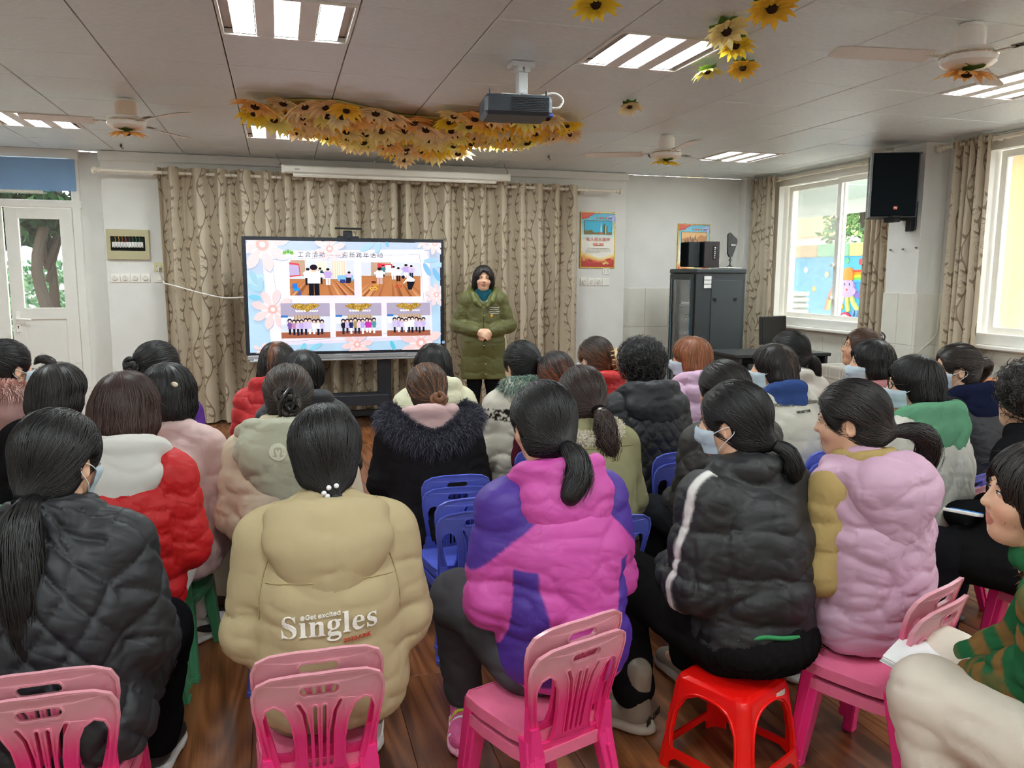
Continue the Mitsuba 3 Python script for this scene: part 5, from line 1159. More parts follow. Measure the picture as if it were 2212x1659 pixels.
class Solid:
    """a list of blended primitives; each has a bounding box so that it is only worked out nearby"""
    def __init__(self, ops=None):
        self.ops = list(ops or [])
    def cone(self, a, b, ra, rb=None, k=0.02, sub=False):
        a, b = np.asarray(a, float), np.asarray(b, float)
        rb = ra if rb is None else rb
        ab = b - a
        L = max(float(ab @ ab), 1e-12)
        def f(x, y, z):
            t = np.clip(((x - a[0]) * ab[0] + (y - a[1]) * ab[1] + (z - a[2]) * ab[2]) / L, 0, 1)
            return np.sqrt((x - a[0] - t * ab[0]) ** 2 + (y - a[1] - t * ab[1]) ** 2 + (z - a[2] - t * ab[2]) ** 2) - (ra + (rb - ra) * t)
        r = max(ra, rb)
        self.ops.append((f, np.minimum(a, b) - r, np.maximum(a, b) + r, k, sub))
        return self
    def chain(self, P, R_, k=0.02, k0=None, sub=False):
        for i in range(len(P) - 1):
            self.cone(P[i], P[i + 1], R_[i], R_[i + 1], k if (i or k0 is None) else k0, sub)
        return self
    def ell(self, c, r, k=0.02, rot=None, sub=False):
        c, r = np.asarray(c, float), np.asarray(r, float)
        M = np.eye(3) if rot is None else np.asarray(rot, float)     # columns = axes
        def f(x, y, z):
            x, y, z = x - c[0], y - c[1], z - c[2]
            if rot is not None:
                x, y, z = (M[0, i] * x + M[1, i] * y + M[2, i] * z for i in range(3))
            k0 = np.sqrt((x / r[0]) ** 2 + (y / r[1]) ** 2 + (z / r[2]) ** 2)
            k1 = np.sqrt((x / r[0] ** 2) ** 2 + (y / r[1] ** 2) ** 2 + (z / r[2] ** 2) ** 2)
            return k0 * (k0 - 1) / np.maximum(k1, 1e-9)
        ext_ = np.sqrt((M ** 2) @ (r ** 2))
        self.ops.append((f, c - ext_, c + ext_, k, sub))
        return self
    def box(self, c, s, r=0.01, k=0.01, rot=None, sub=False):
        c, s = np.asarray(c, float), np.asarray(s, float) / 2 - r
        M = np.eye(3) if rot is None else np.asarray(rot, float)
        def f(x, y, z):
            x, y, z = x - c[0], y - c[1], z - c[2]
            if rot is not None:
                x, y, z = (M[0, i] * x + M[1, i] * y + M[2, i] * z for i in range(3))
            qx, qy, qz = np.abs(x) - s[0], np.abs(y) - s[1], np.abs(z) - s[2]
            return np.sqrt(np.maximum(qx, 0) ** 2 + np.maximum(qy, 0) ** 2 + np.maximum(qz, 0) ** 2) + np.minimum(np.maximum(qx, np.maximum(qy, qz)), 0) - r
        ext_ = np.abs(M) @ (s + r)
        self.ops.append((f, c - ext_, c + ext_, k, sub))
        return self
    def cut(self, n, d):
        """keep what lies where n.p < d"""
        n = np.asarray(n, float)
        self.ops.append((lambda x, y, z: n[0] * x + n[1] * y + n[2] * z - d, None, None, 0.012, 'cut'))
        return self
    def grid(self, X, Y, Z):
        V = np.full((len(X), len(Y), len(Z)), 0.3, np.float32)
        for f, lo, hi, k, sub in self.ops:
            if lo is None:
                i0, i1, j0, j1, l0, l1 = 0, len(X), 0, len(Y), 0, len(Z)
            else:
                m = k + 0.035
                i0, i1 = np.searchsorted(X, [lo[0] - m, hi[0] + m])
                j0, j1 = np.searchsorted(Y, [lo[1] - m, hi[1] + m])
                l0, l1 = np.searchsorted(Z, [lo[2] - m, hi[2] + m])
                if i0 >= i1 or j0 >= j1 or l0 >= l1:
                    continue
            d = f(X[i0:i1, None, None], Y[None, j0:j1, None], Z[None, None, l0:l1])
            W = V[i0:i1, j0:j1, l0:l1]
            W[...] = -smin(-W, -d, k) if sub == 'cut' else -smin(-W, d, k) if sub else smin(W, d, k)
        return V
    def at(self, P):
        P = np.asarray(P, float)
        v = np.full(P.shape[:-1], 0.3)
        for f, lo, hi, k, sub in self.ops:
            d = f(P[..., 0], P[..., 1], P[..., 2])
            v = -smin(-v, -d, k) if sub == 'cut' else -smin(-v, d, k) if sub else smin(v, d, k)
        return v
    def grad(self, P, e=0.002):
        g = np.stack([self.at(P + e * a) - self.at(P - e * a) for a in np.eye(3)], -1)
        return g / np.maximum(np.linalg.norm(g, axis=-1, keepdims=True), 1e-9)
    def bounds(self):
        lo = np.min([o[1] for o in self.ops if o[1] is not None and not o[4]], 0) - 0.03
        hi = np.max([o[2] for o in self.ops if o[1] is not None and not o[4]], 0) + 0.03
        return lo, hi
    def mesh(self, step, fine=None):
        """fine: [(axis, from, to, step)] ranges of finer sampling"""
        lo, hi = self.bounds()
        ax = []
        for i in range(3):
            a, out = lo[i], []
            while a < hi[i] + step:
                out.append(a)
                s = step
                for (j, f0, f1, fs) in fine or ():
                    if j == i and f0 - step * .5 <= a < f1:
                        s = min(s, fs)
                a += s
            ax.append(np.array(out, np.float32))
        return surface(self.grid(*ax), *ax)

CORN = np.array([[0, 0, 0], [1, 0, 0], [0, 1, 0], [1, 1, 0], [0, 0, 1], [1, 0, 1], [0, 1, 1], [1, 1, 1]])
EDG = [(0, 1), (2, 3), (4, 5), (6, 7), (0, 2), (1, 3), (4, 6), (5, 7), (0, 4), (1, 5), (2, 6), (3, 7)]
def surface(V, X, Y, Z):
    """surface nets: one vertex per cell that the zero level passes, one quad per grid edge that crosses it"""
    S = V < 0
    cs = [S[a:a + V.shape[0] - 1, b:b + V.shape[1] - 1, c:c + V.shape[2] - 1] for a, b, c in CORN]
    n_in = sum(c.astype(np.int8) for c in cs)
    act = np.argwhere((n_in > 0) & (n_in < 8))
    idx = np.full(n_in.shape, -1, np.int64)
    idx[tuple(act.T)] = np.arange(len(act))
    vals = np.stack([V[tuple((act + c).T)] for c in CORN], 1).astype(float)
    pos = np.stack([np.stack([X[act[:, 0] + c[0]], Y[act[:, 1] + c[1]], Z[act[:, 2] + c[2]]], 1) for c in CORN], 1).astype(float)
    acc, cnt = np.zeros((len(act), 3)), np.zeros(len(act))
    for a, b in EDG:
        va, vb = vals[:, a], vals[:, b]
        m = (va < 0) != (vb < 0)
        t = np.where(m, va / np.where(m, va - vb, 1), 0)[:, None]
        acc += np.where(m[:, None], pos[:, a] * (1 - t) + pos[:, b] * t, 0)
        cnt += m
    P = acc / cnt[:, None]
    F = []
    for ax in range(3):
        u, w = (ax + 1) % 3, (ax + 2) % 3
        sl0 = [slice(1, -1)] * 3
        sl1 = [slice(1, -1)] * 3
        sl0[ax], sl1[ax] = slice(0, -1), slice(1, None)
        a, b = S[tuple(sl0)], S[tuple(sl1)]
        for flip, m in ((False, a & ~b), (True, ~a & b)):
            e = np.argwhere(m)
            off = np.ones(3, int)
            off[ax] = 0
            e = e + off
            du, dw = np.eye(3, dtype=int)[u], np.eye(3, dtype=int)[w]
            q = [idx[tuple((e - du - dw).T)], idx[tuple((e - dw).T)], idx[tuple(e.T)], idx[tuple((e - du).T)]]
            if flip:
                q = q[::-1]
            F += [np.stack([q[0], q[1], q[2]], 1), np.stack([q[0], q[2], q[3]], 1)]
    F = np.vstack(F)
    return trimesh.Trimesh(P, F[(F >= 0).all(1)], process=False)

def vnormals(m):
    v, f = np.asarray(m.vertices), np.asarray(m.faces)
    n = np.zeros_like(v)
    c = np.cross(v[f[:, 1]] - v[f[:, 0]], v[f[:, 2]] - v[f[:, 0]])
    for k in range(3):
        np.add.at(n, f[:, k], c)
    return n / np.maximum(np.linalg.norm(n, axis=1, keepdims=True), 1e-12)

def seg_dist(P, a, b):
    """distance of points to a segment and the parameter along it"""
    ab = b - a
    t = np.clip(((P - a) @ ab) / max(ab @ ab, 1e-12), 0, 1)
    return np.linalg.norm(P - a - t[:, None] * ab, axis=1), t

def ridge(p, seed=0):
    """creases: near 0 mostly, up to 1 along wandering lines"""
    return 1 - np.abs(meshkit.noise(p, seed) * 2 - 1)

def Rz(a):
    c, s = math.cos(a), math.sin(a)
    return np.array([[c, -s, 0], [s, c, 0], [0, 0, 1.0]])
def Rx(a):
    c, s = math.cos(a), math.sin(a)
    return np.array([[1, 0, 0], [0, c, -s], [0, s, c.real]])
def Ry(a):
    c, s = math.cos(a), math.sin(a)
    return np.array([[c, 0, s], [0, 1, 0], [-s, 0, c]])

def ribbons(paths, r, nrm, taper=(0.35, 1.0, 0.9, 0.25)):
    """many thin three-sided strands as one mesh: paths (N, S, 3), nrm the same shape"""
    N, S, _ = paths.shape
    t = np.gradient(paths, axis=1)
    t /= np.maximum(np.linalg.norm(t, axis=2, keepdims=True), 1e-9)
    side = np.cross(t, nrm)
    side /= np.maximum(np.linalg.norm(side, axis=2, keepdims=True), 1e-9)
    up = np.cross(side, t)
    rr = np.asarray(r, float).reshape(-1, 1, 1) * np.interp(np.linspace(0, 1, S), np.linspace(0, 1, len(taper)), taper)[None, :, None]
    V = np.stack([paths + side * rr, paths + up * rr * .9, paths - side * rr], 2)      # N,S,3,3
    base = (np.arange(N)[:, None] * S + np.arange(S - 1)[None]).reshape(-1) * 3
    F = []
    for a, b in ((0, 1), (1, 2)):
        F += [np.stack([base + a, base + b + 3, base + b], 1), np.stack([base + a, base + a + 3, base + b + 3], 1)]
    return trimesh.Trimesh(V.reshape(-1, 3), np.vstack(F), process=False)

# ---------------------------------------------------------------- people
SKIN = '#d9ac8f'
class Body:
    """joints of a person in the person's own frame: x right, y ahead, z up, floor at z = 0"""
    pass

def seated(hs=.30, sc=1.0, lean=.06, side=0.0, yaw=0, pitch=0, roll=0, arms='lap', knees=.14, wide=1.0, feet=.10, turn=0.0, reach=0.0):
    B = Body()
    B.hs, B.sc, B.standing = hs, sc, False
    z = lambda h: hs + h * sc
    B.pelvis = np.array([0, .015, z(.09)])
    B.waist = np.array([side * .3, -.02 + .25 * lean, z(.23)])
    B.chest = np.array([side * .7, -.03 + .65 * lean, z(.40)])
    B.neck = np.array([side, .0 + lean, z(.555)])
    Tn = Rz(turn)
    B.turn = turn
    def sh(s, v):                           # a point of the upper body, turned with the shoulders
        return B.neck * [1, 1, 0] + Tn @ (np.array([s * v[0], v[1], 0])) + [0, 0, z(v[2])]
    B.sho = [sh(s, (.140 * wide, -.012, .495)) for s in (-1, 1)]
    if arms == 'lap':
        B.elb = [sh(s, (.180 * wide, -.02, .255)) for s in (-1, 1)]
        B.wri = [np.array([s * .085, .22 + lean + reach, z(.20)]) for s in (-1, 1)]
    elif arms == 'write':
        B.elb = [sh(s, (.205 * wide, .05, .27)) for s in (-1, 1)]
        B.wri = [np.array([s * .10, .30 + lean + reach, z(.23)]) for s in (-1, 1)]
    elif arms == 'fold':
        B.elb = [sh(s, (.185 * wide, .04, .27)) for s in (-1, 1)]
        B.wri = [np.array([s * -.04, .19 + lean, z(.27 + .03 * s)]) for s in (-1, 1)]
    B.hip = [np.array([s * .09, .02, z(.08)]) for s in (-1, 1)]
    B.kne = [np.array([s * knees, .40, max(hs + .11, .43)]) for s in (-1, 1)]
    B.ank = [np.array([s * (knees * .8), .38 + feet * .3, .09]) for s in (-1, 1)]
    B.head_rot = Rz(turn * .5 + yaw) @ Rx(-pitch) @ Ry(roll)
    B.head = B.neck + np.array([0, .028 + .25 * lean, .152 * sc]) + B.head_rot @ [0, .012, 0]
    return B

def head_solid(S, C, R_, full=True):
    """adds a head at C with rotation R_ to the solid; face details only when full"""
    p = lambda *v: C + R_ @ np.array(v, float)
    S.ell(p(0, -.014, .032), (.073, .092, .082), .03, R_)
    S.ell(p(0, .022, -.030), (.060, .066, .075), .03, R_)
    S.ell(p(0, .045, -.085), (.032, .034, .026), .03, R_)
    S.cone(p(0, -.03, -.07), p(0, -.04, -.15), .050, .052, .03)
    if full:
        for s in (-1, 1):
            S.ell(p(s * .036, .058, -.028), (.024, .022, .022), .025, R_)          # cheeks
            S.ell(p(s * .030, .083, .012), (.016, .013, .009), .010, R_, sub=True)   # eye sockets
            S.ell(p(s * .030, .070, .010), (.0135, .0145, .0095), .004, R_)          # lids
            S.ell(p(s * .075, -.010, -.008), (.010, .018, .030), .008, R_ @ Rz(s * -.45))
            S.ell(p(s * .084, -.004, -.006), (.006, .011, .020), .004, R_ @ Rz(s * -.45), sub=True)
            S.ell(p(s * .030, .074, .028), (.022, .010, .006), .012, R_)
        S.cone(p(0, .080, .016), p(0, .096, -.018), .007, .010, .010)
        S.ell(p(0, .092, -.021), (.016, .010, .008), .008, R_)
        S.ell(p(0, .078, -.052), (.024, .012, .0065), .005, R_)
        S.ell(p(0, .077, -.062), (.020, .012, .0070), .005, R_)
        S.ell(p(0, .090, -.0565), (.024, .008, .0015), .003, R_, sub=True)
    return S

def hand_solid(S, W, d, up, side, curl=.6, k=.006, sc=1.0):
    """palm and five fingers from the wrist W along d; up = back of the hand; side = +1 when the thumb lies towards cross(d, up)"""
    d = d / np.linalg.norm(d)
    up = up - d * (up @ d)
    up /= np.linalg.norm(up)
    x = np.cross(d, up) * side
    q = lambda a, b, c: W + sc * (x * a + d * b + up * c)
    M = np.stack([x, d, up], 1)
    S.ell(q(0, .045, 0), (.038 * sc, .050 * sc, .016 * sc), .012, M)
    S.cone(W, q(0, .02, 0), .026 * sc, .026 * sc, .015)
    for i, (a, L, r) in enumerate(((.027, .068, .0088), (.009, .076, .0090), (-.010, .070, .0086), (-.027, .054, .0078))):
        p0 = q(a, .082, .002)
        ang, P = 0, [p0]
        for j, f in enumerate((.45, .32, .25)):
            ang += curl * (.8, 1.0, .7)[j]
            P.append(P[-1] + sc * L * f * (d * math.cos(ang) - up * math.sin(ang)))
        S.chain(P, [r * sc, r * .95 * sc, r * .9 * sc, r * .78 * sc], .003, k)
    P = [q(.030, .022, -.004), q(.050, .050, -.012), q(.048, .075, -.022), q(.040, .094, -.030)]
    S.chain(P, [.014 * sc, .012 * sc, .0105 * sc, .0085 * sc], .004, .012)
    return S

def body_mesh(B, full=False, hands=False):
    S = Solid()
    S.ell(B.pelvis, (.135, .105, .11), .05)
    S.ell(B.waist, (.12, .09, .14), .05)
    S.ell(B.chest, (.13, .09, .15), .05)
    S.cone(B.sho[0], B.sho[1], .050, .050, .04)
    S.cone(B.neck - [0, .0, .06], B.neck + [0, .02, .06], .056, .050, .04)
    for i in (0, 1):
        S.chain([B.sho[i], B.elb[i], B.wri[i]], [.045, .038, .027], .02)
        S.chain([B.hip[i], B.kne[i], B.ank[i]], [.085, .058, .040], .03)
        S.cone(B.ank[i], B.ank[i] + [0, .10, -.04], .04, .03, .03)
    head_solid(S, B.head, B.head_rot, full)
    s = .0055 if full else .010
    h = B.head
    fine = [(0, h[0] - .10, h[0] + .10, s), (1, h[1] - .12, h[1] + .12, s), (2, h[2] - .14, h[2] + .13, s)]
    for i in (0, 1):
        d = getattr(B, 'hand_dir', [None, None])[i]
        if d is None:
            d = B.wri[i] - B.elb[i]
            d = d / np.linalg.norm(d) + np.array([(.5 if i == 0 else -.5), .2, -.25])
            up = np.array([(-.1 if i == 0 else .1), .35, 1.0])
        else:
            d, up = d
        hand_solid(S, B.wri[i] + .012 * d / np.linalg.norm(d), d, up, (1 if i == 0 else -1) * getattr(B, 'thumb', 1), getattr(B, 'curl', .55))
        if hands:
            c = B.wri[i] + d / np.linalg.norm(d) * .08
            fine += [(a, c[a] - .085, c[a] + .085, .0048) for a in range(3)]
    m = S.mesh(.024, fine)
    return m, S

def skin_color(B, tone=SKIN):
    base = lin(tone)
    def f(v):
        q = (v - B.head) @ B.head_rot
        c = np.tile(base, (len(v), 1))
        lip = (np.abs(q[:, 0]) < .025 - np.abs(q[:, 2] + .057) * .9) & (np.abs(q[:, 2] + .057) < .0125) & (q[:, 1] > .07)
        c[lip] = lin('#b9776a')
        cheek = np.exp(-(((np.abs(q[:, 0]) - .04) / .02) ** 2 + ((q[:, 2] + .03) / .025) ** 2)) * (q[:, 1] > .02)
        c = c * (1 - .18 * cheek[:, None] * [0.2, 1, 1])
        return c
    return f

# ---- clothes
def part_of(B, P):
    """for points of a jacket: which = 0 torso, 1 left arm, 2 right arm; and metres along the part"""
    ds, ts = [], []
    dt = np.min([seg_dist(P, a, b)[0] - r for a, b, r in ((B.pelvis, B.waist, .13), (B.waist, B.chest, .13), (B.chest, B.neck - [0, 0, .05], .12))], 0)
    ds.append(dt)
    ts.append(P[:, 2])
    for i in (0, 1):
        L1 = np.linalg.norm(B.elb[i] - B.sho[i])
        d1, t1 = seg_dist(P, B.sho[i], B.elb[i])
        d2, t2 = seg_dist(P, B.elb[i], B.wri[i])
        L2 = np.linalg.norm(B.wri[i] - B.elb[i])
        ds.append(np.minimum(d1, d2) - .055 + .02 * (t1 < .05))
        ts.append(np.where(d1 < d2, t1 * L1, L1 + t2 * L2))
    w = np.argmin(ds, 0)
    return w, np.choose(w, ts)

def jacket_solid(B, b=.025, hem=.02, collar=None, sleeve=1.0, flare=0.0, coat=0.0, arms=True, puff=0.0):
    S = Solid()
    S.ell(B.pelvis + [0, .005, .02], (.152 + b + flare, .118 + b * .8 + flare, .13), .06)
    S.cone(B.pelvis + [-.06, 0, .03], B.chest + [-.06, .0, -.06], .088 + b, .088 + b, .06)
    S.cone(B.pelvis + [.06, 0, .03], B.chest + [.06, .0, -.06], .088 + b, .088 + b, .06)
    S.ell(B.waist, (.138 + b, .105 + b, .15), .06)
    S.ell(B.chest + [0, -.004, -.01], (.148 + b, .102 + b, .165), .06)
    d = (B.sho[1] - B.sho[0]) * .08
    S.cone(B.sho[0] + d, B.sho[1] - d, .056 + b * .7, .056 + b * .7, .05)
    for s in (0, 1):
        S.cone(B.sho[s] * .65 + B.neck * .35 + [0, 0, .012], B.neck + [0, -.005, .012], .050 + b * .5, .056 + b * .3, .05)
    if coat > 0:
        S.ell(B.pelvis + [0, -.01, -.03 - coat * .4], (.18 + b, .145 + b, .12 + coat), .06)
    if arms:
        for i in (0, 1):
            w2 = B.elb[i] + (B.wri[i] - B.elb[i]) * sleeve
            S.chain([B.sho[i], B.elb[i], w2], [.062 + b * .9, .053 + b, .040 + b * .75], .02, .025)
    if collar:
        ring(S, B.neck + [0, .004, .018 + collar * .5], .066 + b * .5, .062 + b * .5, .018 + b * .3, .018, h=collar)
    S.cut((0, 0, -1), -(B.hs + hem))
    S.b, S.hem = b, hem
    return S

def ring(S, c, rx, ry, tube_r, k=.015, h=0.0, tilt=.25, n=18, gap=0.0, rot=None):
    """a collar: a ring of short capsules round c, tilted down at the front"""
    A = np.linspace(-pi / 2 - pi + gap, -pi / 2 + pi - gap, n + 1) + pi   # starts and ends at the front
    M = np.eye(3) if rot is None else rot
    P = [c + M @ np.array([rx * math.cos(a), ry * math.sin(a), -tilt * ry * (1 + math.sin(a)) * .5]) for a in A]
    for i in range(n):
        S.cone(P[i], P[i + 1], tube_r, tube_r, k)
        if h > 0:
            S.cone(P[i] - [0, 0, h * .5], P[i + 1] - [0, 0, h * .5], tube_r * 1.05, tube_r * 1.05, k)
    return S

def drape_mesh(S, B, step, quilt=None, fold=.007, seed=0, fscale=(17, 17, 26), hem_roll=True):
    """the jacket's mesh with quilting and creases pushed into it"""
    m = S.mesh(step)
    v = np.asarray(m.vertices)
    n = vnormals(m)
    w, t = part_of(B, v)
    d = np.zeros(len(v))
    if quilt:
        kind, sp, dep = quilt[:3]
        if kind == 'h':
            wob = .012 * np.sin(v[:, 0] * 17 + seed) + .010 * np.sin(v[:, 0] * 41 + v[:, 1] * 23 + seed * 2)
            c = (t + wob + .1 * seed) / sp
            d += dep * (np.abs(np.sin(pi * c)) ** .55 - .62)
            d -= dep * .35 * (ridge(v * [22, 22, 7], seed + 9) ** 4) * np.abs(np.sin(pi * c))
        elif kind == 'd':
            ang = np.arctan2(v[:, 0] - B.waist[0], -(v[:, 1] - B.waist[1])) * .21
            u = np.where(w == 0, ang, np.where(w == 1, -1, 1) * .25 + v[:, 1] * .9)
            c1, c2 = (t + u * .9) / sp, (t - u * .9) / sp
            e = np.minimum(np.abs(np.sin(pi * c1)), np.abs(np.sin(pi * c2)))
            d += dep * (np.minimum(e * 1.35, 1) ** .5 - .7)
        elif kind == 'wave':
            ang = np.arctan2(v[:, 0] - B.waist[0], -(v[:, 1] - B.waist[1])) * .21
            u = np.where(w == 0, ang, v[:, 1])
            c = (u + .022 * np.sin(t * 2 * pi / (sp * 1.7))) / sp
            c2 = (u + sp * .5 + .022 * np.sin(t * 2 * pi / (sp * 1.7) + pi)) / sp
            d += dep * (np.minimum(np.abs(np.sin(pi * c)), np.abs(np.sin(pi * c2))) ** .5 - .6)
    if fold:
        q = v + .05 * np.stack([meshkit.noise(v * 5 + k * 7, seed + k) for k in range(3)], 1)
        sc_ = np.array(fscale) * .42
        r1 = ridge(q * sc_, seed + 20) ** 5
        r2 = ridge(q * sc_ * 1.8 + 5, seed + 30) ** 4
        big = meshkit.noise(q * sc_ * .8, seed + 40) - .5
        r3 = ridge(q * np.array([16, 16, 22]) + 9, seed + 50) ** 5 * np.clip(meshkit.noise(q * 6 + 3, seed + 51) * 2.4 - .7, 0, 1)
        low = np.clip(1.25 - np.abs(v[:, 2] - B.waist[2]) / .35, .35, 1.25)
        elbow = sum(np.exp(-(np.linalg.norm(v - B.elb[i], axis=1) / .10) ** 2) for i in (0, 1))
        d += fold * (big * 1.3 - r1 * 1.1 - r2 * .5 - r3 * .35 + .28) * (low + .45 * elbow)
    m.vertices = v + n * d[:, None]
    return m

def hood_mesh(B, seed=0, step=.010, size=1.0, drop=0.0, fold=.006, rim=.030, tiltx=.35, back=0.0, w=1.0, turn=0.0, opening=True, rz0=.045):
    """a hood lying on the shoulders behind the neck"""
    N = B.neck + [0, 0, .0]
    R_ = Rz(B.turn + turn)
    p = lambda x, y, z: N + R_ @ np.array([x, y, z])
    S = Solid()
    s = size
    S.ell(p(0, -.080 * s - back, -.015 - drop * .3), (.132 * s * w, .066 * s, .082 * s + drop * .3), .05, R_ @ Rx(-tiltx))
    S.ell(p(0, -.088 * s - back, -.075 * s - drop * .7), (.092 * s * w, .050 * s, .070 * s), .05, R_ @ Rx(-tiltx * .6))
    S.ell(p(0, -.092 * s - back, -.125 * s - drop), (.048 * s * w, .036 * s, .055 * s), .075, R_ @ Rx(-tiltx * .4))
    A = np.linspace(-2.45, 2.45, 19)
    P = [p(.108 * s * w * math.sin(a), -.012 - .088 * s * math.cos(a) - back * .6, rz0 + .020 * math.cos(a) - .06 * max(0, abs(a) - 1.2)) for a in A]
    S.chain(P, [rim * (1.0 - .25 * (abs(a) > 2)) for a in A], .03, .03)
    if opening:
        S.ell(p(0, -.005, .085), (.090 * s * w, .078 * s, .085), .022, R_, sub=True)
    S.rim = P
    m = S.mesh(step)
    v = np.asarray(m.vertices)
    n = vnormals(m)
    q = v + .01 * np.stack([meshkit.noise(v * 11 + k * 5, seed + k) for k in range(3)], 1)
    d = fold * (1.6 * (meshkit.noise(q * 10, seed + 2) - .5) - ridge(q * [9, 9, 11], seed + 3) ** 5 * 1.1 - ridge(q * 19, seed + 4) ** 4 * .4 + .3)
    x = (v - N) @ R_
    d -= .0022 * np.exp(-(x[:, 0] / .005) ** 2) * (x[:, 1] < -.05)            # centre seam
    m.vertices = v + n * d[:, None]
    return m, S

def fur_mesh(path, r, n, L, seed, droop=.3, col=('#777777',), thick=.0022):
    """fur tufts standing off a tube along the path; returns mesh and colours"""
    rr = np.random.default_rng(seed)
    P = spline(path, 80)
    i = rr.uniform(0, 79, n)
    a = np.floor(i).astype(int).clip(0, 78)
    t = (i - a)[:, None]
    c = P[a] * (1 - t) + P[a + 1] * t
    tan = P[a + 1] - P[a]
    tan /= np.linalg.norm(tan, axis=1, keepdims=True)
    d = rr.normal(size=(n, 3))
    d -= tan * (d * tan).sum(1, keepdims=True)
    d /= np.linalg.norm(d, axis=1, keepdims=True)
    root = c + d * r * .8
    l = L * rr.uniform(.6, 1.25, (n, 1))
    out = d + rr.normal(size=(n, 3)) * .35 + tan * rr.normal(size=(n, 1)) * .3
    out /= np.linalg.norm(out, axis=1, keepdims=True)
    mid = root + out * l * .55
    tip = root + out * l - np.array([0, 0, 1]) * droop * l
    m = ribbons(np.stack([root, mid, tip], 1), np.full(n, thick), np.repeat(np.cross(out, tan)[:, None], 3, 1), (1, .8, .1))
    core = tube(P, r * .95, 10)
    cs = np.array([lin(x) for x in col])
    cc = cs[rr.integers(0, len(cs), n)] * rr.uniform(.75, 1.25, (n, 1))
    return cat(core, m), np.vstack([np.tile(cs.mean(0) * .7, (len(core.vertices), 1)), np.repeat(cc, 9, 0)])

def trousers_mesh(B, r=1.0, seed=0, cuff=.95, step=.016, skirt=False):
    S = Solid()
    S.ell(B.pelvis + [0, .02, -.01], (.15, .12, .10), .05)
    for i in (0, 1):
        e = B.kne[i] + (B.ank[i] - B.kne[i]) * cuff
        S.chain([B.hip[i], B.kne[i], e], [.092 * r, .070 * r, .055 * r], .03, .05)
        S.cut((0, 0, -1), -.06) if i else None
    m = S.mesh(step)
    v, n = np.asarray(m.vertices), vnormals(m)
    d = .006 * (1.4 * (meshkit.noise(v * [9, 12, 12], seed + 2) - .5) - ridge(v * [9, 12, 14], seed) ** 4 * 1.2 + .3)
    m.vertices = v + n * d[:, None]
    return m

def shoe_parts(ank, yaw, kind='sneaker', s=1.0):
    """upper and sole of a shoe under an ankle; toe along +y turned by yaw"""
    R_ = Rz(yaw)
    o = np.array([ank[0], ank[1], 0])
    p = lambda x, y, z: o + R_ @ (s * np.array([x, y, z]))
    S = Solid()
    S.ell(p(0, -.005, .062), (.038 * s, .050 * s, .050 * s), .02, R_)
    S.ell(p(0, .075, .046), (.042 * s, .080 * s, .036 * s), .03, R_)
    S.ell(p(0, .130, .040), (.043 * s, .050 * s, .030 * s), .025, R_)
    S.cone(p(0, -.012, .06), p(0, -.014, .115 if kind != 'boot' else .20), .040 * s, .043 * s, .02)
    S.cut((0, 0, -1), -.024)
    U = S.mesh(.010)
    K = Solid()
    K.ell(p(0, .02, .015), (.046 * s, .085 * s, .03), .02, R_)
    K.ell(p(0, .105, .015), (.050 * s, .085 * s, .03), .03, R_)
    K.ell(p(0, -.02, .015), (.043 * s, .055 * s, .03), .03, R_)
    K.cut((0, 0, -1), -.001)
    K.cut((0, 0, 1), .030 if kind != 'boot' else .04)
    return U, K.mesh(.011)

# ---------------------------------------------------------------- hair (head frame: origin in the head's middle, y ahead, z up)
def cap_solid(th=.016, face=(.070, .085, .092), face_c=(0, .112, -.020), ears=True, low=-.075, vol=1.0):
    S = Solid()
    S.ell((0, -.014, .034), (.075 + th * vol, .094 + th, .083 + th), .02)
    S.ell((0, -.052, -.035), (.062 + th * .6, .046 + th * .6, .070), .03)
    S.ell(face_c, face, .012, sub=True)
    if ears:
        for s in (-1, 1):
            S.ell((s * .088, .004, -.018), (.030, .032, .040), .012, sub=True)
    S.cut((0, 0, -1), -low)
    return S

def flow_strands(S, roots, direction, steps, ds, lift=.0025, stop=None, seed=0):
    """march strands over the surface of S along a direction field; returns paths and normals"""
    rr = np.random.default_rng(seed)
    P = roots.copy()
    path, nrm = [], []
    off = lift * rr.uniform(.2, 1.3, len(P))
    jit = rr.normal(size=P.shape) * .12
    for i in range(steps):
        n = S.grad(P)
        d = S.at(P)
        P = P - n * (d - off)[:, None]
        path.append(P.copy())
        nrm.append(n)
        v = direction(P) + jit
        v -= n * (v * n).sum(1, keepdims=True)
        v /= np.maximum(np.linalg.norm(v, axis=1, keepdims=True), 1e-6)
        s = ds
        if stop is not None:
            s = np.minimum(ds, np.maximum(np.linalg.norm(stop - P, axis=1) - .012, .0005))[:, None]
        P = P + v * s
    return np.stack(path, 1), np.stack(nrm, 1)

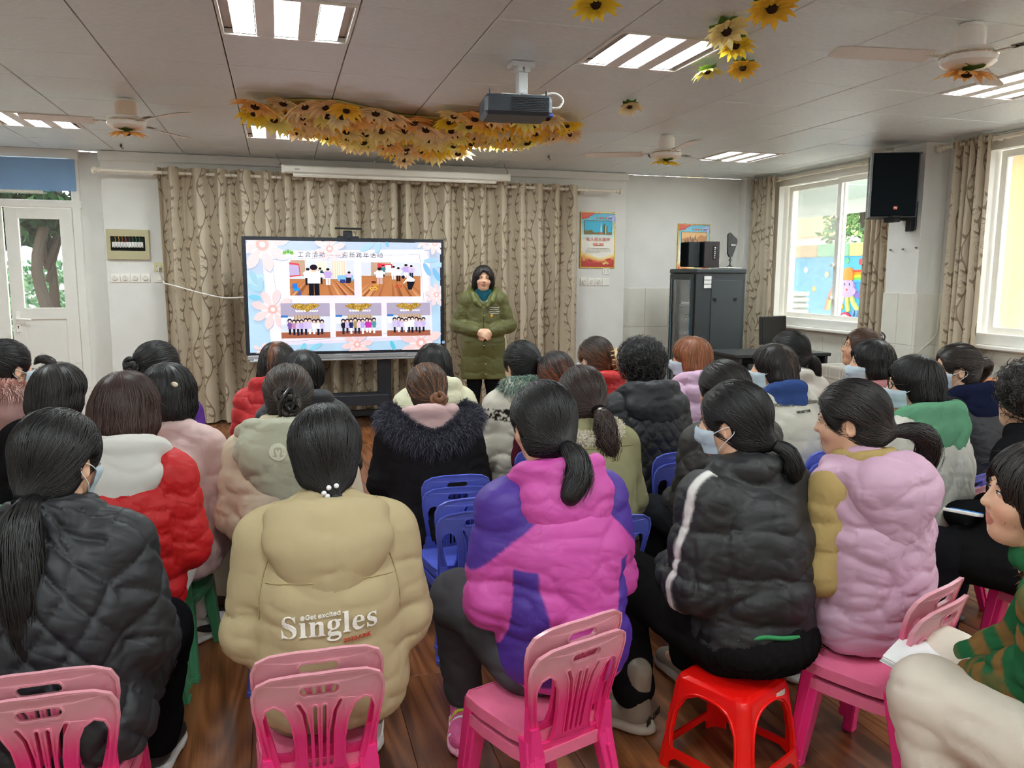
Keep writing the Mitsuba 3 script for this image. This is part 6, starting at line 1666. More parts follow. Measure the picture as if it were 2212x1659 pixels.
def tail_strands(P, R_, n, seed, wave=0.0, fly=.15, S=12, curl=0.0):
    """strands of a tail that follows the polyline P with the radius profile R_"""
    rr = np.random.default_rng(seed)
    C = spline(P, S)
    rad = np.interp(np.linspace(0, 1, S), np.linspace(0, 1, len(R_)), R_)
    t = np.gradient(C, axis=0)
    t /= np.linalg.norm(t, axis=1, keepdims=True)
    a0, b0, _ = frame_of(t[0])
    A, Bv = [a0], [b0]
    for i in range(1, S):
        a = A[-1] - t[i] * (A[-1] @ t[i])
        a /= np.linalg.norm(a)
        A.append(a)
        Bv.append(np.cross(t[i], a))
    A, Bv = np.array(A), np.array(Bv)
    th = rr.uniform(0, 2 * pi, (n, 1))
    q = np.sqrt(rr.uniform(.25, 1, (n, 1)))
    s = np.linspace(0, 1, S)[None]
    th = th + wave * np.sin(s * 9 + rr.uniform(0, 6, (n, 1))) + curl * s * 6
    q = q * (1 + fly * rr.normal(size=(n, 1)) * s ** 2)
    L = rr.uniform(.78, 1.04, (n, 1))                # strands end at different heights
    ss = np.clip(s * L, 0, 1) * (S - 1)
    i0 = np.clip(np.floor(ss).astype(int), 0, S - 2)
    f = (ss - i0)[..., None]
    c = C[i0] * (1 - f) + C[i0 + 1] * f
    aa = A[i0] * (1 - f) + A[i0 + 1] * f
    bb = Bv[i0] * (1 - f) + Bv[i0 + 1] * f
    r = (rad[i0][..., None] * (1 - f) + rad[i0 + 1][..., None] * f)
    off = (np.cos(th)[..., None] * aa + np.sin(th)[..., None] * bb)
    return c + off * r * q[..., None], off

def hair_mesh(style, seed=0, n=700, colors=('#1d1a1a', '#262220', '#15130f'), th=.016, tie=None, tail=None, tail_r=None, wave=.15, length=-.13, part=0.0, r=.0013, bangs=True, hi=None, step=.0065, curl=0.0, fly=.12, face=None, ears=True, root_z=None, face_z=-.035, side_y=.012):
    """hair in the head frame as one mesh with a colour per strand"""
    n = int(n * .6)
    rr = np.random.default_rng(seed)
    crown = np.array([part, -.045, .125])
    meshes, cols = [], []
    tails = []
    if style in ('tail', 'bun', 'updo'):
        T_ = np.array(tie if tie is not None else (0, -.118, .01), float)
        S = cap_solid(th, face or (.074, .080, .098), (0, .120, -.022), ears)
        S.cone((T_ * .75) + [0, .0, .0], T_, .030, .016, .035)
        direction = lambda P: (T_ - P) / np.maximum(np.linalg.norm(T_ - P, axis=1, keepdims=True), .01)
        stop = T_
    elif style in ('bob', 'long', 'half'):
        lo = length
        S = cap_solid(th, face or (.066, .085, .10), (0, .128, face_z), False, low=max(lo, -.16))
        for s in (-1, 1):
            S.chain([(s * .070, side_y, .03), (s * .076, side_y - .008, -.04), (s * .070, -.004, max(lo, -.14) + .015)], [.026, .024, .016], .03)
        S.chain([(0, -.085, .0), (0, -.082, -.06), (0, -.078, max(lo, -.15))], [.035, .040, .026], .04)
        for s in (-1, 1):
            S.chain([(s * .045, -.075, .0), (s * .05, -.068, -.06), (s * .048, -.062, max(lo, -.15))], [.035, .036, .022], .04)
        S.ell((0, .128, face_z), face or (.066, .085, .10), .012, sub=True)
        def direction(P):
            a = P - crown
            a[:, 2] *= .4
            a /= np.maximum(np.linalg.norm(a, axis=1, keepdims=True), .02)
            w = np.clip((.10 - P[:, 2:3]) / .10, 0, 1)
            return a * (1 - w) + np.array([0, -.08, -1.0]) * (w + .25)
        stop = None
    elif style in ('curly', 'short'):
        S = cap_solid(th + (.010 if style == 'curly' else 0), face or (.068, .085, .10), (0, .126, -.030), False, low=-.095 if style == 'short' else -.085)
        for s in (-1, 1):
            S.ell((s * .072, .0, .0), (.022, .04, .045), .02)
        direction = None
        def direction(P):
            a = P - crown
            a /= np.maximum(np.linalg.norm(a, axis=1, keepdims=True), .02)
            return a + np.array([0, -.1, -.8])
        stop = None
    core = S.mesh(step + .0015)
    v, nn = np.asarray(core.vertices), vnormals(core)
    if style == 'curly':
        q = v + .02 * np.stack([meshkit.noise(v * 20 + k, seed + k) for k in range(3)], 1)
        core.vertices = v + nn * (.016 * (meshkit.fbm(q * 34, 3, seed)[:, None] - .35))
    else:
        core.vertices = v + nn * (.0035 * (meshkit.fbm(v * 30, 2, seed)[:, None] - .7))
    meshes.append(core)
    cs = np.array([lin(c) for c in colors])
    his = None if hi is None else np.array([lin(c) for c in hi[1]])
    def strand_cols(m, roots):
        c = cs[rr.integers(0, len(cs), m)] * rr.uniform(.8, 1.25, (m, 1))
        if his is not None:
            pick = rr.uniform(0, 1, m) < hi[0](roots)
            c[pick] = his[rr.integers(0, len(his), pick.sum())] * rr.uniform(.75, 1.15, (pick.sum(), 1))
        return c
    base_c = cs.mean(0) * .8
    if his is not None:
        w = np.clip(hi[0](np.asarray(core.vertices)), 0, 1)[:, None]
        cols.append(base_c * (1 - w) + his.mean(0) * .8 * w)
    else:
        cols.append(np.tile(base_c, (len(core.vertices), 1)))
    # strands lying on the cap
    fi = rr.integers(0, len(core.faces), n)
    roots = core.triangles_center[fi]
    if style == 'curly':
        k = 10
        C0 = roots
        nrm0 = S.grad(C0)
        ax, bx_ = np.cross(nrm0, rr.normal(size=nrm0.shape)), None
        ax /= np.linalg.norm(ax, axis=1, keepdims=True)
        bx_ = np.cross(nrm0, ax)
        s = np.linspace(0, 1, k)[None, :, None]
        ph = rr.uniform(0, 6.3, (n, 1, 1))
        R0 = rr.uniform(.006, .014, (n, 1, 1))
        path = C0[:, None] + nrm0[:, None] * (.004 + .020 * s * rr.uniform(.3, 1.2, (n, 1, 1))) + R0 * (np.cos(ph + s * 6) * ax[:, None] + np.sin(ph + s * 6) * bx_[:, None]) + s * .02 * bx_[:, None]
        nr = np.repeat(nrm0[:, None], k, 1)
    else:
        if style in ('bob', 'long', 'half', 'short'):
            roots = roots[roots[:, 2] > (root_z if root_z is not None else -.02)]
            if part is not None and bangs:
                pass
        steps = 9
        path, nr = flow_strands(S, roots, direction, steps, {'tail': .021, 'bun': .021, 'updo': .021, 'short': .017}.get(style, .025), .0028, stop, seed)
    m = ribbons(path, r * rr.uniform(.7, 1.5, len(path)), nr)
    meshes.append(m)
    cols.append(np.repeat(strand_cols(len(path), path[:, 4 if path.shape[1] > 4 else 0]), path.shape[1] * 3, 0))
    # tail
    if tail is not None:
        for P, R_ in (tail if tail_r is None else [(tail, tail_r)]):
            P = np.asarray(P, float)
            K = Solid().chain(spline(P, 9), np.interp(np.linspace(0, 1, 9), np.linspace(0, 1, len(R_)), R_) * .80, .012)
            cm = K.mesh(.007)
            meshes.append(cm)
            cols.append(np.tile(base_c, (len(cm.vertices), 1)))
            path, nr = tail_strands(P, R_, max(60, n // 3), seed + 5, wave, fly, curl=curl)
            meshes.append(ribbons(path, r * rr.uniform(.8, 1.5, len(path)), nr))
            cols.append(np.repeat(strand_cols(len(path), path[:, 3]), path.shape[1] * 3, 0))
    if style in ('bun', 'updo'):
        for (c, rad, tr, ax) in (tails or BUNS.get(style)):
            c = np.array(c, float) + (T_ - np.array([0, -.118, .01]))
            f1, f2, _ = frame_of(np.array(ax, float))
            for q in range(5):
                ang = np.linspace(0, 2 * pi * .95, 14) + q * 1.3
                rq = rad * rr.uniform(.45, 1.0)
                tl = rr.normal(size=3) * .006
                P = [c + rq * (np.cos(a) * f1 + np.sin(a) * f2) + tl + np.array(ax) * .008 * (q - 2) for a in ang]
                K = tube(P, tr * rr.uniform(.8, 1.1), 8)
                meshes.append(K)
                cols.append(np.tile(strand_cols(1, np.array([c]))[0] * .9, (len(K.vertices), 1)))
                pth, nr = tail_strands(P, [tr] * 3, max(20, n // 20), seed + q, .6, .3, S=14)
                meshes.append(ribbons(pth, r * rr.uniform(.7, 1.3, len(pth)), nr))
                cols.append(np.repeat(strand_cols(len(pth), pth[:, 3]), pth.shape[1] * 3, 0))
    # fly-away hairs
    k = max(12, n // 25)
    fi = rr.integers(0, len(core.faces), k)
    c0 = core.triangles_center[fi]
    g = S.grad(c0)
    tdir = direction(c0.copy())
    tdir /= np.maximum(np.linalg.norm(tdir, axis=1, keepdims=True), .01)
    tdir = tdir + rr.normal(size=c0.shape) * .3
    s = np.linspace(0, 1, 6)[None, :, None]
    path = c0[:, None] + tdir[:, None] * s * .028 + g[:, None] * (np.sin(s * 2.6) * rr.uniform(.004, .014, (k, 1, 1)))
    meshes.append(ribbons(path, np.full(k, r * .55), np.repeat(g[:, None], 6, 1)))
    cols.append(np.repeat(strand_cols(k, c0), 18, 0))
    n_ = 0
    V, F = [], []
    for q in meshes:
        V.append(np.asarray(q.vertices)); F.append(np.asarray(q.faces) + n_); n_ += len(q.vertices)
    return trimesh.Trimesh(np.vstack(V), np.vstack(F), process=False), np.vstack(cols)
BUNS = {'bun': [((0, -.145, .01), .026, .013, (0, -.95, .3))], 'updo': [((.005, -.135, -.01), .035, .012, (0, -1, .2)), ((-.01, -.125, .03), .030, .010, (.2, -1, .4))]}

def face_parts(k, B, M, brow='#2a211d', mouth=True, closed=False):
    """eyes and eyebrows as parts of a person"""
    C, R_ = B.head, B.head_rot
    for s in (-1, 1):
        e = C + R_ @ np.array([s * .030, .0765, .0105])
        ball = Solid().ell(e, (.0115, .0085, .0040), .001, R_).mesh(.0022)
        put('eye', ball, 'm_gloss', '#ded9d2', parent=k, smooth=True, to_world=M)
        iris = Solid().ell(C + R_ @ np.array([s * .029 + .001, .0825, .0105]), (.0048, .003, .0042), .001, R_).mesh(.0014)
        put('iris', iris, 'm_gloss', '#1b120e', parent=k, smooth=True, to_world=M)
        P = [C + R_ @ np.array([s * a, b, c]) for a, b, c in ((.0165, .083, .0265), (.027, .0845, .0305), (.040, .076, .031), (.049, .066, .0265))]
        put('eyebrow', tube(spline(P, 8), [.0016, .0026, .0028, .0027, .0024, .002, .0015, .0008], 6), 'm_satin', brow, parent=k, smooth=True, to_world=M)
        P = [C + R_ @ np.array([s * a, b, c]) for a, b, c in ((.0185, .080, .0125), (.029, .0865, .0155), (.042, .077, .0125))]
        put('eyelid', tube(spline(P, 8), .0014, 5), 'm_satin', '#2e211c', parent=k, smooth=True, to_world=M)

def mask_parts(k, B, M, color='#c9dbe6'):
    """pleated face mask with ear loops"""
    C, R_ = B.head, B.head_rot
    S = head_solid(Solid(), np.zeros(3), np.eye(3), True)
    S.cone((0, .085, -.01), (0, .10, -.045), .012, .016, .03)
    U = np.linspace(-1, 1, 17)
    W = np.linspace(0, 1, 11)
    G = np.zeros((11, 17, 3))
    for i, w in enumerate(W):
        for j, u in enumerate(U):
            a = u * 1.15
            d = np.array([math.sin(a), math.cos(a), 0])
            z = -.008 - .085 * w + .012 * abs(u) * (1 - 2 * w) * -.5
            # march in from outside
            t = .16
            for _ in range(14):
                t -= S.at(np.array([[d[0] * t, d[1] * t - .0, z]]))[0] * .9
            G[i, j] = [t, z, 0]
    from scipy.ndimage import gaussian_filter
    rad = np.maximum(gaussian_filter(G[:, :, 0], 1.6), G[:, :, 0] - .002)
    for i, w in enumerate(W):
        for j, u in enumerate(U):
            a = u * 1.15
            G[i, j] = np.array([math.sin(a), math.cos(a), 0]) * (rad[i, j] + .006 + .002 * abs(math.sin(w * 9))) + [0, 0, G[i, j, 1]]
    m = quad_grid(G)
    V = np.vstack([m.vertices, m.vertices - vnormals(m) * .002])
    F = np.vstack([m.faces, m.faces[:, ::-1] + len(m.vertices)])
    v = V @ R_.T + C
    mk = put('mask', trimesh.Trimesh(v, F, process=False), 'm_cloth', color, parent=k, smooth=True, to_world=M)
    for s, j in ((-1, 0), (1, 16)):
        a, b = G[1, j], G[9, j]
        e = np.array([s * .083, -.026, .004])
        P = [a, (a + e) / 2 + [s * .004, 0, .004], e, e + [0, -.006, -.02], (b + e) / 2 + [s * .006, 0, -.01], b]
        put('ear_loop', tube(spline([C + R_ @ np.array(q) for q in P], 16), .0014, 5), 'm_satin', '#eef2f4', parent=mk, smooth=True, to_world=M)

def glasses_parts(k, B, M, color='#1c1a1a'):
    C, R_ = B.head, B.head_rot
    parts = []
    for s in (-1, 1):
        a = np.linspace(0, 2 * pi, 21)
        P = [(s * (.033 + .022 * math.cos(t)), .0945 - .010 * (abs(.033 + .022 * math.cos(t)) / .055) ** 2, .007 + .017 * math.sin(t)) for t in a]
        parts.append(tube([C + R_ @ np.array(q) for q in P], .0017, 6, caps=False))
        P = [(s * .055, .085, .012), (s * .074, .06, .014), (s * .082, .0, .012), (s * .080, -.018, .002)]
        parts.append(tube([C + R_ @ np.array(q) for q in spline(P, 12)], .0018, 6))
    parts.append(tube([C + R_ @ np.array(q) for q in ((-.011, .0945, .010), (0, .0965, .012), (.011, .0945, .010))], .0016, 6))
    put('glasses', cat(*parts), 'm_satin', color, parent=k, smooth=True, to_world=M)

def surface_text(mesh_v, mesh_n, txt, side=-1):
    """lay lettering (x, z in the person's frame; y from the back of the garment) on the garment's back"""
    back = mesh_n[:, 1] * side > .15
    tree = cKDTree(mesh_v[back][:, [0, 2]])
    v = np.asarray(txt.vertices).copy()
    d, i = tree.query(v[:, [0, 2]], k=6)
    w = 1 / (d + .002)
    yb_ = (mesh_v[back][i][..., 1] * w).sum(1) / w.sum(1)
    v[:, 1] = yb_ + side * .0035 + v[:, 1]
    return trimesh.Trimesh(v, txt.faces, process=False)

def lettering(s, h, bold=True, table=None):
    """lettering standing in the xz plane, read from behind (from -y): returns a finely cut mesh, centred"""
    if table:
        m, w = glyph_text(s, h / .68, table, 0, .0015)
    else:
        m = meshkit.text_mesh(s, h, .0015, bold)
    v, f = np.asarray(m.vertices), np.asarray(m.faces)
    m = trimesh.Trimesh(*trimesh.remesh.subdivide_to_size(v, f, .02, max_iter=6), process=False)
    v = np.asarray(m.vertices)
    cx_ = (v[:, 0].min() + v[:, 0].max()) / 2
    return trimesh.Trimesh(np.column_stack([v[:, 0] - cx_, -v[:, 2], v[:, 1]]), m.faces, process=False)

# ---------------------------------------------------------------- small plastic chairs and the red stool
def chair_meshes():
    out = {}
    V0 = .275
    def bend(m):
        m = trimesh.Trimesh(*trimesh.remesh.subdivide_to_size(np.asarray(m.vertices), np.asarray(m.faces), .075, max_iter=6), process=False)
        v = np.asarray(m.vertices)
        u, w, d = v[:, 0], v[:, 1], v[:, 2]
        y = -.118 - .16 * w - .25 * w ** 2 + .95 * u ** 2 - d
        return trimesh.Trimesh(np.column_stack([u, y, V0 + w]), m.faces, process=False)
    outline = Polygon([(-.112, -.02), (-.120, .06), (-.134, .14), (-.147, .22), (-.148, .258), (-.136, .288), (-.105, .306), (-.05, .314), (.05, .314), (.105, .306), (.136, .288), (.148, .258), (.147, .22), (.134, .14), (.120, .06), (.112, -.02)]).buffer(.012).buffer(-.012)
    handle = LineString([(-.030, .268), (.030, .268)]).buffer(.0135, 6)
    holes = [handle]
    for s in (-1, 1):
        holes.append(Polygon([(s * a, b) for a, b in ((.094, .035), (.106, .09), (.118, .16), (.121, .195), (.114, .218), (.099, .226), (.082, .214), (.068, .18), (.060, .12), (.060, .06), (.068, .035))]).buffer(.006).buffer(-.003))
        holes.append(LineString([(s * .008, .052), (s * .0105, .222)]).buffer(.0042, 3))
        holes.append(LineString([(s * .0235, .052), (s * .026, .15), (s * .034, .205), (s * .046, .232)]).buffer(.0045, 4))
    H_ = unary_union(holes)
    H_ = H_.simplify(.0008)
    outline = outline.simplify(.0006)
    plate = outline.difference(H_)
    rims = unary_union([outline.difference(outline.buffer(-.006))] + [h.simplify(.0008).buffer(.0042, 3).difference(h.simplify(.0008)) for h in holes]).intersection(outline)
    out['backrest'] = cat(bend(ext(plate, .006)), bend(ext(rims, .012, -.003)))
    st = Polygon([(-.118, -.13), (-.138, -.06), (-.150, .06), (-.148, .125), (-.128, .143), (.128, .143), (.148, .125), (.150, .06), (.138, -.06), (.118, -.13)]).buffer(.01).buffer(-.01)
    top = ext(st, .008, .278)
    rim_ = ext(st.difference(st.buffer(-.006)), .032, .256)
    top = trimesh.Trimesh(*trimesh.remesh.subdivide_to_size(np.asarray(top.vertices), np.asarray(top.faces), .05, max_iter=5), process=False)
    v = np.asarray(top.vertices)
    v[:, 2] -= .008 * np.clip(1 - (v[:, 0] / .13) ** 2, 0, 1) * np.clip(1 - (v[:, 1] / .13) ** 2, 0, 1)
    out['seat'] = cat(top, rim_)
    legs = []
    for sx in (-1, 1):
        for sy in (-1, 1):
            a = np.array([sx * (.122 if sy > 0 else .110), sy * .118, .278])
            b = np.array([sx * (.148 if sy > 0 else .140), .150 if sy > 0 else -.182, 0])
            pts = []
            for c, w, d in ((a, .024, .020), (b, .0155, .015)):
                for dx in (-1, 1):
                    for dy in (-1, 1):
                        pts += [c + [dx * w, dy * (d - .004), 0], c + [dx * (w - .004), dy * d, 0]]
            m = m3h(pts)
            f = m3h([c + [dx * w, sy * (.006 + d) + dy * .003, 0] for c, w, d in ((a * .9 + b * .1, .006, .018), (b * .9 + a * .1, .004, .0135)) for dx in (-1, 1) for dy in (-1, 1)])
            if sy < 0:                       # rear legs run up into the posts of the back
                e = np.array([sx * .118, -.128, .36])
                m = cat(m, m3h([c + [dx * w, dy * .007, 0] for c, w in ((a + [0, -.012, 0], .022), (e, .010)) for dx in (-1, 1) for dy in (-1, 1)]))
            legs.append(cat(m, f, box(b + [0, 0, .012], (.035, .034, .024), .004)))
    out['legs'] = legs
    return out
CH = chair_meshes()
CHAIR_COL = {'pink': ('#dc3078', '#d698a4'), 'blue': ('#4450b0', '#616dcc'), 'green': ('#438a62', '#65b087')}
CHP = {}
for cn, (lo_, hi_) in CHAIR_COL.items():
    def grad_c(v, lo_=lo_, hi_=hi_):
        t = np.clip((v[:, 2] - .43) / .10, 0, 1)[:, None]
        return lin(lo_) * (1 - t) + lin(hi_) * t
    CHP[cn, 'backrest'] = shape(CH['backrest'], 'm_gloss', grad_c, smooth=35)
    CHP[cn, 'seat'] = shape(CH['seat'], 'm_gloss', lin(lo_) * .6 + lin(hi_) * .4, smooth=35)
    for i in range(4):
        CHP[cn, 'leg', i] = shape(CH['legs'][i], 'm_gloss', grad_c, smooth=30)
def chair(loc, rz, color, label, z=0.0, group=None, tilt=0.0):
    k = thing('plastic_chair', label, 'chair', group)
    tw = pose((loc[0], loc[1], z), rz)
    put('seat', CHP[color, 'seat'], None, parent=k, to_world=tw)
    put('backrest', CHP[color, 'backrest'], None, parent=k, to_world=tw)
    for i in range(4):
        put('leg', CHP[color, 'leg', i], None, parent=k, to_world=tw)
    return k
def chair_stack(loc, rz, colors, label, group=None):
    """two nested chairs, the lower first"""
    f = np.array([-math.sin(rz), math.cos(rz)])
    chair(loc, rz, colors[0], label + ', lower of the nested pair', 0, group)
    chair(np.array(loc) + f * .016, rz, colors[1], label + ', upper of the nested pair', .046, group)

def red_stool(loc, rz):
    k = thing('plastic_stool', 'glossy red plastic stool under the woman in the black puffer', 'stool')
    def frustum(off, levels, n=8):
        pts = []
        for z, h in levels:
            r = .034
            for sx in (-1, 1):
                for sy in (-1, 1):
                    for a in np.linspace(0, pi / 2, n):
                        pts.append((sx * (h - off - r + r * math.cos(a)), sy * (h - off - r + r * math.sin(a)), z))
        return m3.Manifold.hull_points(np.array(pts))
    lv = [(0, .158), (.20, .133), (.262, .126), (.28, .118), (.288, .106)]
    shell = frustum(0, lv) - frustum(.006, [(z - .010 if z > 0 else -.02, h) for z, h in lv])
    win = Polygon([(-.098, .070), (-.100, .115), (-.090, .18), (-.066, .225), (-.03, .243), (.03, .243), (.066, .225), (.09, .18), (.100, .115), (.098, .070)]).buffer(.01).buffer(-.005)
    foot = Polygon([(-.112, -.02), (-.108, .022), (-.085, .040), (.085, .040), (.108, .022), (.112, -.02)])
    for p_ in (win, foot):
        c = m3.CrossSection([np.array(p_.exterior.coords)[:-1]], m3.FillRule.EvenOdd)
        e = m3.Manifold.extrude(c, .6).translate((0, 0, -.3)).rotate((90, 0, 0))
        shell = shell - e - e.rotate((0, 0, 90))
    put('shell', moved(shell, (loc[0], loc[1], 0), rz=rz), 'm_gloss', '#e3140f', parent=k, smooth=28)
    rb = []
    for s in range(4):
        for d_ in (-.102, .102):
            P = [(d_ * 1.05 if abs(d_) else 0, -.158, .04), (d_, -.146, .12), (d_ * .98, -.138, .18)]
        arch = [(x, -(.1585 - .125 * z) - .002, z) for x, z in ((-.108, .075), (-.110, .12), (-.099, .19), (-.072, .236), (-.03, .254), (.03, .254), (.072, .236), (.099, .19), (.110, .12), (.108, .075))]
        t_ = tube(spline(arch, 28), .0045, 6)
        rb.append(moved(t_, (0, 0, 0), rz=s * pi / 2))
    put('rib', moved(cat(*rb), (loc[0], loc[1], 0), rz=rz), 'm_gloss', '#e3140f', parent=k, smooth=True)
    put('sticker', moved(moved(box((.055, 0, .258), (.045, .002, .016)), (0, -.1275, 0), rx=.0), (loc[0], loc[1], 0), rz=rz), 'm_satin', '#d9cfc2', parent=k, smooth=False)
    return k

# ---------------------------------------------------------------- building one seated person
BLACK = ('#131213', '#1a1819', '#0e0d0e')
def blend(c, d, color, soft=.006):
    t = np.clip(d / soft + .5, 0, 1)[:, None]
    c[:] = c * (1 - t) + lin(color) * t
SOFTB = ('#1e1a18', '#28211e', '#161312')
BROWN = ('#3f2c24', '#4a342a', '#33241e')
def local(B, M2, p):
    """world point -> the person's own frame (M2 = (loc, rz))"""
    (lx, ly), rz = M2
    q = Rz(-rz) @ np.array([p[0] - lx, p[1] - ly, 0])
    return np.array([q[0], q[1], p[2]])

def person(label, top, rz, hs=.33, lean=.07, pk=None, hair=None, jacket=None, hood=None, legs='#26262a', leg_r=1.0, shoes=('#2a2a2c', '#d8d8d4'), shoe_kind='sneaker', full=False, hands=False, mask=False, glasses=False, tone=SKIN, step=.0085, shoe_yaw=(.1, -.1), limb=None, lmat='m_cloth'):
    pk = dict(pk or {})
    sc = (top[2] - hs - .128) / .707
    B = seated(hs=hs, sc=sc, lean=lean, **pk)
    off = Rz(rz) @ (B.head * [1, 1, 0])
    loc = (top[0] - off[0], top[1] - off[1])
    M2 = (loc, rz)
    if limb:                                 # limbs given in world coordinates
        for name, i, p in limb:
            getattr(B, name)[i] = local(B, M2, p)
    M = pose((loc[0], loc[1], 0), rz)
    k = thing('person', label, 'person', 'people')
    m, S = body_mesh(B, full, hands)
    put('body', m, 'm_satin', skin_color(B, tone), parent=k, smooth=True, to_world=M)
    B.key, B.M, B.loc, B.rz = k, M, np.array(loc), rz
    if full:
        face_parts(k, B, M)
    if jacket:
        wear(B, jacket, step)
    if hood:
        wear_hood(B, hood, step)
    put('trousers', trousers_mesh(B, leg_r, seed=len(label), step=.012 if step < .0075 else .017), lmat, legs, parent=k, smooth=True, to_world=M)
    for i in (0, 1):
        u, s = shoe_parts(B.ank[i], shoe_yaw[i], shoe_kind)
        sh = put('shoe', u, 'm_satin', shoes[0], parent=k, smooth=True, to_world=M)
        put('sole', s, 'm_satin', shoes[1], parent=sh, smooth=True, to_world=M)
    if hair:
        wear_hair(B, hair)
    if mask:
        mask_parts(k, B, M)
    if glasses:
        glasses_parts(k, B, M)
    return B

def wear(B, j, step):
    """a jacket: keys color, b, hem, collar, quilt, fold, mat, coat, name, paint(fn of local vertices, which part)"""
    S = jacket_solid(B, j.get('b', .025) * .85, j.get('hem', .03), j.get('collar'), j.get('sleeve', .97), j.get('flare', 0.0), j.get('coat', 0.0), j.get('arms', True))
    if j.get('drape'):                       # long coats lie over the thighs
        for i in (0, 1):
            S.ops.insert(0, S.ops.pop()) if False else None
            e = B.hip[i] + (B.kne[i] - B.hip[i]) * j['drape']
            cut = S.ops.pop()
            S.cone(B.hip[i] + [0, -.04, 0], e, .105 + j.get('b', .025) * .5, .085 + j.get('b', .025) * .5, .05)
            S.ops.append(cut)
    q_ = j.get('quilt')
    m = drape_mesh(S, B, step, q_ and (q_[0], q_[1], q_[2] * .85), j.get('fold', .006) * 1.35, j.get('seed', 1), j.get('fscale', (17, 17, 26)))
    B.jv, B.jn = np.asarray(m.vertices), vnormals(m)
    col = j['color']
    if j.get('paint'):
        w, t = part_of(B, B.jv)
        c = np.tile(lin(col), (len(B.jv), 1))
        j['paint'](B, B.jv, w, t, c)
        col = c * .82
    else:
        col = lin(col) * .82
    B.jk = put(j.get('name', 'jacket'), m, j.get('mat', 'm_nylon'), col, parent=B.key, smooth=True, to_world=B.M, label=j.get('label'))

def wear_hood(B, h, step):
    h = dict(h)
    col, mat, name, lab = h.pop('color'), h.pop('mat', 'm_nylon'), h.pop('name', 'hood'), h.pop('label', None)
    col = lin(col) * .82
    m, S = hood_mesh(B, step=step, **h)
    put(name, m, mat, col, parent=B.key, smooth=True, to_world=B.M, label=lab)
    B.hv, B.hn, B.rim = np.asarray(m.vertices), vnormals(m), S.rim
    return m

def wear_hair(B, hair):
    hair = dict(hair)
    lab = hair.pop('label', None)
    m, c = hair_mesh(**hair)
    v = np.asarray(m.vertices) @ B.head_rot.T + B.head
    B.hair = put('hair', shape(trimesh.Trimesh(v, m.faces, process=False), 'm_satin', c, smooth=True), None, parent=B.key, to_world=B.M, label=lab)

def headp(B, P):
    return np.asarray(P, float) @ B.head_rot.T + B.head
def on_head(B, name, mesh, mat, color, label=None):
    m = tm(mesh).copy()
    m.vertices = headp(B, m.vertices)
    return put(name, m, mat, color, parent=B.key, smooth=35, to_world=B.M, label=label)
def write_on(B, name, s, x, z, h, color, table=None, v=None, n=None, label=None, slant=0.0):
    txt = lettering(s, h, True, table)
    q = np.asarray(txt.vertices) + [x, 0, z]
    q[:, 2] += slant * (q[:, 0] - x)
    m = surface_text(B.jv if v is None else v, B.jn if n is None else n, trimesh.Trimesh(q, txt.faces, process=False))
    return put(name, m, 'm_cloth', color, parent=B.key, smooth=False, to_world=B.M, label=label)
def claw_clip(B, c, color, ax=0, s=1.0, bow=False):
    """a claw hair clip: two toothed jaws with grips"""
    parts = []
    for sx in (-1, 1):
        P = [(sx * .004, -.004, .040), (sx * .012, -.010, .02), (sx * .014, -.012, -.005), (sx * .006, -.006, -.035)]
        P = [np.array(q) * s for q in P]
        parts.append(tube(spline(P, 12), .004 * s, 6))
        for i in range(6):
            q = spline(P, 12)[1 + i * 2]
            parts.append(tube([q, q + np.array([sx * .010, .010, 0]) * s], [.0022 * s, .001 * s], 5))
    a = np.linspace(0, 2 * pi, 16)
    parts.append(tube([np.array([.016 + .014 * math.cos(t), -.016, .0 + .010 * math.sin(t)]) * s for t in a], .0038 * s, 6, caps=False))
    m = moved(cat(*parts), (0, 0, 0), ry=ax)
    m.apply_translation(c)
    return on_head(B, 'hair_clip', m, 'm_gloss', color, 'claw clip')
def tie_ring(B, c, d, r, color, tr=.006):
    f1, f2, _ = frame_of(np.array(d, float))
    a = np.linspace(0, 2 * pi, 18)
    return on_head(B, 'hair_tie', tube([np.array(c) + r * (math.cos(t) * f1 + math.sin(t) * f2) for t in a], tr, 7, caps=False), 'm_cloth', color)
def beads(B, pts, r, color):
    for q in pts:
        on_head(B, 'bead', moved(trimesh.creation.icosphere(2, r), q), 'm_gloss', color)
def fur_on(B, path, r, n, L, seed, cols, label=None, droop=.3, thick=.0022):
    m, c = fur_mesh(path, r, n, L, seed, droop, cols, thick)
    return put('fur_trim', shape(m, 'm_matte', c, smooth=True), None, parent=B.key, to_world=B.M, label=label)

# ---------------------------------------------------------------- the listeners, front row first
def tail_low(x=0, L=.30, y=-.125, z=-.07, r=(.016, .030, .036, .016), back=.02):
    return [(x * .3, y + .01, z), (x * .6, y - .05, z - .04), (x, y - .085 + back, z - L * .5), (x * 1.3, y - .09 + back, z - L)], list(r)

# A: black quilted coat, long low ponytail, front left
t_, r_ = tail_low(.06, .34, -.108, -.070, (.018, .040, .052, .022), .0)
A = person('seated woman at the front left in a black diamond-quilted coat with a long low ponytail', (-.53, 2.13, 1.13), -.10, lean=.08, pk=dict(yaw=-.35, pitch=.10, wide=1.06),
    hair=dict(style='tail', seed=1, n=2600, tie=(0, -.112, -.066), tail=t_, tail_r=r_, colors=BLACK, r=.0011, fly=.16),
    jacket=dict(color='#2b2c30', b=.034, hem=.0, collar=.055, quilt=('d', .125, .017), fold=.004, drape=.72, coat=.03, seed=3), legs='#17171a', leg_r=1.25, full=True, step=.0072, mask=True)
tie_ring(A, (0, -.114, -.072), (0, -.5, -1), .019, '#1d1d20')
tie_ring(A, (0, -.118, -.082), (0, -.5, -1), .019, '#1d1d20')

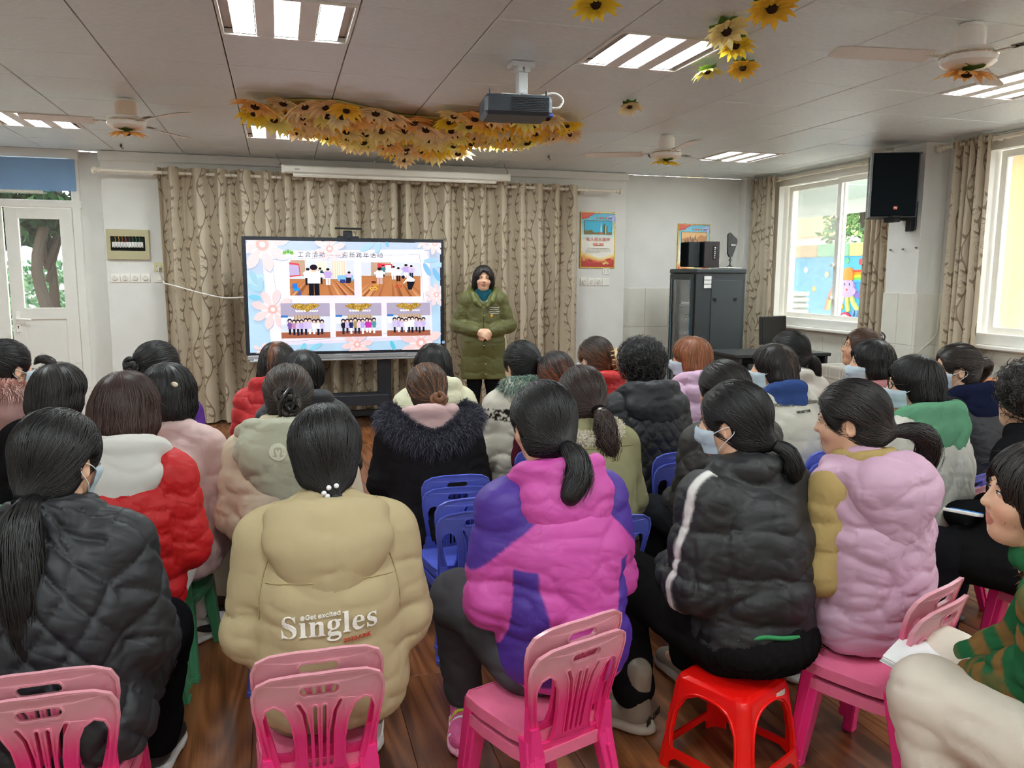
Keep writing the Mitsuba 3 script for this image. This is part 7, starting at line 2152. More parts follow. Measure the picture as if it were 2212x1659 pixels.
# B: khaki hooded jacket with lettering
B_ = person('seated woman in a khaki hooded jacket with white lettering across the lower back', (.10, 2.07, 1.125), -.03, lean=.075, pk=dict(yaw=.0, pitch=.13, wide=1.03),
    hair=dict(style='tail', seed=2, n=2800, tie=(.012, -.100, -.090), tail=[(.012, -.100, -.09), (.03, -.112, -.12), (.055, -.10, -.145)], tail_r=[.018, .020, .008], colors=BLACK, r=.0011),
    jacket=dict(color='#c2b08a', b=.034, hem=.03, fold=.005, fscale=(13, 13, 20), seed=5, mat='m_cloth', flare=.012), hood=dict(color='#c2b08a', mat='m_cloth', size=1.20, drop=.035, seed=2, rim=.024, back=.012, fold=.003, rz0=.012), legs='#8f8468', full=True, step=.0072, shoes=('#e6e4df', '#f0efea'))
fur_on(B_, [np.array(q) + [0, .012, .014] for q in B_.rim[1:-1]], .010, 1500, .016, 4, ('#b79a62', '#c9ae78', '#a58a55'), 'tan fleece lining along the hood edge', thick=.0018)
beads(B_, [(.004, -.128, -.070), (-.008, -.126, -.083), (.0, -.125, -.091), (.022, -.124, -.067)], .0065, '#e8e6e8')
ZB = .625
lt = write_on(B_, 'lettering', 'Singles', -.005, ZB - .002, .050, '#e9e6dc', 'S', label='white embroidered word across the back', slant=.06)
write_on(B_, 'small_lettering', 'Get excited', -.02, ZB + .040, .011, '#efeee8', slant=.10)
write_on(B_, 'red_lettering', '2020JUNE', .058, ZB - .022, .009, '#c23a2e', slant=.06)
def seam_on(B, pts, color, r=.0016, v=None, n=None):
    P = spline(pts, 40)
    tx = trimesh.Trimesh(P, [[0, 1, 2]], process=False)
    q = np.asarray(surface_text(B.jv if v is None else v, B.jn if n is None else n, tx).vertices) + [0, .002, 0]
    put('seam', tube(q, r, 5), 'm_cloth', color, parent=B.key, smooth=True, to_world=B.M)
seam_on(B_, [(-.15, 0, .735), (-.08, 0, .742), (0, 0, .745), (.08, 0, .742), (.15, 0, .735)], '#a8966c')
seam_on(B_, [(-.10, 0, .86), (-.145, 0, .78), (-.165, 0, .70), (-.168, 0, .64)], '#a8966c')
seam_on(B_, [(.10, 0, .86), (.145, 0, .78), (.165, 0, .70), (.168, 0, .64)], '#a8966c')

# C: magenta and purple shell jacket
def c_paint(B, v, w, t, c):
    x = np.abs(v[:, 0])
    zs = B.sho[0][2]
    yoke = np.minimum(v[:, 2] - (zs + .01 - .95 * (x - .095)), x - .075)
    side = np.minimum(np.minimum(x - .105 - .02 * np.clip((v[:, 2] - B.waist[2]) / .1, -1, 1), zs - .125 - v[:, 2]), v[:, 2] - B.hs - .05)
    blend(c, np.where(w == 0, np.maximum(yoke, side), np.where(v[:, 1] < B.elb[0][1] + .10, yoke, -1)), '#4d2f94')
C_ = person('seated woman in a magenta and purple shell jacket with a short low ponytail', (.71, 2.12, 1.16), .14, lean=.10, pk=dict(yaw=-.06, pitch=.10, wide=1.06),
    hair=dict(style='tail', seed=3, n=2600, tie=(.012, -.122, -.045), tail=[(.012, -.122, -.045), (.016, -.178, -.065), (.014, -.200, -.12), (-.012, -.205, -.165)], tail_r=[.018, .034, .040, .036], colors=BLACK, r=.0011, fly=.2),
    jacket=dict(color='#cd4fa6', b=.034, hem=.015, fold=.0085, fscale=(12, 12, 19), seed=8, paint=c_paint, flare=.01), hood=dict(color='#cd4fa6', size=1.12, drop=.025, seed=5, rim=.022, fold=.007), legs='#4b4a4e', full=True, step=.0072,
    shoes=('#e0609a', '#f0a8c8'), limb=[('kne', 0, (.50, 2.30, .47)), ('ank', 0, (.53, 2.36, .12)), ('hip', 0, (.63, 1.98, .41))], shoe_yaw=(2.75, -.1), leg_r=1.15)
write_on(C_, 'lettering', 'MLNKASI', .105, .860, .0135, '#4a2a86', label='purple lettering on the right shoulder blade')
write_on(C_, 'small_lettering', 'OUTDOOR', .115, .845, .006, '#4a2a86')
tie_ring(C_, (.012, -.127, -.050), (0, -.8, -.6), .019, '#222025')
put('sock', tube([C_.ank[0] + [0, 0, -.035], C_.ank[0] + [0, 0, .04]], [.047, .044], 14), 'm_cloth', '#bcd3ea', parent=C_.key, to_world=C_.M)
for i in range(4):
    a = C_.ank[0]
    q = [a * [1, 1, 0] + Rz(2.75) @ np.array([dx, .055 + .028 * i, h]) for dx, h in ((-.041, .05), (-.02, .083 - .006 * i), (.0, .087 - .006 * i), (.02, .083 - .006 * i), (.041, .05))]
    put('shoe_stripe', tube(spline(q, 10), .0045, 5), 'm_satin', '#f2eef0' if i % 2 else '#c9dd3a', parent=C_.key, smooth=True, to_world=C_.M)

# D: black puffer on the red stool
def d_paint(B, v, w, t, c):
    d = .012 - np.abs(v[:, 1] - B.sho[0][1] + .022 - t * .10)
    blend(c, np.where((w == 1) & (t < .25), d, -1), '#e4e1dc')
D_ = person('seated woman in a black puffer jacket on the red stool, face mask and short ponytail', (1.32, 2.11, 1.14), .22, hs=.30, lean=.07, pk=dict(yaw=.50, pitch=.06, wide=1.12),
    hair=dict(style='tail', seed=4, n=2600, tie=(.0, -.118, -.055), tail=[(0, -.118, -.055), (.006, -.165, -.080), (.014, -.180, -.130), (.024, -.180, -.165)], tail_r=[.016, .026, .030, .016], colors=BLACK, r=.0011, fly=.3),
    jacket=dict(color='#2a2a2c', b=.042, hem=.06, collar=.05, quilt=('h', .135, .018), fold=.006, seed=2, paint=d_paint, flare=.015), legs='#1c1b1c', leg_r=1.3, full=True, mask=True, step=.0072, shoes=('#8d8172', '#b7ad9e'), shoe_kind='boot',
    limb=[('kne', 0, (1.10, 2.45, .44)), ('ank', 0, (1.06, 2.20, .12))], shoe_yaw=(.5, -.1))
tie_ring(D_, (0, -.124, -.062), (0, -.8, -.6), .017, '#1b1a1c')
S_ = Solid()
S_.ell(D_.pelvis + [0, -.01, -.015], (.205, .185, .105), .04)
S_.cut((0, 0, -1), -(.30 + .004))
m = S_.mesh(.009)
v = np.asarray(m.vertices)
m.vertices = v + vnormals(m) * (.003 * np.sin(np.arctan2(v[:, 0], v[:, 1]) * 95))[:, None]
put('corduroy_skirt', m, 'm_cloth', '#1a1819', parent=D_.key, smooth=True, to_world=D_.M, label='black corduroy skirt spread over the stool')
put('green_hem', tube(spline([D_.pelvis + [.19 * math.sin(a), -.165 * math.cos(a), .055 - .028 * abs(a + .5)] for a in np.linspace(-1.5, .1, 9)], 24), .007, 6), 'm_cloth', '#3d8a58', parent=D_.key, smooth=True, to_world=D_.M, label='strip of green shirt below the jacket')
bt = meshkit.text_mesh('M9-1983', .022, .003, True)
v = np.asarray(bt.vertices) - [.055, 0, 0]
a = D_.ank[0]
R5 = Rz(.5)
bt = trimesh.Trimesh(np.column_stack([v[:, 0] * .75, -(.062 + v[:, 2]) , v[:, 1] + .042]) @ R5.T + [a[0], a[1], 0], bt.faces, process=False)
put('boot_lettering', bt, 'm_matte', '#3a352f', parent=D_.key, smooth=False, to_world=D_.M)

# E: lilac hooded vest over a tan sweater
t_ = [(.005, -.122, -.035), (.050, -.185, -.045), (.100, -.215, -.090), (.122, -.205, -.165), (.118, -.19, -.235)]
E_ = person('seated woman in a lilac padded vest over a tan ribbed sweater, ponytail swinging right', (1.70, 2.05, 1.14), .20, lean=.07, pk=dict(yaw=.62, pitch=.12, wide=1.05),
    hair=dict(style='tail', seed=5, n=2600, tie=(.004, -.120, -.035), tail=t_, tail_r=[.018, .034, .036, .010], colors=BLACK + ('#2b201c',), r=.0011, fly=.35, wave=.3),
    jacket=dict(color='#cfa6be', b=.048, hem=.005, collar=.03, quilt=('h', .165, .014), fold=.007, fscale=(13, 13, 20), seed=4, arms=False, name='vest', flare=.012), hood=dict(color='#cfa6be', size=1.30, drop=.035, seed=8, rim=.026, fold=.007, turn=-.05, back=.02, rz0=.005), legs='#2c2424', full=True, step=.0072)
def sleeves(B, color, b=.020, mat='m_cloth', name='sweater', neck=True, step=.009, rib=True):
    S = Solid()
    for i in (0, 1):
        S.chain([B.sho[i] * .92 + B.neck * .08, B.elb[i], B.elb[i] + (B.wri[i] - B.elb[i]) * .97], [.064 + b, .052 + b, .038 + b * .6], .02)
    if neck:
        ring(S, B.neck + [0, -.004, .055], .072, .074, .022, .02, h=.08)
    m = S.mesh(step)
    v, n = np.asarray(m.vertices), vnormals(m)
    w, t = part_of(B, v)
    d = .0016 * np.sin(np.where(w == 0, v[:, 2], t) * 620) if rib else 0
    d = d + .005 * (meshkit.noise(v * 18, 3) - .5) - .006 * ridge(v * [9, 9, 13], 5) ** 5
    m.vertices = v + n * d[:, None]
    put(name, m, mat, color, parent=B.key, smooth=True, to_world=B.M)
sleeves(E_, '#ad9462')

# F: at the right picture edge, green and brown checked sweater, writing in a notebook
def f_paint(B, v, w, t, c):
    u = np.where(w == 0, np.arctan2(v[:, 0], -v[:, 1]) * .17, np.arctan2(v[:, 0] - .2 * np.sign(v[:, 0]), v[:, 1]) * .06)
    d = np.sin(u * pi / .036) * np.sin((t if w is None else np.where(w == 0, v[:, 2], t)) * pi / .036)
    band = np.sin((np.where(w == 0, v[:, 2], t) + .03) * pi / .15)
    blend(c, np.minimum(d * .02, band * .05 + .012), '#8c6a40', .006)
F_ = person('woman in profile at the right edge, green and brown checked sweater and cream trousers', (1.615, 1.335, 1.095), .62, lean=.10, pk=dict(yaw=.42, pitch=-.05, arms='write', wide=.98),
    hair=dict(style='bob', seed=6, n=2400, length=-.05, colors=SOFTB, r=.0011), jacket=dict(color='#2f6b45', b=.020, hem=.02, collar=.02, fold=.006, seed=6, mat='m_cloth', paint=f_paint, name='sweater'), legs='#ddd3c4', leg_r=1.35, full=True, hands=True, step=.0072, shoes=('#e6e4df', '#efeeea'),
    limb=[('kne', 0, (1.525, 1.485, .42)), ('ank', 0, (1.53, 1.42, .12)), ('kne', 1, (1.70, 1.62, .42)), ('ank', 1, (1.72, 1.56, .12)), ('elb', 0, (1.60, 1.25, .60)), ('wri', 0, (1.615, 1.45, .475)), ('wri', 1, (1.69, 1.54, .47))])
fur_on(F_, [F_.neck + Rz(F_.turn) @ np.array([.085 * math.sin(a), -.01 - .085 * math.cos(a), .02 - .05 * (abs(a) / 2.6)]) for a in np.linspace(-2.5, 2.5, 13)], .022, 1500, .020, 8, ('#5b4634', '#6d543c', '#4a3828'), 'brown fleece collar')
nb = thing('notebook', 'open spiral notebook held by the woman in the checked sweater', 'notebook')
NM = T().translate([1.585, 1.545, .465]).rotate([0, 0, 1], 28).rotate([1, 0, 0], 12).rotate([0, 1, 0], -8)
put('pages', box((0, 0, 0), (.15, .20, .010), .002), 'm_matte', '#eceeee', parent=nb, smooth=False, to_world=NM)
put('cover', box((0, 0, -.007), (.156, .206, .003), .001), 'm_satin', '#c8cdd2', parent=nb, smooth=False, to_world=NM)
put('top_sheet', moved(quad_grid(np.array([[(x, y, .006 + .03 * max(0, y) ** 1.0) for x in np.linspace(-.074, .074, 4)] for y in np.linspace(-.098, .10, 8)]))), 'm_matte', '#f4f5f5', parent=nb, smooth=True, to_world=NM)
for i in range(16):
    put('spiral_ring', trimesh.creation.torus(.008, .0013, major_sections=12, minor_sections=5).apply_transform(trimesh.transformations.rotation_matrix(pi / 2, [0, 1, 0])).apply_translation((-.068 + .009 * i, -.102, 0)), 'm_metal', '#c9ccd0', parent=nb, smooth=True, to_world=NM)

# G: black coat and curly hair at the right edge
G_ = person('seated woman at the right edge with dark curly hair and a black coat', (2.70, 2.30, 1.13), .25, lean=.06, pk=dict(yaw=.3, wide=1.08), hair=dict(style='curly', seed=7, n=1600, colors=SOFTB, r=.0014),
    jacket=dict(color='#1f1f21', b=.040, hem=-.02, collar=.05, fold=.004, seed=9, mat='m_cloth', drape=.7), legs='#1c1c20', step=.010, leg_r=1.2, limb=[('kne', 0, (2.30, 2.28, .46)), ('ank', 0, (2.34, 2.26, .12))], shoes=('#e2ddd2', '#34322f'))
for q in ((-.14, .83), (-.11, .845), (-.12, .80), (-.10, .825)):
    i = np.argmin(np.linalg.norm(G_.jv[:, [0, 2]] - np.array(q), axis=1) + (G_.jn[:, 1] > -.1) * 9)
    put('stud', moved(trimesh.creation.icosphere(2, .0065), G_.jv[i] + G_.jn[i] * .003), 'm_metal', '#dcdcdc', parent=G_.key, smooth=True, to_world=G_.M)
fur_on(G_, [G_.sho[0] + [.02, -.07, -.10], G_.sho[0] + [.06, -.09, -.10], G_.sho[0] + [.10, -.10, -.11]], .02, 500, .035, 3, ('#5a4a2c', '#6f5c38', '#3d3220'), 'brown fur pompom', .2)

# J: white hood over a red puffer
J_ = person('seated woman with a brown bob, white hood and red puffer jacket', (-.49, 2.83, 1.14), -.18, lean=.09, pk=dict(yaw=-.30, pitch=.10, wide=1.02),
    hair=dict(style='bob', seed=8, n=2400, length=-.115, colors=('#3c2925', '#47302a', '#301f1c'), r=.0011), jacket=dict(color='#c8181c', b=.034, hem=.04, quilt=('h', .075, .013), fold=.004, seed=7, name='jacket'),
    hood=dict(color='#e4e2dc', size=1.18, drop=.03, seed=3, rim=.026, mat='m_cloth', fold=.005), legs='#e6e4e0', full=True, mask=True, step=.0078, shoes=('#f0f0ee', '#f4f4f2'), limb=[('kne', 1, (-.37, 3.18, .43)), ('ank', 1, (-.37, 3.24, .12))], shoe_yaw=(.1, -.7))
u, s = shoe_parts(J_.ank[1] + [0, 0, 0], -.7)
for dx in (-1, 1):
    q = [J_.ank[1] * [1, 1, 0] + Rz(-.7) @ np.array(p_) for p_ in ((dx * .040, -.02, .07), (dx * .046, .03, .055), (dx * .047, .08, .050), (dx * .040, .12, .058))]
    put('shoe_panel', tube(spline(q, 12), [.008, .012, .014, .016, .017, .017, .016, .014, .012, .010, .008, .006], 8), 'm_satin', '#1b1b1d', parent=J_.key, smooth=True, to_world=J_.M)
q = [J_.ank[1] * [1, 1, 0] + Rz(-.7) @ np.array(p_) for p_ in ((-.02, .055, .088), (.02, .065, .086), (-.02, .08, .080), (.02, .09, .078))]
put('shoe_lace', tube(spline(q, 20), .004, 6), 'm_satin', '#1b1b1d', parent=J_.key, smooth=True, to_world=J_.M)

# K: long wavy black hair with a bow clip, light pink padded jacket
K_ = person('woman with long wavy black hair, cream bow clip and pale pink padded jacket', (-.42, 3.28, 1.12), -.15, lean=.08, pk=dict(yaw=-.25, pitch=.08),
    hair=dict(style='long', seed=9, n=1600, length=-.15, tail_r=None, tail=[([(.02, -.10, -.10), (.03, -.105, -.17), (.045, -.095, -.24), (.065, -.08, -.255)], [.045, .040, .028, .010]), ([(-.03, -.10, -.10), (-.035, -.10, -.18), (-.03, -.095, -.235)], [.04, .035, .012])], colors=BLACK, wave=.5, curl=.2, r=.0012),
    jacket=dict(color='#dcbcb8', b=.030, hem=.01, collar=.03, quilt=('h', .15, .010), fold=.006, seed=11, drape=.5), legs='#bfb8a6', step=.009, shoes=('#3a2a28', '#241c1c'), shoe_kind='boot', leg_r=1.15)
for s in (-1, 1):
    on_head(K_, 'bow_loop', Solid().ell((.045 + s * .018, -.088, .055 - s * .006), (.020, .009, .012), .01).mesh(.004), 'm_satin', '#d8cdb4')
on_head(K_, 'bow_knot', moved(trimesh.creation.icosphere(2, .008), (.045, -.095, .055)), 'm_gloss', '#c9b48a')

# L: bun, glasses, purple and lilac cardigan
def l_paint(B, v, w, t, c):
    c[w > 0] = lin('#6a3f9a')
L_ = person('seated woman with a black bun in a lilac and purple cardigan at the curtain edge', (-.56, 4.06, 1.14), -.20, lean=.07, pk=dict(yaw=-.55, pitch=.05),
    hair=dict(style='bun', seed=10, n=1200, tie=(-.02, -.115, .015), colors=BLACK, r=.0013), jacket=dict(color='#d3b9dc', b=.024, hem=.04, collar=.02, fold=.005, seed=12, mat='m_cloth', paint=l_paint, name='cardigan'), legs='#202024', glasses=True, full=True, step=.010)
# H: pink coat with a fur-edged hood, checked scarf, mask
H_ = person('woman at the left edge in a dusty pink coat, fur-edged hood and checked scarf', (-1.18, 4.03, 1.16), -.30, lean=.06, pk=dict(yaw=-.45, wide=1.05), hair=dict(style='tail', seed=11, n=1200, tie=(0, -.10, .07), tail=[(0, -.10, .07), (-.02, -.135, .07), (-.02, -.145, .03)], tail_r=[.02, .03, .02], colors=BLACK, r=.0013),
    jacket=dict(color='#bf9590', b=.036, hem=-.02, fold=.004, seed=13, mat='m_cloth', drape=.6), hood=dict(color='#bf9590', size=1.2, drop=.03, seed=4, mat='m_cloth', rim=.03), legs='#3a3030', mask=True, full=True, step=.010)
fur_on(H_, [q + np.array([0, 0, .01]) for q in H_.rim], .038, 5000, .040, 5, ('#cfa89e', '#dcb9ae', '#b98f86'), 'dusty pink fur edge of the hood', .35)
S_ = Solid()
ring(S_, H_.neck + [0, .012, .075], .080, .076, .026, .02, h=.05)
m = S_.mesh(.008)
v = np.asarray(m.vertices)
ch = (np.floor(np.arctan2(v[:, 0] - H_.neck[0], v[:, 1] - H_.neck[1]) * 9) + np.floor(v[:, 2] * 70)) % 2
put('scarf', shape(m, 'm_cloth', np.where(ch[:, None] > .5, lin('#d9ccaa'), lin('#4f3f30')), smooth=True), None, parent=H_.key, to_world=H_.M, label='brown and cream checked scarf')
# I: messy high tuft, long dark hair, black fleece
I_ = person('seated woman with long black hair gathered in a messy tuft on top, black fleece top', (-.89, 3.68, 1.09), -.35, lean=.08, pk=dict(yaw=-.35, pitch=.1), hair=dict(style='long', seed=12, n=1500, length=-.14, tail_r=None, tail=[([(-.005, -.04, .115), (-.012, -.05, .135), (-.04, -.07, .140), (-.06, -.08, .118)], [.022, .018, .014, .004]), ([(.0, -.10, -.10), (.0, -.115, -.18), (.01, -.10, -.25)], [.055, .05, .015])], colors=('#201d1d', '#2b2624', '#181514'), wave=.4, fly=.3, r=.0013),
    jacket=dict(color='#1c1b1d', b=.026, hem=.03, collar=.03, fold=.005, seed=14, mat='m_cloth'), legs='#1d1d20', step=.011)

# M, N, O: the three by the left of the screen
M_ = person('seated woman in a red puffer with a white hair clip, below the screen corner', (-.02, 4.42, 1.10), -.12, lean=.08, pk=dict(yaw=-.1), hair=dict(style='half', seed=13, n=1200, length=-.10, colors=SOFTB, r=.0013, hi=(lambda P: .6 * np.exp(-(((P[:, 0] + .0) / .02) ** 2)) * (P[:, 2] > .0), ('#8a5030',))), jacket=dict(color='#c4282c', b=.032, hem=.03, quilt=('h', .08, .012), fold=.004, seed=15), hood=dict(color='#c4282c', size=1.05, seed=6, fold=.006), step=.010)
for s in (-1, 1):
    on_head(M_, 'hair_clip', tube(spline([(.012 + s * .018, -.100, .0), (.012 + s * .020, -.108, -.03), (.012 + s * .012, -.104, -.055)], 8), .008, 7), 'm_gloss', '#dfe0e8', 'white clip')
N_ = person('seated person with short black hair and dark grey jacket right behind a red puffer', (.10, 3.91, 1.10), -.10, lean=.07, pk=dict(yaw=.05), hair=dict(style='short', seed=14, n=1200, colors=BLACK, r=.0012), jacket=dict(color='#36373b', b=.034, hem=.03, collar=.03, quilt=('h', .1, .010), fold=.006, seed=16), hood=dict(color='#36373b', size=1.0, seed=9), step=.010)
O_ = person('woman with a braided updo, cream and sage puffer with a round emblem on the hood', (.02, 3.10, 1.12), -.05, lean=.08, pk=dict(yaw=.0, pitch=.08, wide=1.05), hair=dict(style='updo', seed=15, n=1700, tie=(.005, -.112, .0), colors=('#231c19', '#2e241f', '#1a1513'), r=.0013, hi=(lambda P: .35 * (P[:, 2] > .03), ('#4a3426', '#5a4030'))),
    jacket=dict(color='#d6c6ac', b=.042, hem=.01, fold=.005, quilt=('h', .16, .012), seed=17, flare=.01), hood=dict(color='#b3b39c', size=1.42, drop=.02, seed=10, rim=.03, fold=.008, w=1.05, back=.01), step=.009, full=True)
S_ = Solid()
ring(S_, O_.neck + [0, .006, .075], .085, .080, .020, .02, h=.06)
put('collar', S_.mesh(.009), 'm_nylon', '#cdbfa0', parent=O_.key, smooth=True, to_world=O_.M)
claw_clip(O_, (.0, -.150, -.012), '#151315', .3, 1.5)
em = Point(0, 0).buffer(.030, 20)
om = LineString([(-.016, -.013), (-.006, -.015), (-.012, .0), (-.010, .012), (-.003, .014), (.0, .006), (.003, .014), (.010, .012), (.012, .0), (.006, -.015), (.016, -.013)]).buffer(.0022)
for nm, pg, cc, dz in (('emblem', em, '#c9c8b4', 0), ('emblem_mark', om, '#a3a38c', .0012)):
    e = ext(pg, .001)
    e = trimesh.Trimesh(*trimesh.remesh.subdivide_to_size(np.asarray(e.vertices), np.asarray(e.faces), .01, max_iter=5), process=False)
    vv = np.asarray(e.vertices)
    e = trimesh.Trimesh(np.column_stack([vv[:, 0] - .03, -vv[:, 2] - dz, vv[:, 1] + O_.neck[2] - .005]), e.faces, process=False)
    put(nm, surface_text(O_.hv, O_.hn, e), 'm_satin', cc, parent=O_.key, smooth=False, to_world=O_.M)

# P, Q, R, S, T, U, V: the middle
P_ = person('woman in a pale yellow puffer with a cream hair clip before the display post', (.79, 4.24, 1.09), -.08, lean=.08, pk=dict(yaw=.1), hair=dict(style='bob', seed=16, n=1200, length=-.085, colors=BLACK, r=.0013), jacket=dict(color='#e3e0bf', b=.036, hem=.03, quilt=('h', .09, .013), fold=.004, seed=18), hood=dict(color='#e6e3c4', size=1.05, seed=11), step=.010)
claw_clip(P_, (.055, -.085, -.055), '#cdb58e', .2, .8)
Q_ = person('woman with a loose brown bun, pink hood and black coat with grey fur collar', (.63, 3.54, 1.06), -.05, lean=.10, pk=dict(yaw=.05, pitch=.28, wide=1.08), hair=dict(style='bun', seed=17, n=1700, tie=(.025, -.108, -.055), colors=('#2e211b', '#3d2b21', '#241a16'), r=.0013, hi=(lambda P: .55 * np.clip(.9 - np.abs(P[:, 0]) * 6, 0, 1) * (P[:, 2] > -.06), ('#7a4c30', '#8d5c3a'))),
    jacket=dict(color='#29272a', b=.040, hem=-.02, fold=.005, seed=19, mat='m_cloth', drape=.75, coat=.03), hood=dict(color='#e2bfbf', size=1.02, seed=12, mat='m_cloth', rim=.026, drop=-.01), legs='#17171a', step=.009, shoes=('#eeeeec', '#e8e6de'))
fur_on(Q_, [Q_.neck + Rz(Q_.turn) @ np.array([.185 * math.sin(a), -.045 - .135 * math.cos(a), .025 - .085 * math.cos(a) ** 3]) for a in np.linspace(-2.2, 2.2, 15)], .050, 8000, .040, 7, ('#43424c', '#504f5b', '#35343d', '#5e5d69'), 'thick grey fur collar', .35, .0016)
R_ = person('woman with a long black ponytail and sage fur-trimmed cream coat with patterned band', (1.19, 3.92, 1.12), .06, lean=.08, pk=dict(yaw=.25, pitch=.05, wide=1.04), hair=dict(style='tail', seed=18, n=1500, tie=(.02, -.115, .035), tail=[(.02, -.115, .035), (.035, -.155, .02), (.05, -.165, -.06), (.075, -.14, -.19)], tail_r=[.017, .032, .040, .016], colors=BLACK, r=.0013, fly=.25),
    jacket=dict(color='#d9d2c4', b=.036, hem=.0, fold=.006, seed=20, mat='m_cloth', paint=lambda B, v, w, t, c: c.__setitem__(slice(None), np.where(((v[:, 2] > .74) & (v[:, 2] < .80))[:, None], np.where(((np.abs(v[:, 2] - .77) > .024) | (meshkit.noise(v * 95, 2) > .52))[:, None], lin('#2b2422'), c), c))), hood=dict(color='#d3ccbd', size=1.0, seed=13, mat='m_cloth'), step=.009)
fur_on(R_, [q + np.array([0, -.01, .0]) for q in R_.rim[1:-1]], .034, 4500, .040, 9, ('#8fa69b', '#a5b9ae', '#768c82', '#b9c8be'), 'sage green fur along the hood', .35)
S__ = person('seated woman with black hair showing copper lights and a burgundy top', (1.32, 3.74, 1.08), .05, lean=.08, pk=dict(yaw=-.15), hair=dict(style='tail', seed=19, n=1500, tie=(.03, -.115, -.05), tail=[(.03, -.115, -.05), (.05, -.13, -.07), (.06, -.12, -.10)], tail_r=[.02, .022, .008], colors=SOFTB, r=.0013, hi=(lambda P: .75 * (P[:, 2] < .05) * (P[:, 1] < .02), ('#7a3d22', '#94502c', '#5f2f1c'))), jacket=dict(color='#5c2430', b=.026, hem=.03, collar=.03, fold=.005, seed=21, mat='m_cloth'), step=.011)
T_ = person('seated woman in a red puffer with a big cream claw clip in her brown hair', (1.67, 4.09, 1.12), .12, lean=.08, pk=dict(yaw=.25), mask=True, full=True, hair=dict(style='bun', seed=20, n=1400, tie=(.03, -.110, -.02), colors=('#2a201c', '#38291f', '#1f1815'), r=.0013, hi=(lambda P: .6 * (P[:, 2] < .06), ('#6b4128', '#7d4e30'))), jacket=dict(color='#d03030', b=.036, hem=.03, quilt=('h', .085, .013), fold=.004, seed=22), hood=dict(color='#d03030', size=1.08, seed=14), step=.010)
claw_clip(T_, (.035, -.150, .005), '#e8cd9a', -.25, 1.9)
U_ = person('seated woman with short curly black hair in a black quilted hooded jacket', (1.74, 3.65, 1.13), .05, lean=.07, pk=dict(yaw=.35, wide=1.06), hair=dict(style='curly', seed=21, n=2200, colors=BLACK, r=.0014), jacket=dict(color='#27282c', b=.038, hem=-.01, quilt=('d', .085, .012), fold=.004, seed=23, drape=.5), hood=dict(color='#2b2c31', size=1.25, drop=.01, seed=15, fold=.008), step=.009)
S_ = Solid()
ring(S_, U_.neck + [0, .01, .055], .062, .060, .014, .02, h=.04)
put('shirt_collar', S_.mesh(.008), 'm_cloth', '#d8c7b8', parent=U_.key, smooth=True, to_world=U_.M)
V_ = person('seated woman with an orange-brown bob, glasses and a lilac padded jacket', (2.23, 4.03, 1.12), .18, lean=.07, pk=dict(yaw=.75), mask=True, glasses=True, full=True, hair=dict(style='bob', face=(.072, .095, .105), side_y=-.004, seed=22, n=1500, length=-.105, colors=('#8a5234', '#9c6140', '#7a472c'), r=.0013, hi=(lambda P: .8 * (P[:, 2] > .085) * (np.abs(P[:, 0] - .01) < .04), ('#3a2a24',))), jacket=dict(color='#d8b3cf', b=.034, hem=.03, quilt=('h', .11, .010), fold=.005, seed=24), hood=dict(color='#d8b3cf', size=1.15, seed=16, fold=.006), step=.010)

# W, X, Y, Z, AA, BB, CC, DD: right side
t_ = [(.012, -.118, -.030), (.016, -.165, -.075), (.022, -.175, -.17), (.038, -.165, -.265)]
W_ = person('woman in an olive jacket with sherpa collar and long brown ponytail with pearl tie', (1.15, 2.95, 1.10), .05, lean=.07, pk=dict(yaw=.05, pitch=.06), hair=dict(style='tail', seed=23, n=1900, tie=(.012, -.114, -.028), tail=t_, tail_r=[.018, .042, .052, .020], colors=('#332521', '#402e28', '#271c19'), r=.0013, fly=.35, wave=.5, hi=(lambda P: .5 * (P[:, 2] < -.10), ('#5d3d2e', '#6b4835'))),
    jacket=dict(color='#a39f7a', b=.034, hem=.0, fold=.005, fscale=(13, 13, 20), seed=25, mat='m_cloth'), legs='#b8b09c', step=.009, shoes=('#2b2b2c', '#dedcd6'))
tie_ring(W_, (.012, -.124, -.036), (0, -.6, -.8), .020, '#1d1a1c', .009)
beads(W_, [(.006, -.152, -.036)], .0115, '#e3ddd2')
fur_on(W_, [W_.neck + np.array([.115 * math.sin(a), -.02 - .085 * math.cos(a), .03 - .035 * max(0, math.cos(a))]) for a in np.linspace(-2.3, 2.3, 13)], .034, 2600, .014, 10, ('#ded6c2', '#e9e2d1', '#cfc6b0'), 'cream sherpa collar', .0, .003)
seam_on(W_, [(-.16, 0, .80), (0, 0, .805), (.16, 0, .80)], '#86825f')
def x_paint(B, v, w, t, c):
    pass
X_ = person('seated woman with straight dark hair in a shiny black padded jacket behind the mask wearer', (1.71, 2.82, 1.12), .15, lean=.08, pk=dict(yaw=.30, wide=1.06), hair=dict(style='tail', seed=24, n=1600, tie=(.0, -.118, -.03), tail=[(0, -.118, -.03), (0, -.135, -.07), (0, -.125, -.12)], tail_r=[.02, .03, .012], colors=SOFTB, r=.0013), jacket=dict(color='#3a3836', b=.042, hem=.0, collar=.05, quilt=('d', .11, .013), fold=.006, seed=26), step=.009)
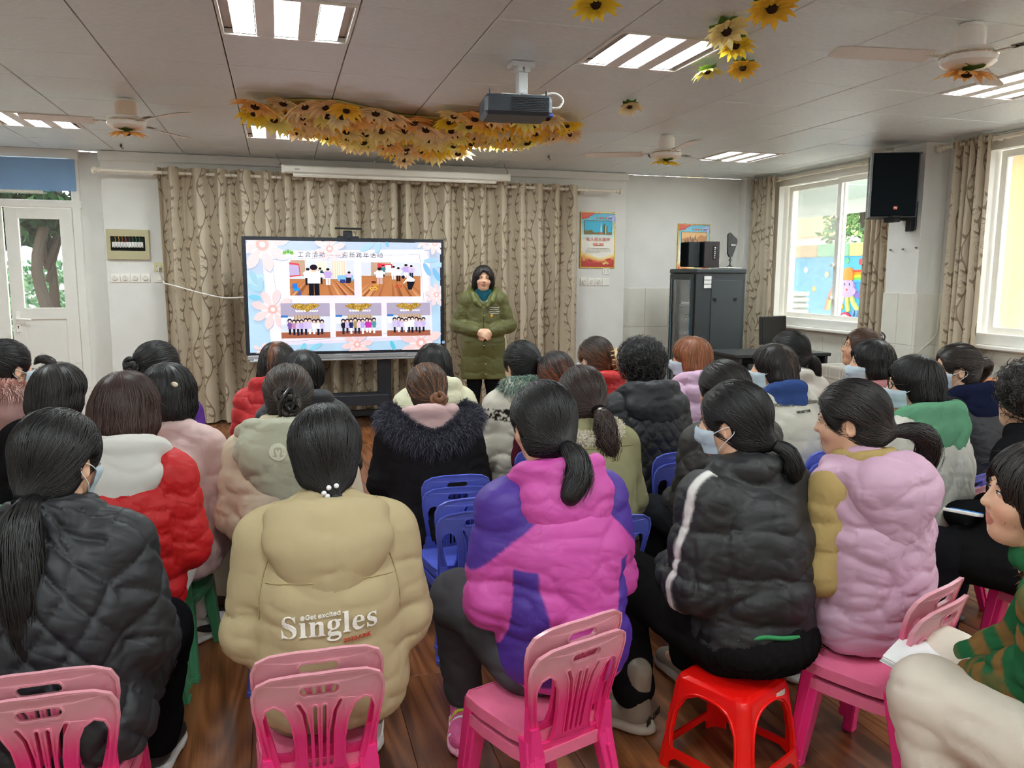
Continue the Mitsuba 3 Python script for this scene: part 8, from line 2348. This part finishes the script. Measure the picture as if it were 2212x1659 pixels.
Y_ = person('seated woman with a dark claw clip, blue hood and cream jacket lettered across the back', (2.40, 3.49, 1.12), .15, lean=.07, pk=dict(yaw=.85, pitch=.04, wide=1.06), mask=True, full=True, hair=dict(style='bob', face=(.074, .100, .108), side_y=-.018, seed=25, n=1500, length=-.07, colors=('#231d1c', '#2d2624', '#1a1615'), r=.0013, hi=(lambda P: .4 * (P[:, 1] < -.06) * (P[:, 2] > -.02) * (P[:, 2] < .05), ('#6a4030',))),
    jacket=dict(color='#dcd9cd', b=.038, hem=.02, quilt=('h', .25, .008), fold=.005, seed=27, mat='m_cloth'), hood=dict(color='#3f568f', size=.85, drop=-.045, seed=17, mat='m_cloth', fold=.006), step=.009)
claw_clip(Y_, (.02, -.115, .0), '#1c191a', .2, 1.4)
write_on(Y_, 'lettering', 'Adventure Of A Lifetime', 0, .828, .021, '#6d6b62', 'S', label='grey serif lettering')
write_on(Y_, 'small_lettering', 'MEANT TO BE', .02, .797, .011, '#4c4a46')
Z_ = person('seated woman with an orange hairpin, long low ponytail and white fleece jacket near the desk', (2.79, 3.91, 1.15), .18, lean=.06, pk=dict(yaw=.45), hair=dict(style='tail', seed=26, n=1500, tie=(.03, -.112, -.015), tail=[(.03, -.112, -.015), (.065, -.135, -.05), (.085, -.13, -.13), (.075, -.11, -.22)], tail_r=[.018, .034, .040, .014], colors=BLACK, r=.0013, wave=.3), jacket=dict(color='#dbd5cc', b=.040, hem=.02, collar=.04, fold=.006, seed=28, mat='m_cloth'), step=.010)
on_head(Z_, 'hairpin', cat(tube([(-.055, -.060, .075), (-.050, -.072, .040)], .005, 6), moved(trimesh.creation.icosphere(2, .010), (-.055, -.06, .08))), 'm_gloss', '#e0603a', 'orange and white hairpin')
AA_ = person('seated woman with brown hair held by a black clip, looking up, grey top', (3.44, 4.10, 1.14), .30, lean=.06, pk=dict(yaw=.80, pitch=-.15), full=True, tone='#c99a7a', hair=dict(style='bun', seed=27, n=1200, tie=(.02, -.105, .04), colors=('#4a3224', '#5a3d2b', '#3a281e'), r=.0013), jacket=dict(color='#97979c', b=.022, hem=.03, collar=.02, fold=.005, seed=29, mat='m_cloth'), step=.011)
claw_clip(AA_, (.03, -.12, .085), '#17171a', .9, 1.3)
BB_ = person('seated woman with a black bob and face mask in a rose corduroy jacket', (3.00, 3.49, 1.13), .25, lean=.07, pk=dict(yaw=.80), mask=True, full=True, hair=dict(style='bob', face=(.072, .095, .105), side_y=-.004, seed=28, n=1600, length=-.095, colors=BLACK, r=.0013), jacket=dict(color='#c48688', b=.034, hem=-.01, collar=.05, fold=.006, seed=30, mat='m_cloth', drape=.5), step=.010)
CC_ = person('seated woman with short black hair, green hood and white onion-quilted jacket', (2.58, 2.74, 1.13), .20, lean=.07, pk=dict(yaw=.78, pitch=.05, wide=1.05), mask=True, glasses=True, full=True, hair=dict(style='bob', seed=29, n=1900, length=-.06, colors=BLACK, r=.0012, face=(.074, .100, .108), side_y=-.018, ), jacket=dict(color='#e0ddd2', b=.034, hem=.02, quilt=('wave', .105, .011), fold=.003, seed=31), hood=dict(color='#74b18c', size=1.16, seed=18, mat='m_cloth', fold=.007, turn=-.08), step=.0085)
DD_ = person('seated woman with glasses, a looped ponytail and a dark navy hooded jacket', (3.23, 3.16, 1.13), .28, lean=.07, pk=dict(yaw=.80, wide=1.05), mask=True, glasses=True, full=True, hair=dict(style='tail', seed=30, n=1600, tie=(.03, -.115, .015), tail=[(.03, -.115, .015), (.065, -.16, .03), (.11, -.165, -.015), (.105, -.14, -.085)], tail_r=[.017, .034, .040, .016], colors=('#2a211e', '#362b26', '#201917'), r=.0013), jacket=dict(color='#24252b', b=.038, hem=.02, fold=.005, seed=32), hood=dict(color='#222740', size=1.12, seed=19, mat='m_cloth', fold=.006), step=.0095)
for i in range(3):
    q = LineString([(.10 + .0 * i + (.022 - .006 * i) * math.cos(t), .80 + (.022 - .006 * i) * math.sin(t)) for t in np.linspace(0, pi / 2, 8)]).buffer(.0022)
    e = ext(q, .001)
    vv = np.asarray(e.vertices)
    put('logo_arc', surface_text(DD_.jv, DD_.jn, trimesh.Trimesh(np.column_stack([vv[:, 0], -vv[:, 2], vv[:, 1]]), e.faces, process=False)), 'm_matte', '#e6e6e6', parent=DD_.key, smooth=False, to_world=DD_.M)

# ---------------------------------------------------------------- what they sit on
red_stool((1.255, 1.945), .45)
def seat_of(B, colors, label, drz=0.0, dy=-.045, dx=0.0, rz=None):
    rz = B.rz if rz is None else rz
    loc = B.loc + Rz(rz)[:2, :2] @ np.array([dx, dy])
    if len(colors) == 2:
        chair_stack(loc, rz, colors, label, 'small plastic chairs')
    else:
        chair(loc, rz, colors[0], label, 0, 'small plastic chairs')
PK = ('pink', 'pink')
seat_of(A, PK, 'pink plastic chair under the woman in the black diamond-quilted coat', rz=.02, dx=.03)
seat_of(B_, PK, 'pink plastic chair under the woman in the khaki jacket', rz=0.0, dx=-.04)
seat_of(C_, PK, 'pink plastic chair under the woman in the magenta jacket', rz=.32, dx=-.12)
seat_of(E_, PK, 'pink plastic chair under the woman in the lilac vest', rz=.38, dx=-.12, dy=-.085)
chair_stack((.67, 2.98), .05, ('blue', 'blue'), 'empty blue plastic chair left of the magenta jacket', 'small plastic chairs')
seat_of(Q_, ('blue', 'blue'), 'blue plastic chair under the woman with the grey fur collar', rz=-.02, dx=.07)
seat_of(U_, ('blue', 'blue'), 'blue plastic chair under the woman with curly black hair', dx=.06)
seat_of(Y_, ('blue', 'blue'), 'blue plastic chair under the woman with the blue hood', dx=.10)
chair_stack((2.755, 2.745), .32, ('pink', 'blue'), 'plastic chair under the woman with the green hood', 'small plastic chairs')
seat_of(H_, ('green', 'green'), 'green plastic chair under the woman with the dusty pink coat')
seat_of(J_, ('green', 'green'), 'green plastic chair under the woman with the white hood')
seat_of(G_, ('pink', 'pink'), 'pink plastic chair under the curly-haired woman at the right edge')
seat_of(R_, ('blue', 'blue'), 'blue plastic chair under the woman with the sage fur hood')
for b_, c_, l_ in ((F_, 'pink', 'the woman in the checked sweater'), (K_, 'green', 'the woman with the cream bow clip'), (L_, 'green', 'the woman in the purple cardigan'), (I_, 'green', 'the woman with the messy tuft'), (M_, 'blue', 'the woman in red below the screen corner'), (N_, 'blue', 'the person with short black hair'), (O_, 'blue', 'the woman with the braided updo'),
                   (P_, 'blue', 'the woman in pale yellow'), (S__, 'blue', 'the woman with copper-lit hair'), (T_, 'blue', 'the woman with the big claw clip'), (V_, 'blue', 'the woman with the orange-brown bob'), (W_, 'blue', 'the woman in olive'), (X_, 'blue', 'the woman in the shiny black jacket'), (Z_, 'blue', 'the woman with the orange hairpin'),
                   (AA_, 'blue', 'the woman looking up'), (BB_, 'blue', 'the woman in rose corduroy'), (DD_, 'blue', 'the woman in dark navy')):
    seat_of(b_, (c_,), f'{c_} plastic chair under {l_}')
k = thing('booklet', 'white and blue booklet on the lap beside the right picture edge', 'booklet')
BM = T().translate([2.40, 2.25, .60]).rotate([0, 0, 1], 30).rotate([0, 1, 0], 14)
put('pages', box((0, 0, 0), (.16, .11, .012), .002), 'm_matte', '#e9e9e9', parent=k, smooth=False, to_world=BM)
put('cover', box((.045, 0, .0075), (.07, .108, .003), .001), 'm_satin', '#2f7fd0', parent=k, smooth=False, to_world=BM)

# ---------------------------------------------------------------- the presenter, standing beside the screen
def standing(h=1.52):
    B = Body()
    s = h / 1.60
    B.hs, B.sc, B.standing, B.turn = .0, s, True, 0.0
    B.pelvis = np.array([0, 0, .86]) * s
    B.waist = np.array([0, -.005, 1.00]) * s
    B.chest = np.array([0, -.01, 1.17]) * s
    B.neck = np.array([0, -.005, 1.325]) * s
    B.sho = [np.array([q * .155, -.01, 1.27]) * s for q in (-1, 1)]
    B.elb = [np.array([-.255, -.03, 1.02]) * s, np.array([.255, -.03, 1.02]) * s]
    B.wri = [np.array([-.085, .185, .975]) * s, np.array([.075, .190, .975]) * s]
    B.hand_dir = [(np.array([.80, .18, -.40]), np.array([.05, .9, .35])), (np.array([-.80, .22, -.34]), np.array([-.05, .9, .35]))]
    B.curl = .55
    B.hip = [np.array([q * .085, 0, .82]) * s for q in (-1, 1)]
    B.kne = [np.array([q * .09, .01, .45]) * s for q in (-1, 1)]
    B.ank = [np.array([q * .095, -.01, .09]) for q in (-1, 1)]
    B.head_rot = Rz(.04) @ Rx(-.02) @ Ry(-.03)
    B.head = B.neck + np.array([0, .032, .150])
    return B
B = standing(1.535)
ploc, prz = (1.87, 7.40), pi - .20
M = pose((ploc[0], ploc[1], 0), prz)
k = thing('person', 'woman standing beside the big screen in a long olive green padded coat, hands clasped', 'person', 'people')
B.key, B.M, B.loc, B.rz = k, M, np.array(ploc), prz
m, S = body_mesh(B, True, True)
put('body', m, 'm_satin', skin_color(B, '#dcb094'), parent=k, smooth=True, to_world=M)
face_parts(k, B, M, '#33261f')
S = Solid()
b = .030
S.ell(B.chest + [0, 0, -.01], (.155 + b, .108 + b, .17), .06)
S.ell(B.waist, (.150 + b, .118 + b, .16), .06)
S.ell(B.pelvis, (.165 + b, .138 + b, .16), .06)
S.cone(B.pelvis + [-.06, 0, 0], np.array([-.085, .0, .44]), .115 + b, .105 + b, .05)
S.cone(B.pelvis + [.06, 0, 0], np.array([.085, .0, .44]), .115 + b, .105 + b, .05)
d = (B.sho[1] - B.sho[0]) * .08
S.cone(B.sho[0] + d, B.sho[1] - d, .075, .075, .05)
for q in (0, 1):
    S.cone(B.sho[q] * .65 + B.neck * .35, B.neck + [0, -.005, .0], .065, .064, .05)
    S.chain([B.sho[q], B.elb[q], B.elb[q] + (B.wri[q] - B.elb[q]) * .93], [.086, .076, .056], .02, .025)
S.cone((0, .22, .74), (0, .14, .46), .012, .038, .01, sub=True)         # front slit
S.ell(B.neck + [0, .11, .02], (.045, .09, .075), .015, sub=True)         # open neck
S.cut((0, 0, -1), -.47)
cm = drape_mesh(S, B, .0085, ('h', .155, .010), .004, 4)
B.jv, B.jn = np.asarray(cm.vertices), vnormals(cm)
put('coat', cm, 'm_nylon', '#595931', parent=k, smooth=True, to_world=M)
hm, S = hood_mesh(B, size=1.12, drop=.0, seed=21, step=.009, rim=.030)
put('hood', hm, 'm_nylon', '#595931', parent=k, smooth=True, to_world=M)
for q in (-1, 1):
    S = Solid().chain([B.neck + [q * .105, -.02, .035], B.neck + [q * .105, .05, .0], B.neck + [q * .075, .115, -.06], B.neck + [q * .03, .140, -.105]], [.030, .030, .026, .016], .02)
    put('collar_flap', S.mesh(.008), 'm_nylon', '#5b6030', parent=k, smooth=True, to_world=M)
S = Solid()
ring(S, B.neck + [0, .018, .045], .056, .054, .018, .02, h=.06)
S.ell(B.neck + [0, .06, -.05], (.045, .045, .07), .03)
put('turtleneck', S.mesh(.007), 'm_cloth', '#235566', parent=k, smooth=True, to_world=M)
def front(P):
    """points (x, z) -> on the coat's front"""
    f = B.jn[:, 1] > .15
    tr = cKDTree(B.jv[f][:, [0, 2]])
    dd, ii = tr.query(np.asarray(P)[:, [0, 2]], k=5)
    q = np.asarray(P, float).copy()
    q[:, 1] = B.jv[f][ii][..., 1].max(1) + .001
    return q
put('zip', tube(front(spline([(0, 0, 1.13), (.004, 0, 1.0), (0, 0, .9), (0, 0, .76)], 40)), .003, 5), 'm_satin', '#2a2c1a', parent=k, smooth=True, to_world=M)
for z in (1.08, .93, .80, .62, .52):
    q = front(np.array([(-.018 if z < .7 else .0, 0, z)]))[0]
    put('snap', moved(lathe([(0, 0), (.007, .0), (.006, .004), (0, .005)], n=10), q, rx=-pi / 2), 'm_metal', '#c9c7b8', parent=k, to_world=M)
rr = np.random.default_rng(4)
for row, (z, w) in enumerate(((1.155, .10), (1.135, .09), (1.115, .11), (1.098, .08))):
    P = []
    n = 46
    for i in range(n):
        a = i / (n - 1)
        P.append((-.055 - .045 - w / 2 + a * w, 0, z + .0065 * math.sin(i * 1.9 + row) * (1 if i % 7 else .2)))
    q = front(np.array(P)) + [0, .002, 0]
    put('embroidery', tube(q, .0017, 5), 'm_cloth', '#e6e6dc', parent=k, smooth=True, to_world=M, label='white script embroidery on the chest')
q = front(np.array([(-.075, 0, 1.078)]))[0]
put('badge', moved(cat(lathe([(0, 0), (.013, 0), (.012, .004), (0, .006)], n=14)), q, rx=-pi / 2), 'm_gloss', '#e0a832', parent=k, to_world=M, label='small golden badge')
m, c = hair_mesh('bob', seed=41, n=2000, length=-.105, colors=('#1c1716', '#251f1c', '#15110f'), r=.0012, face=(.062, .09, .105), face_z=-.018)
v = np.asarray(m.vertices) @ B.head_rot.T + B.head
put('hair', shape(trimesh.Trimesh(v, m.faces, process=False), 'm_satin', c, smooth=True), None, parent=k, to_world=M)
S = Solid()
for q in (0, 1):
    S.chain([B.hip[q], B.kne[q], B.ank[q] + [0, 0, .02]], [.09, .068, .05], .03)
put('trousers', S.mesh(.012), 'm_cloth', '#18181b', parent=k, smooth=True, to_world=M)
for q in (0, 1):
    u, s = shoe_parts(B.ank[q], (.15, -.15)[q])
    sh = put('shoe', u, 'm_satin', '#1d1c1d', parent=k, smooth=True, to_world=M)
    put('sole', s, 'm_satin', '#2a2a2a', parent=sh, smooth=True, to_world=M)
put('bag_chain', cat(*[moved(trimesh.creation.torus(.012, .003, major_sections=10, minor_sections=5), (B.elb[1][0] + .058 + .008 * (i % 2), -.02, 1.06 - .017 * i), ry=(pi / 2 if i % 2 else 0), rx=.6) for i in range(9)]), 'm_metal', '#c8bfae', parent=k, smooth=True, to_world=M)
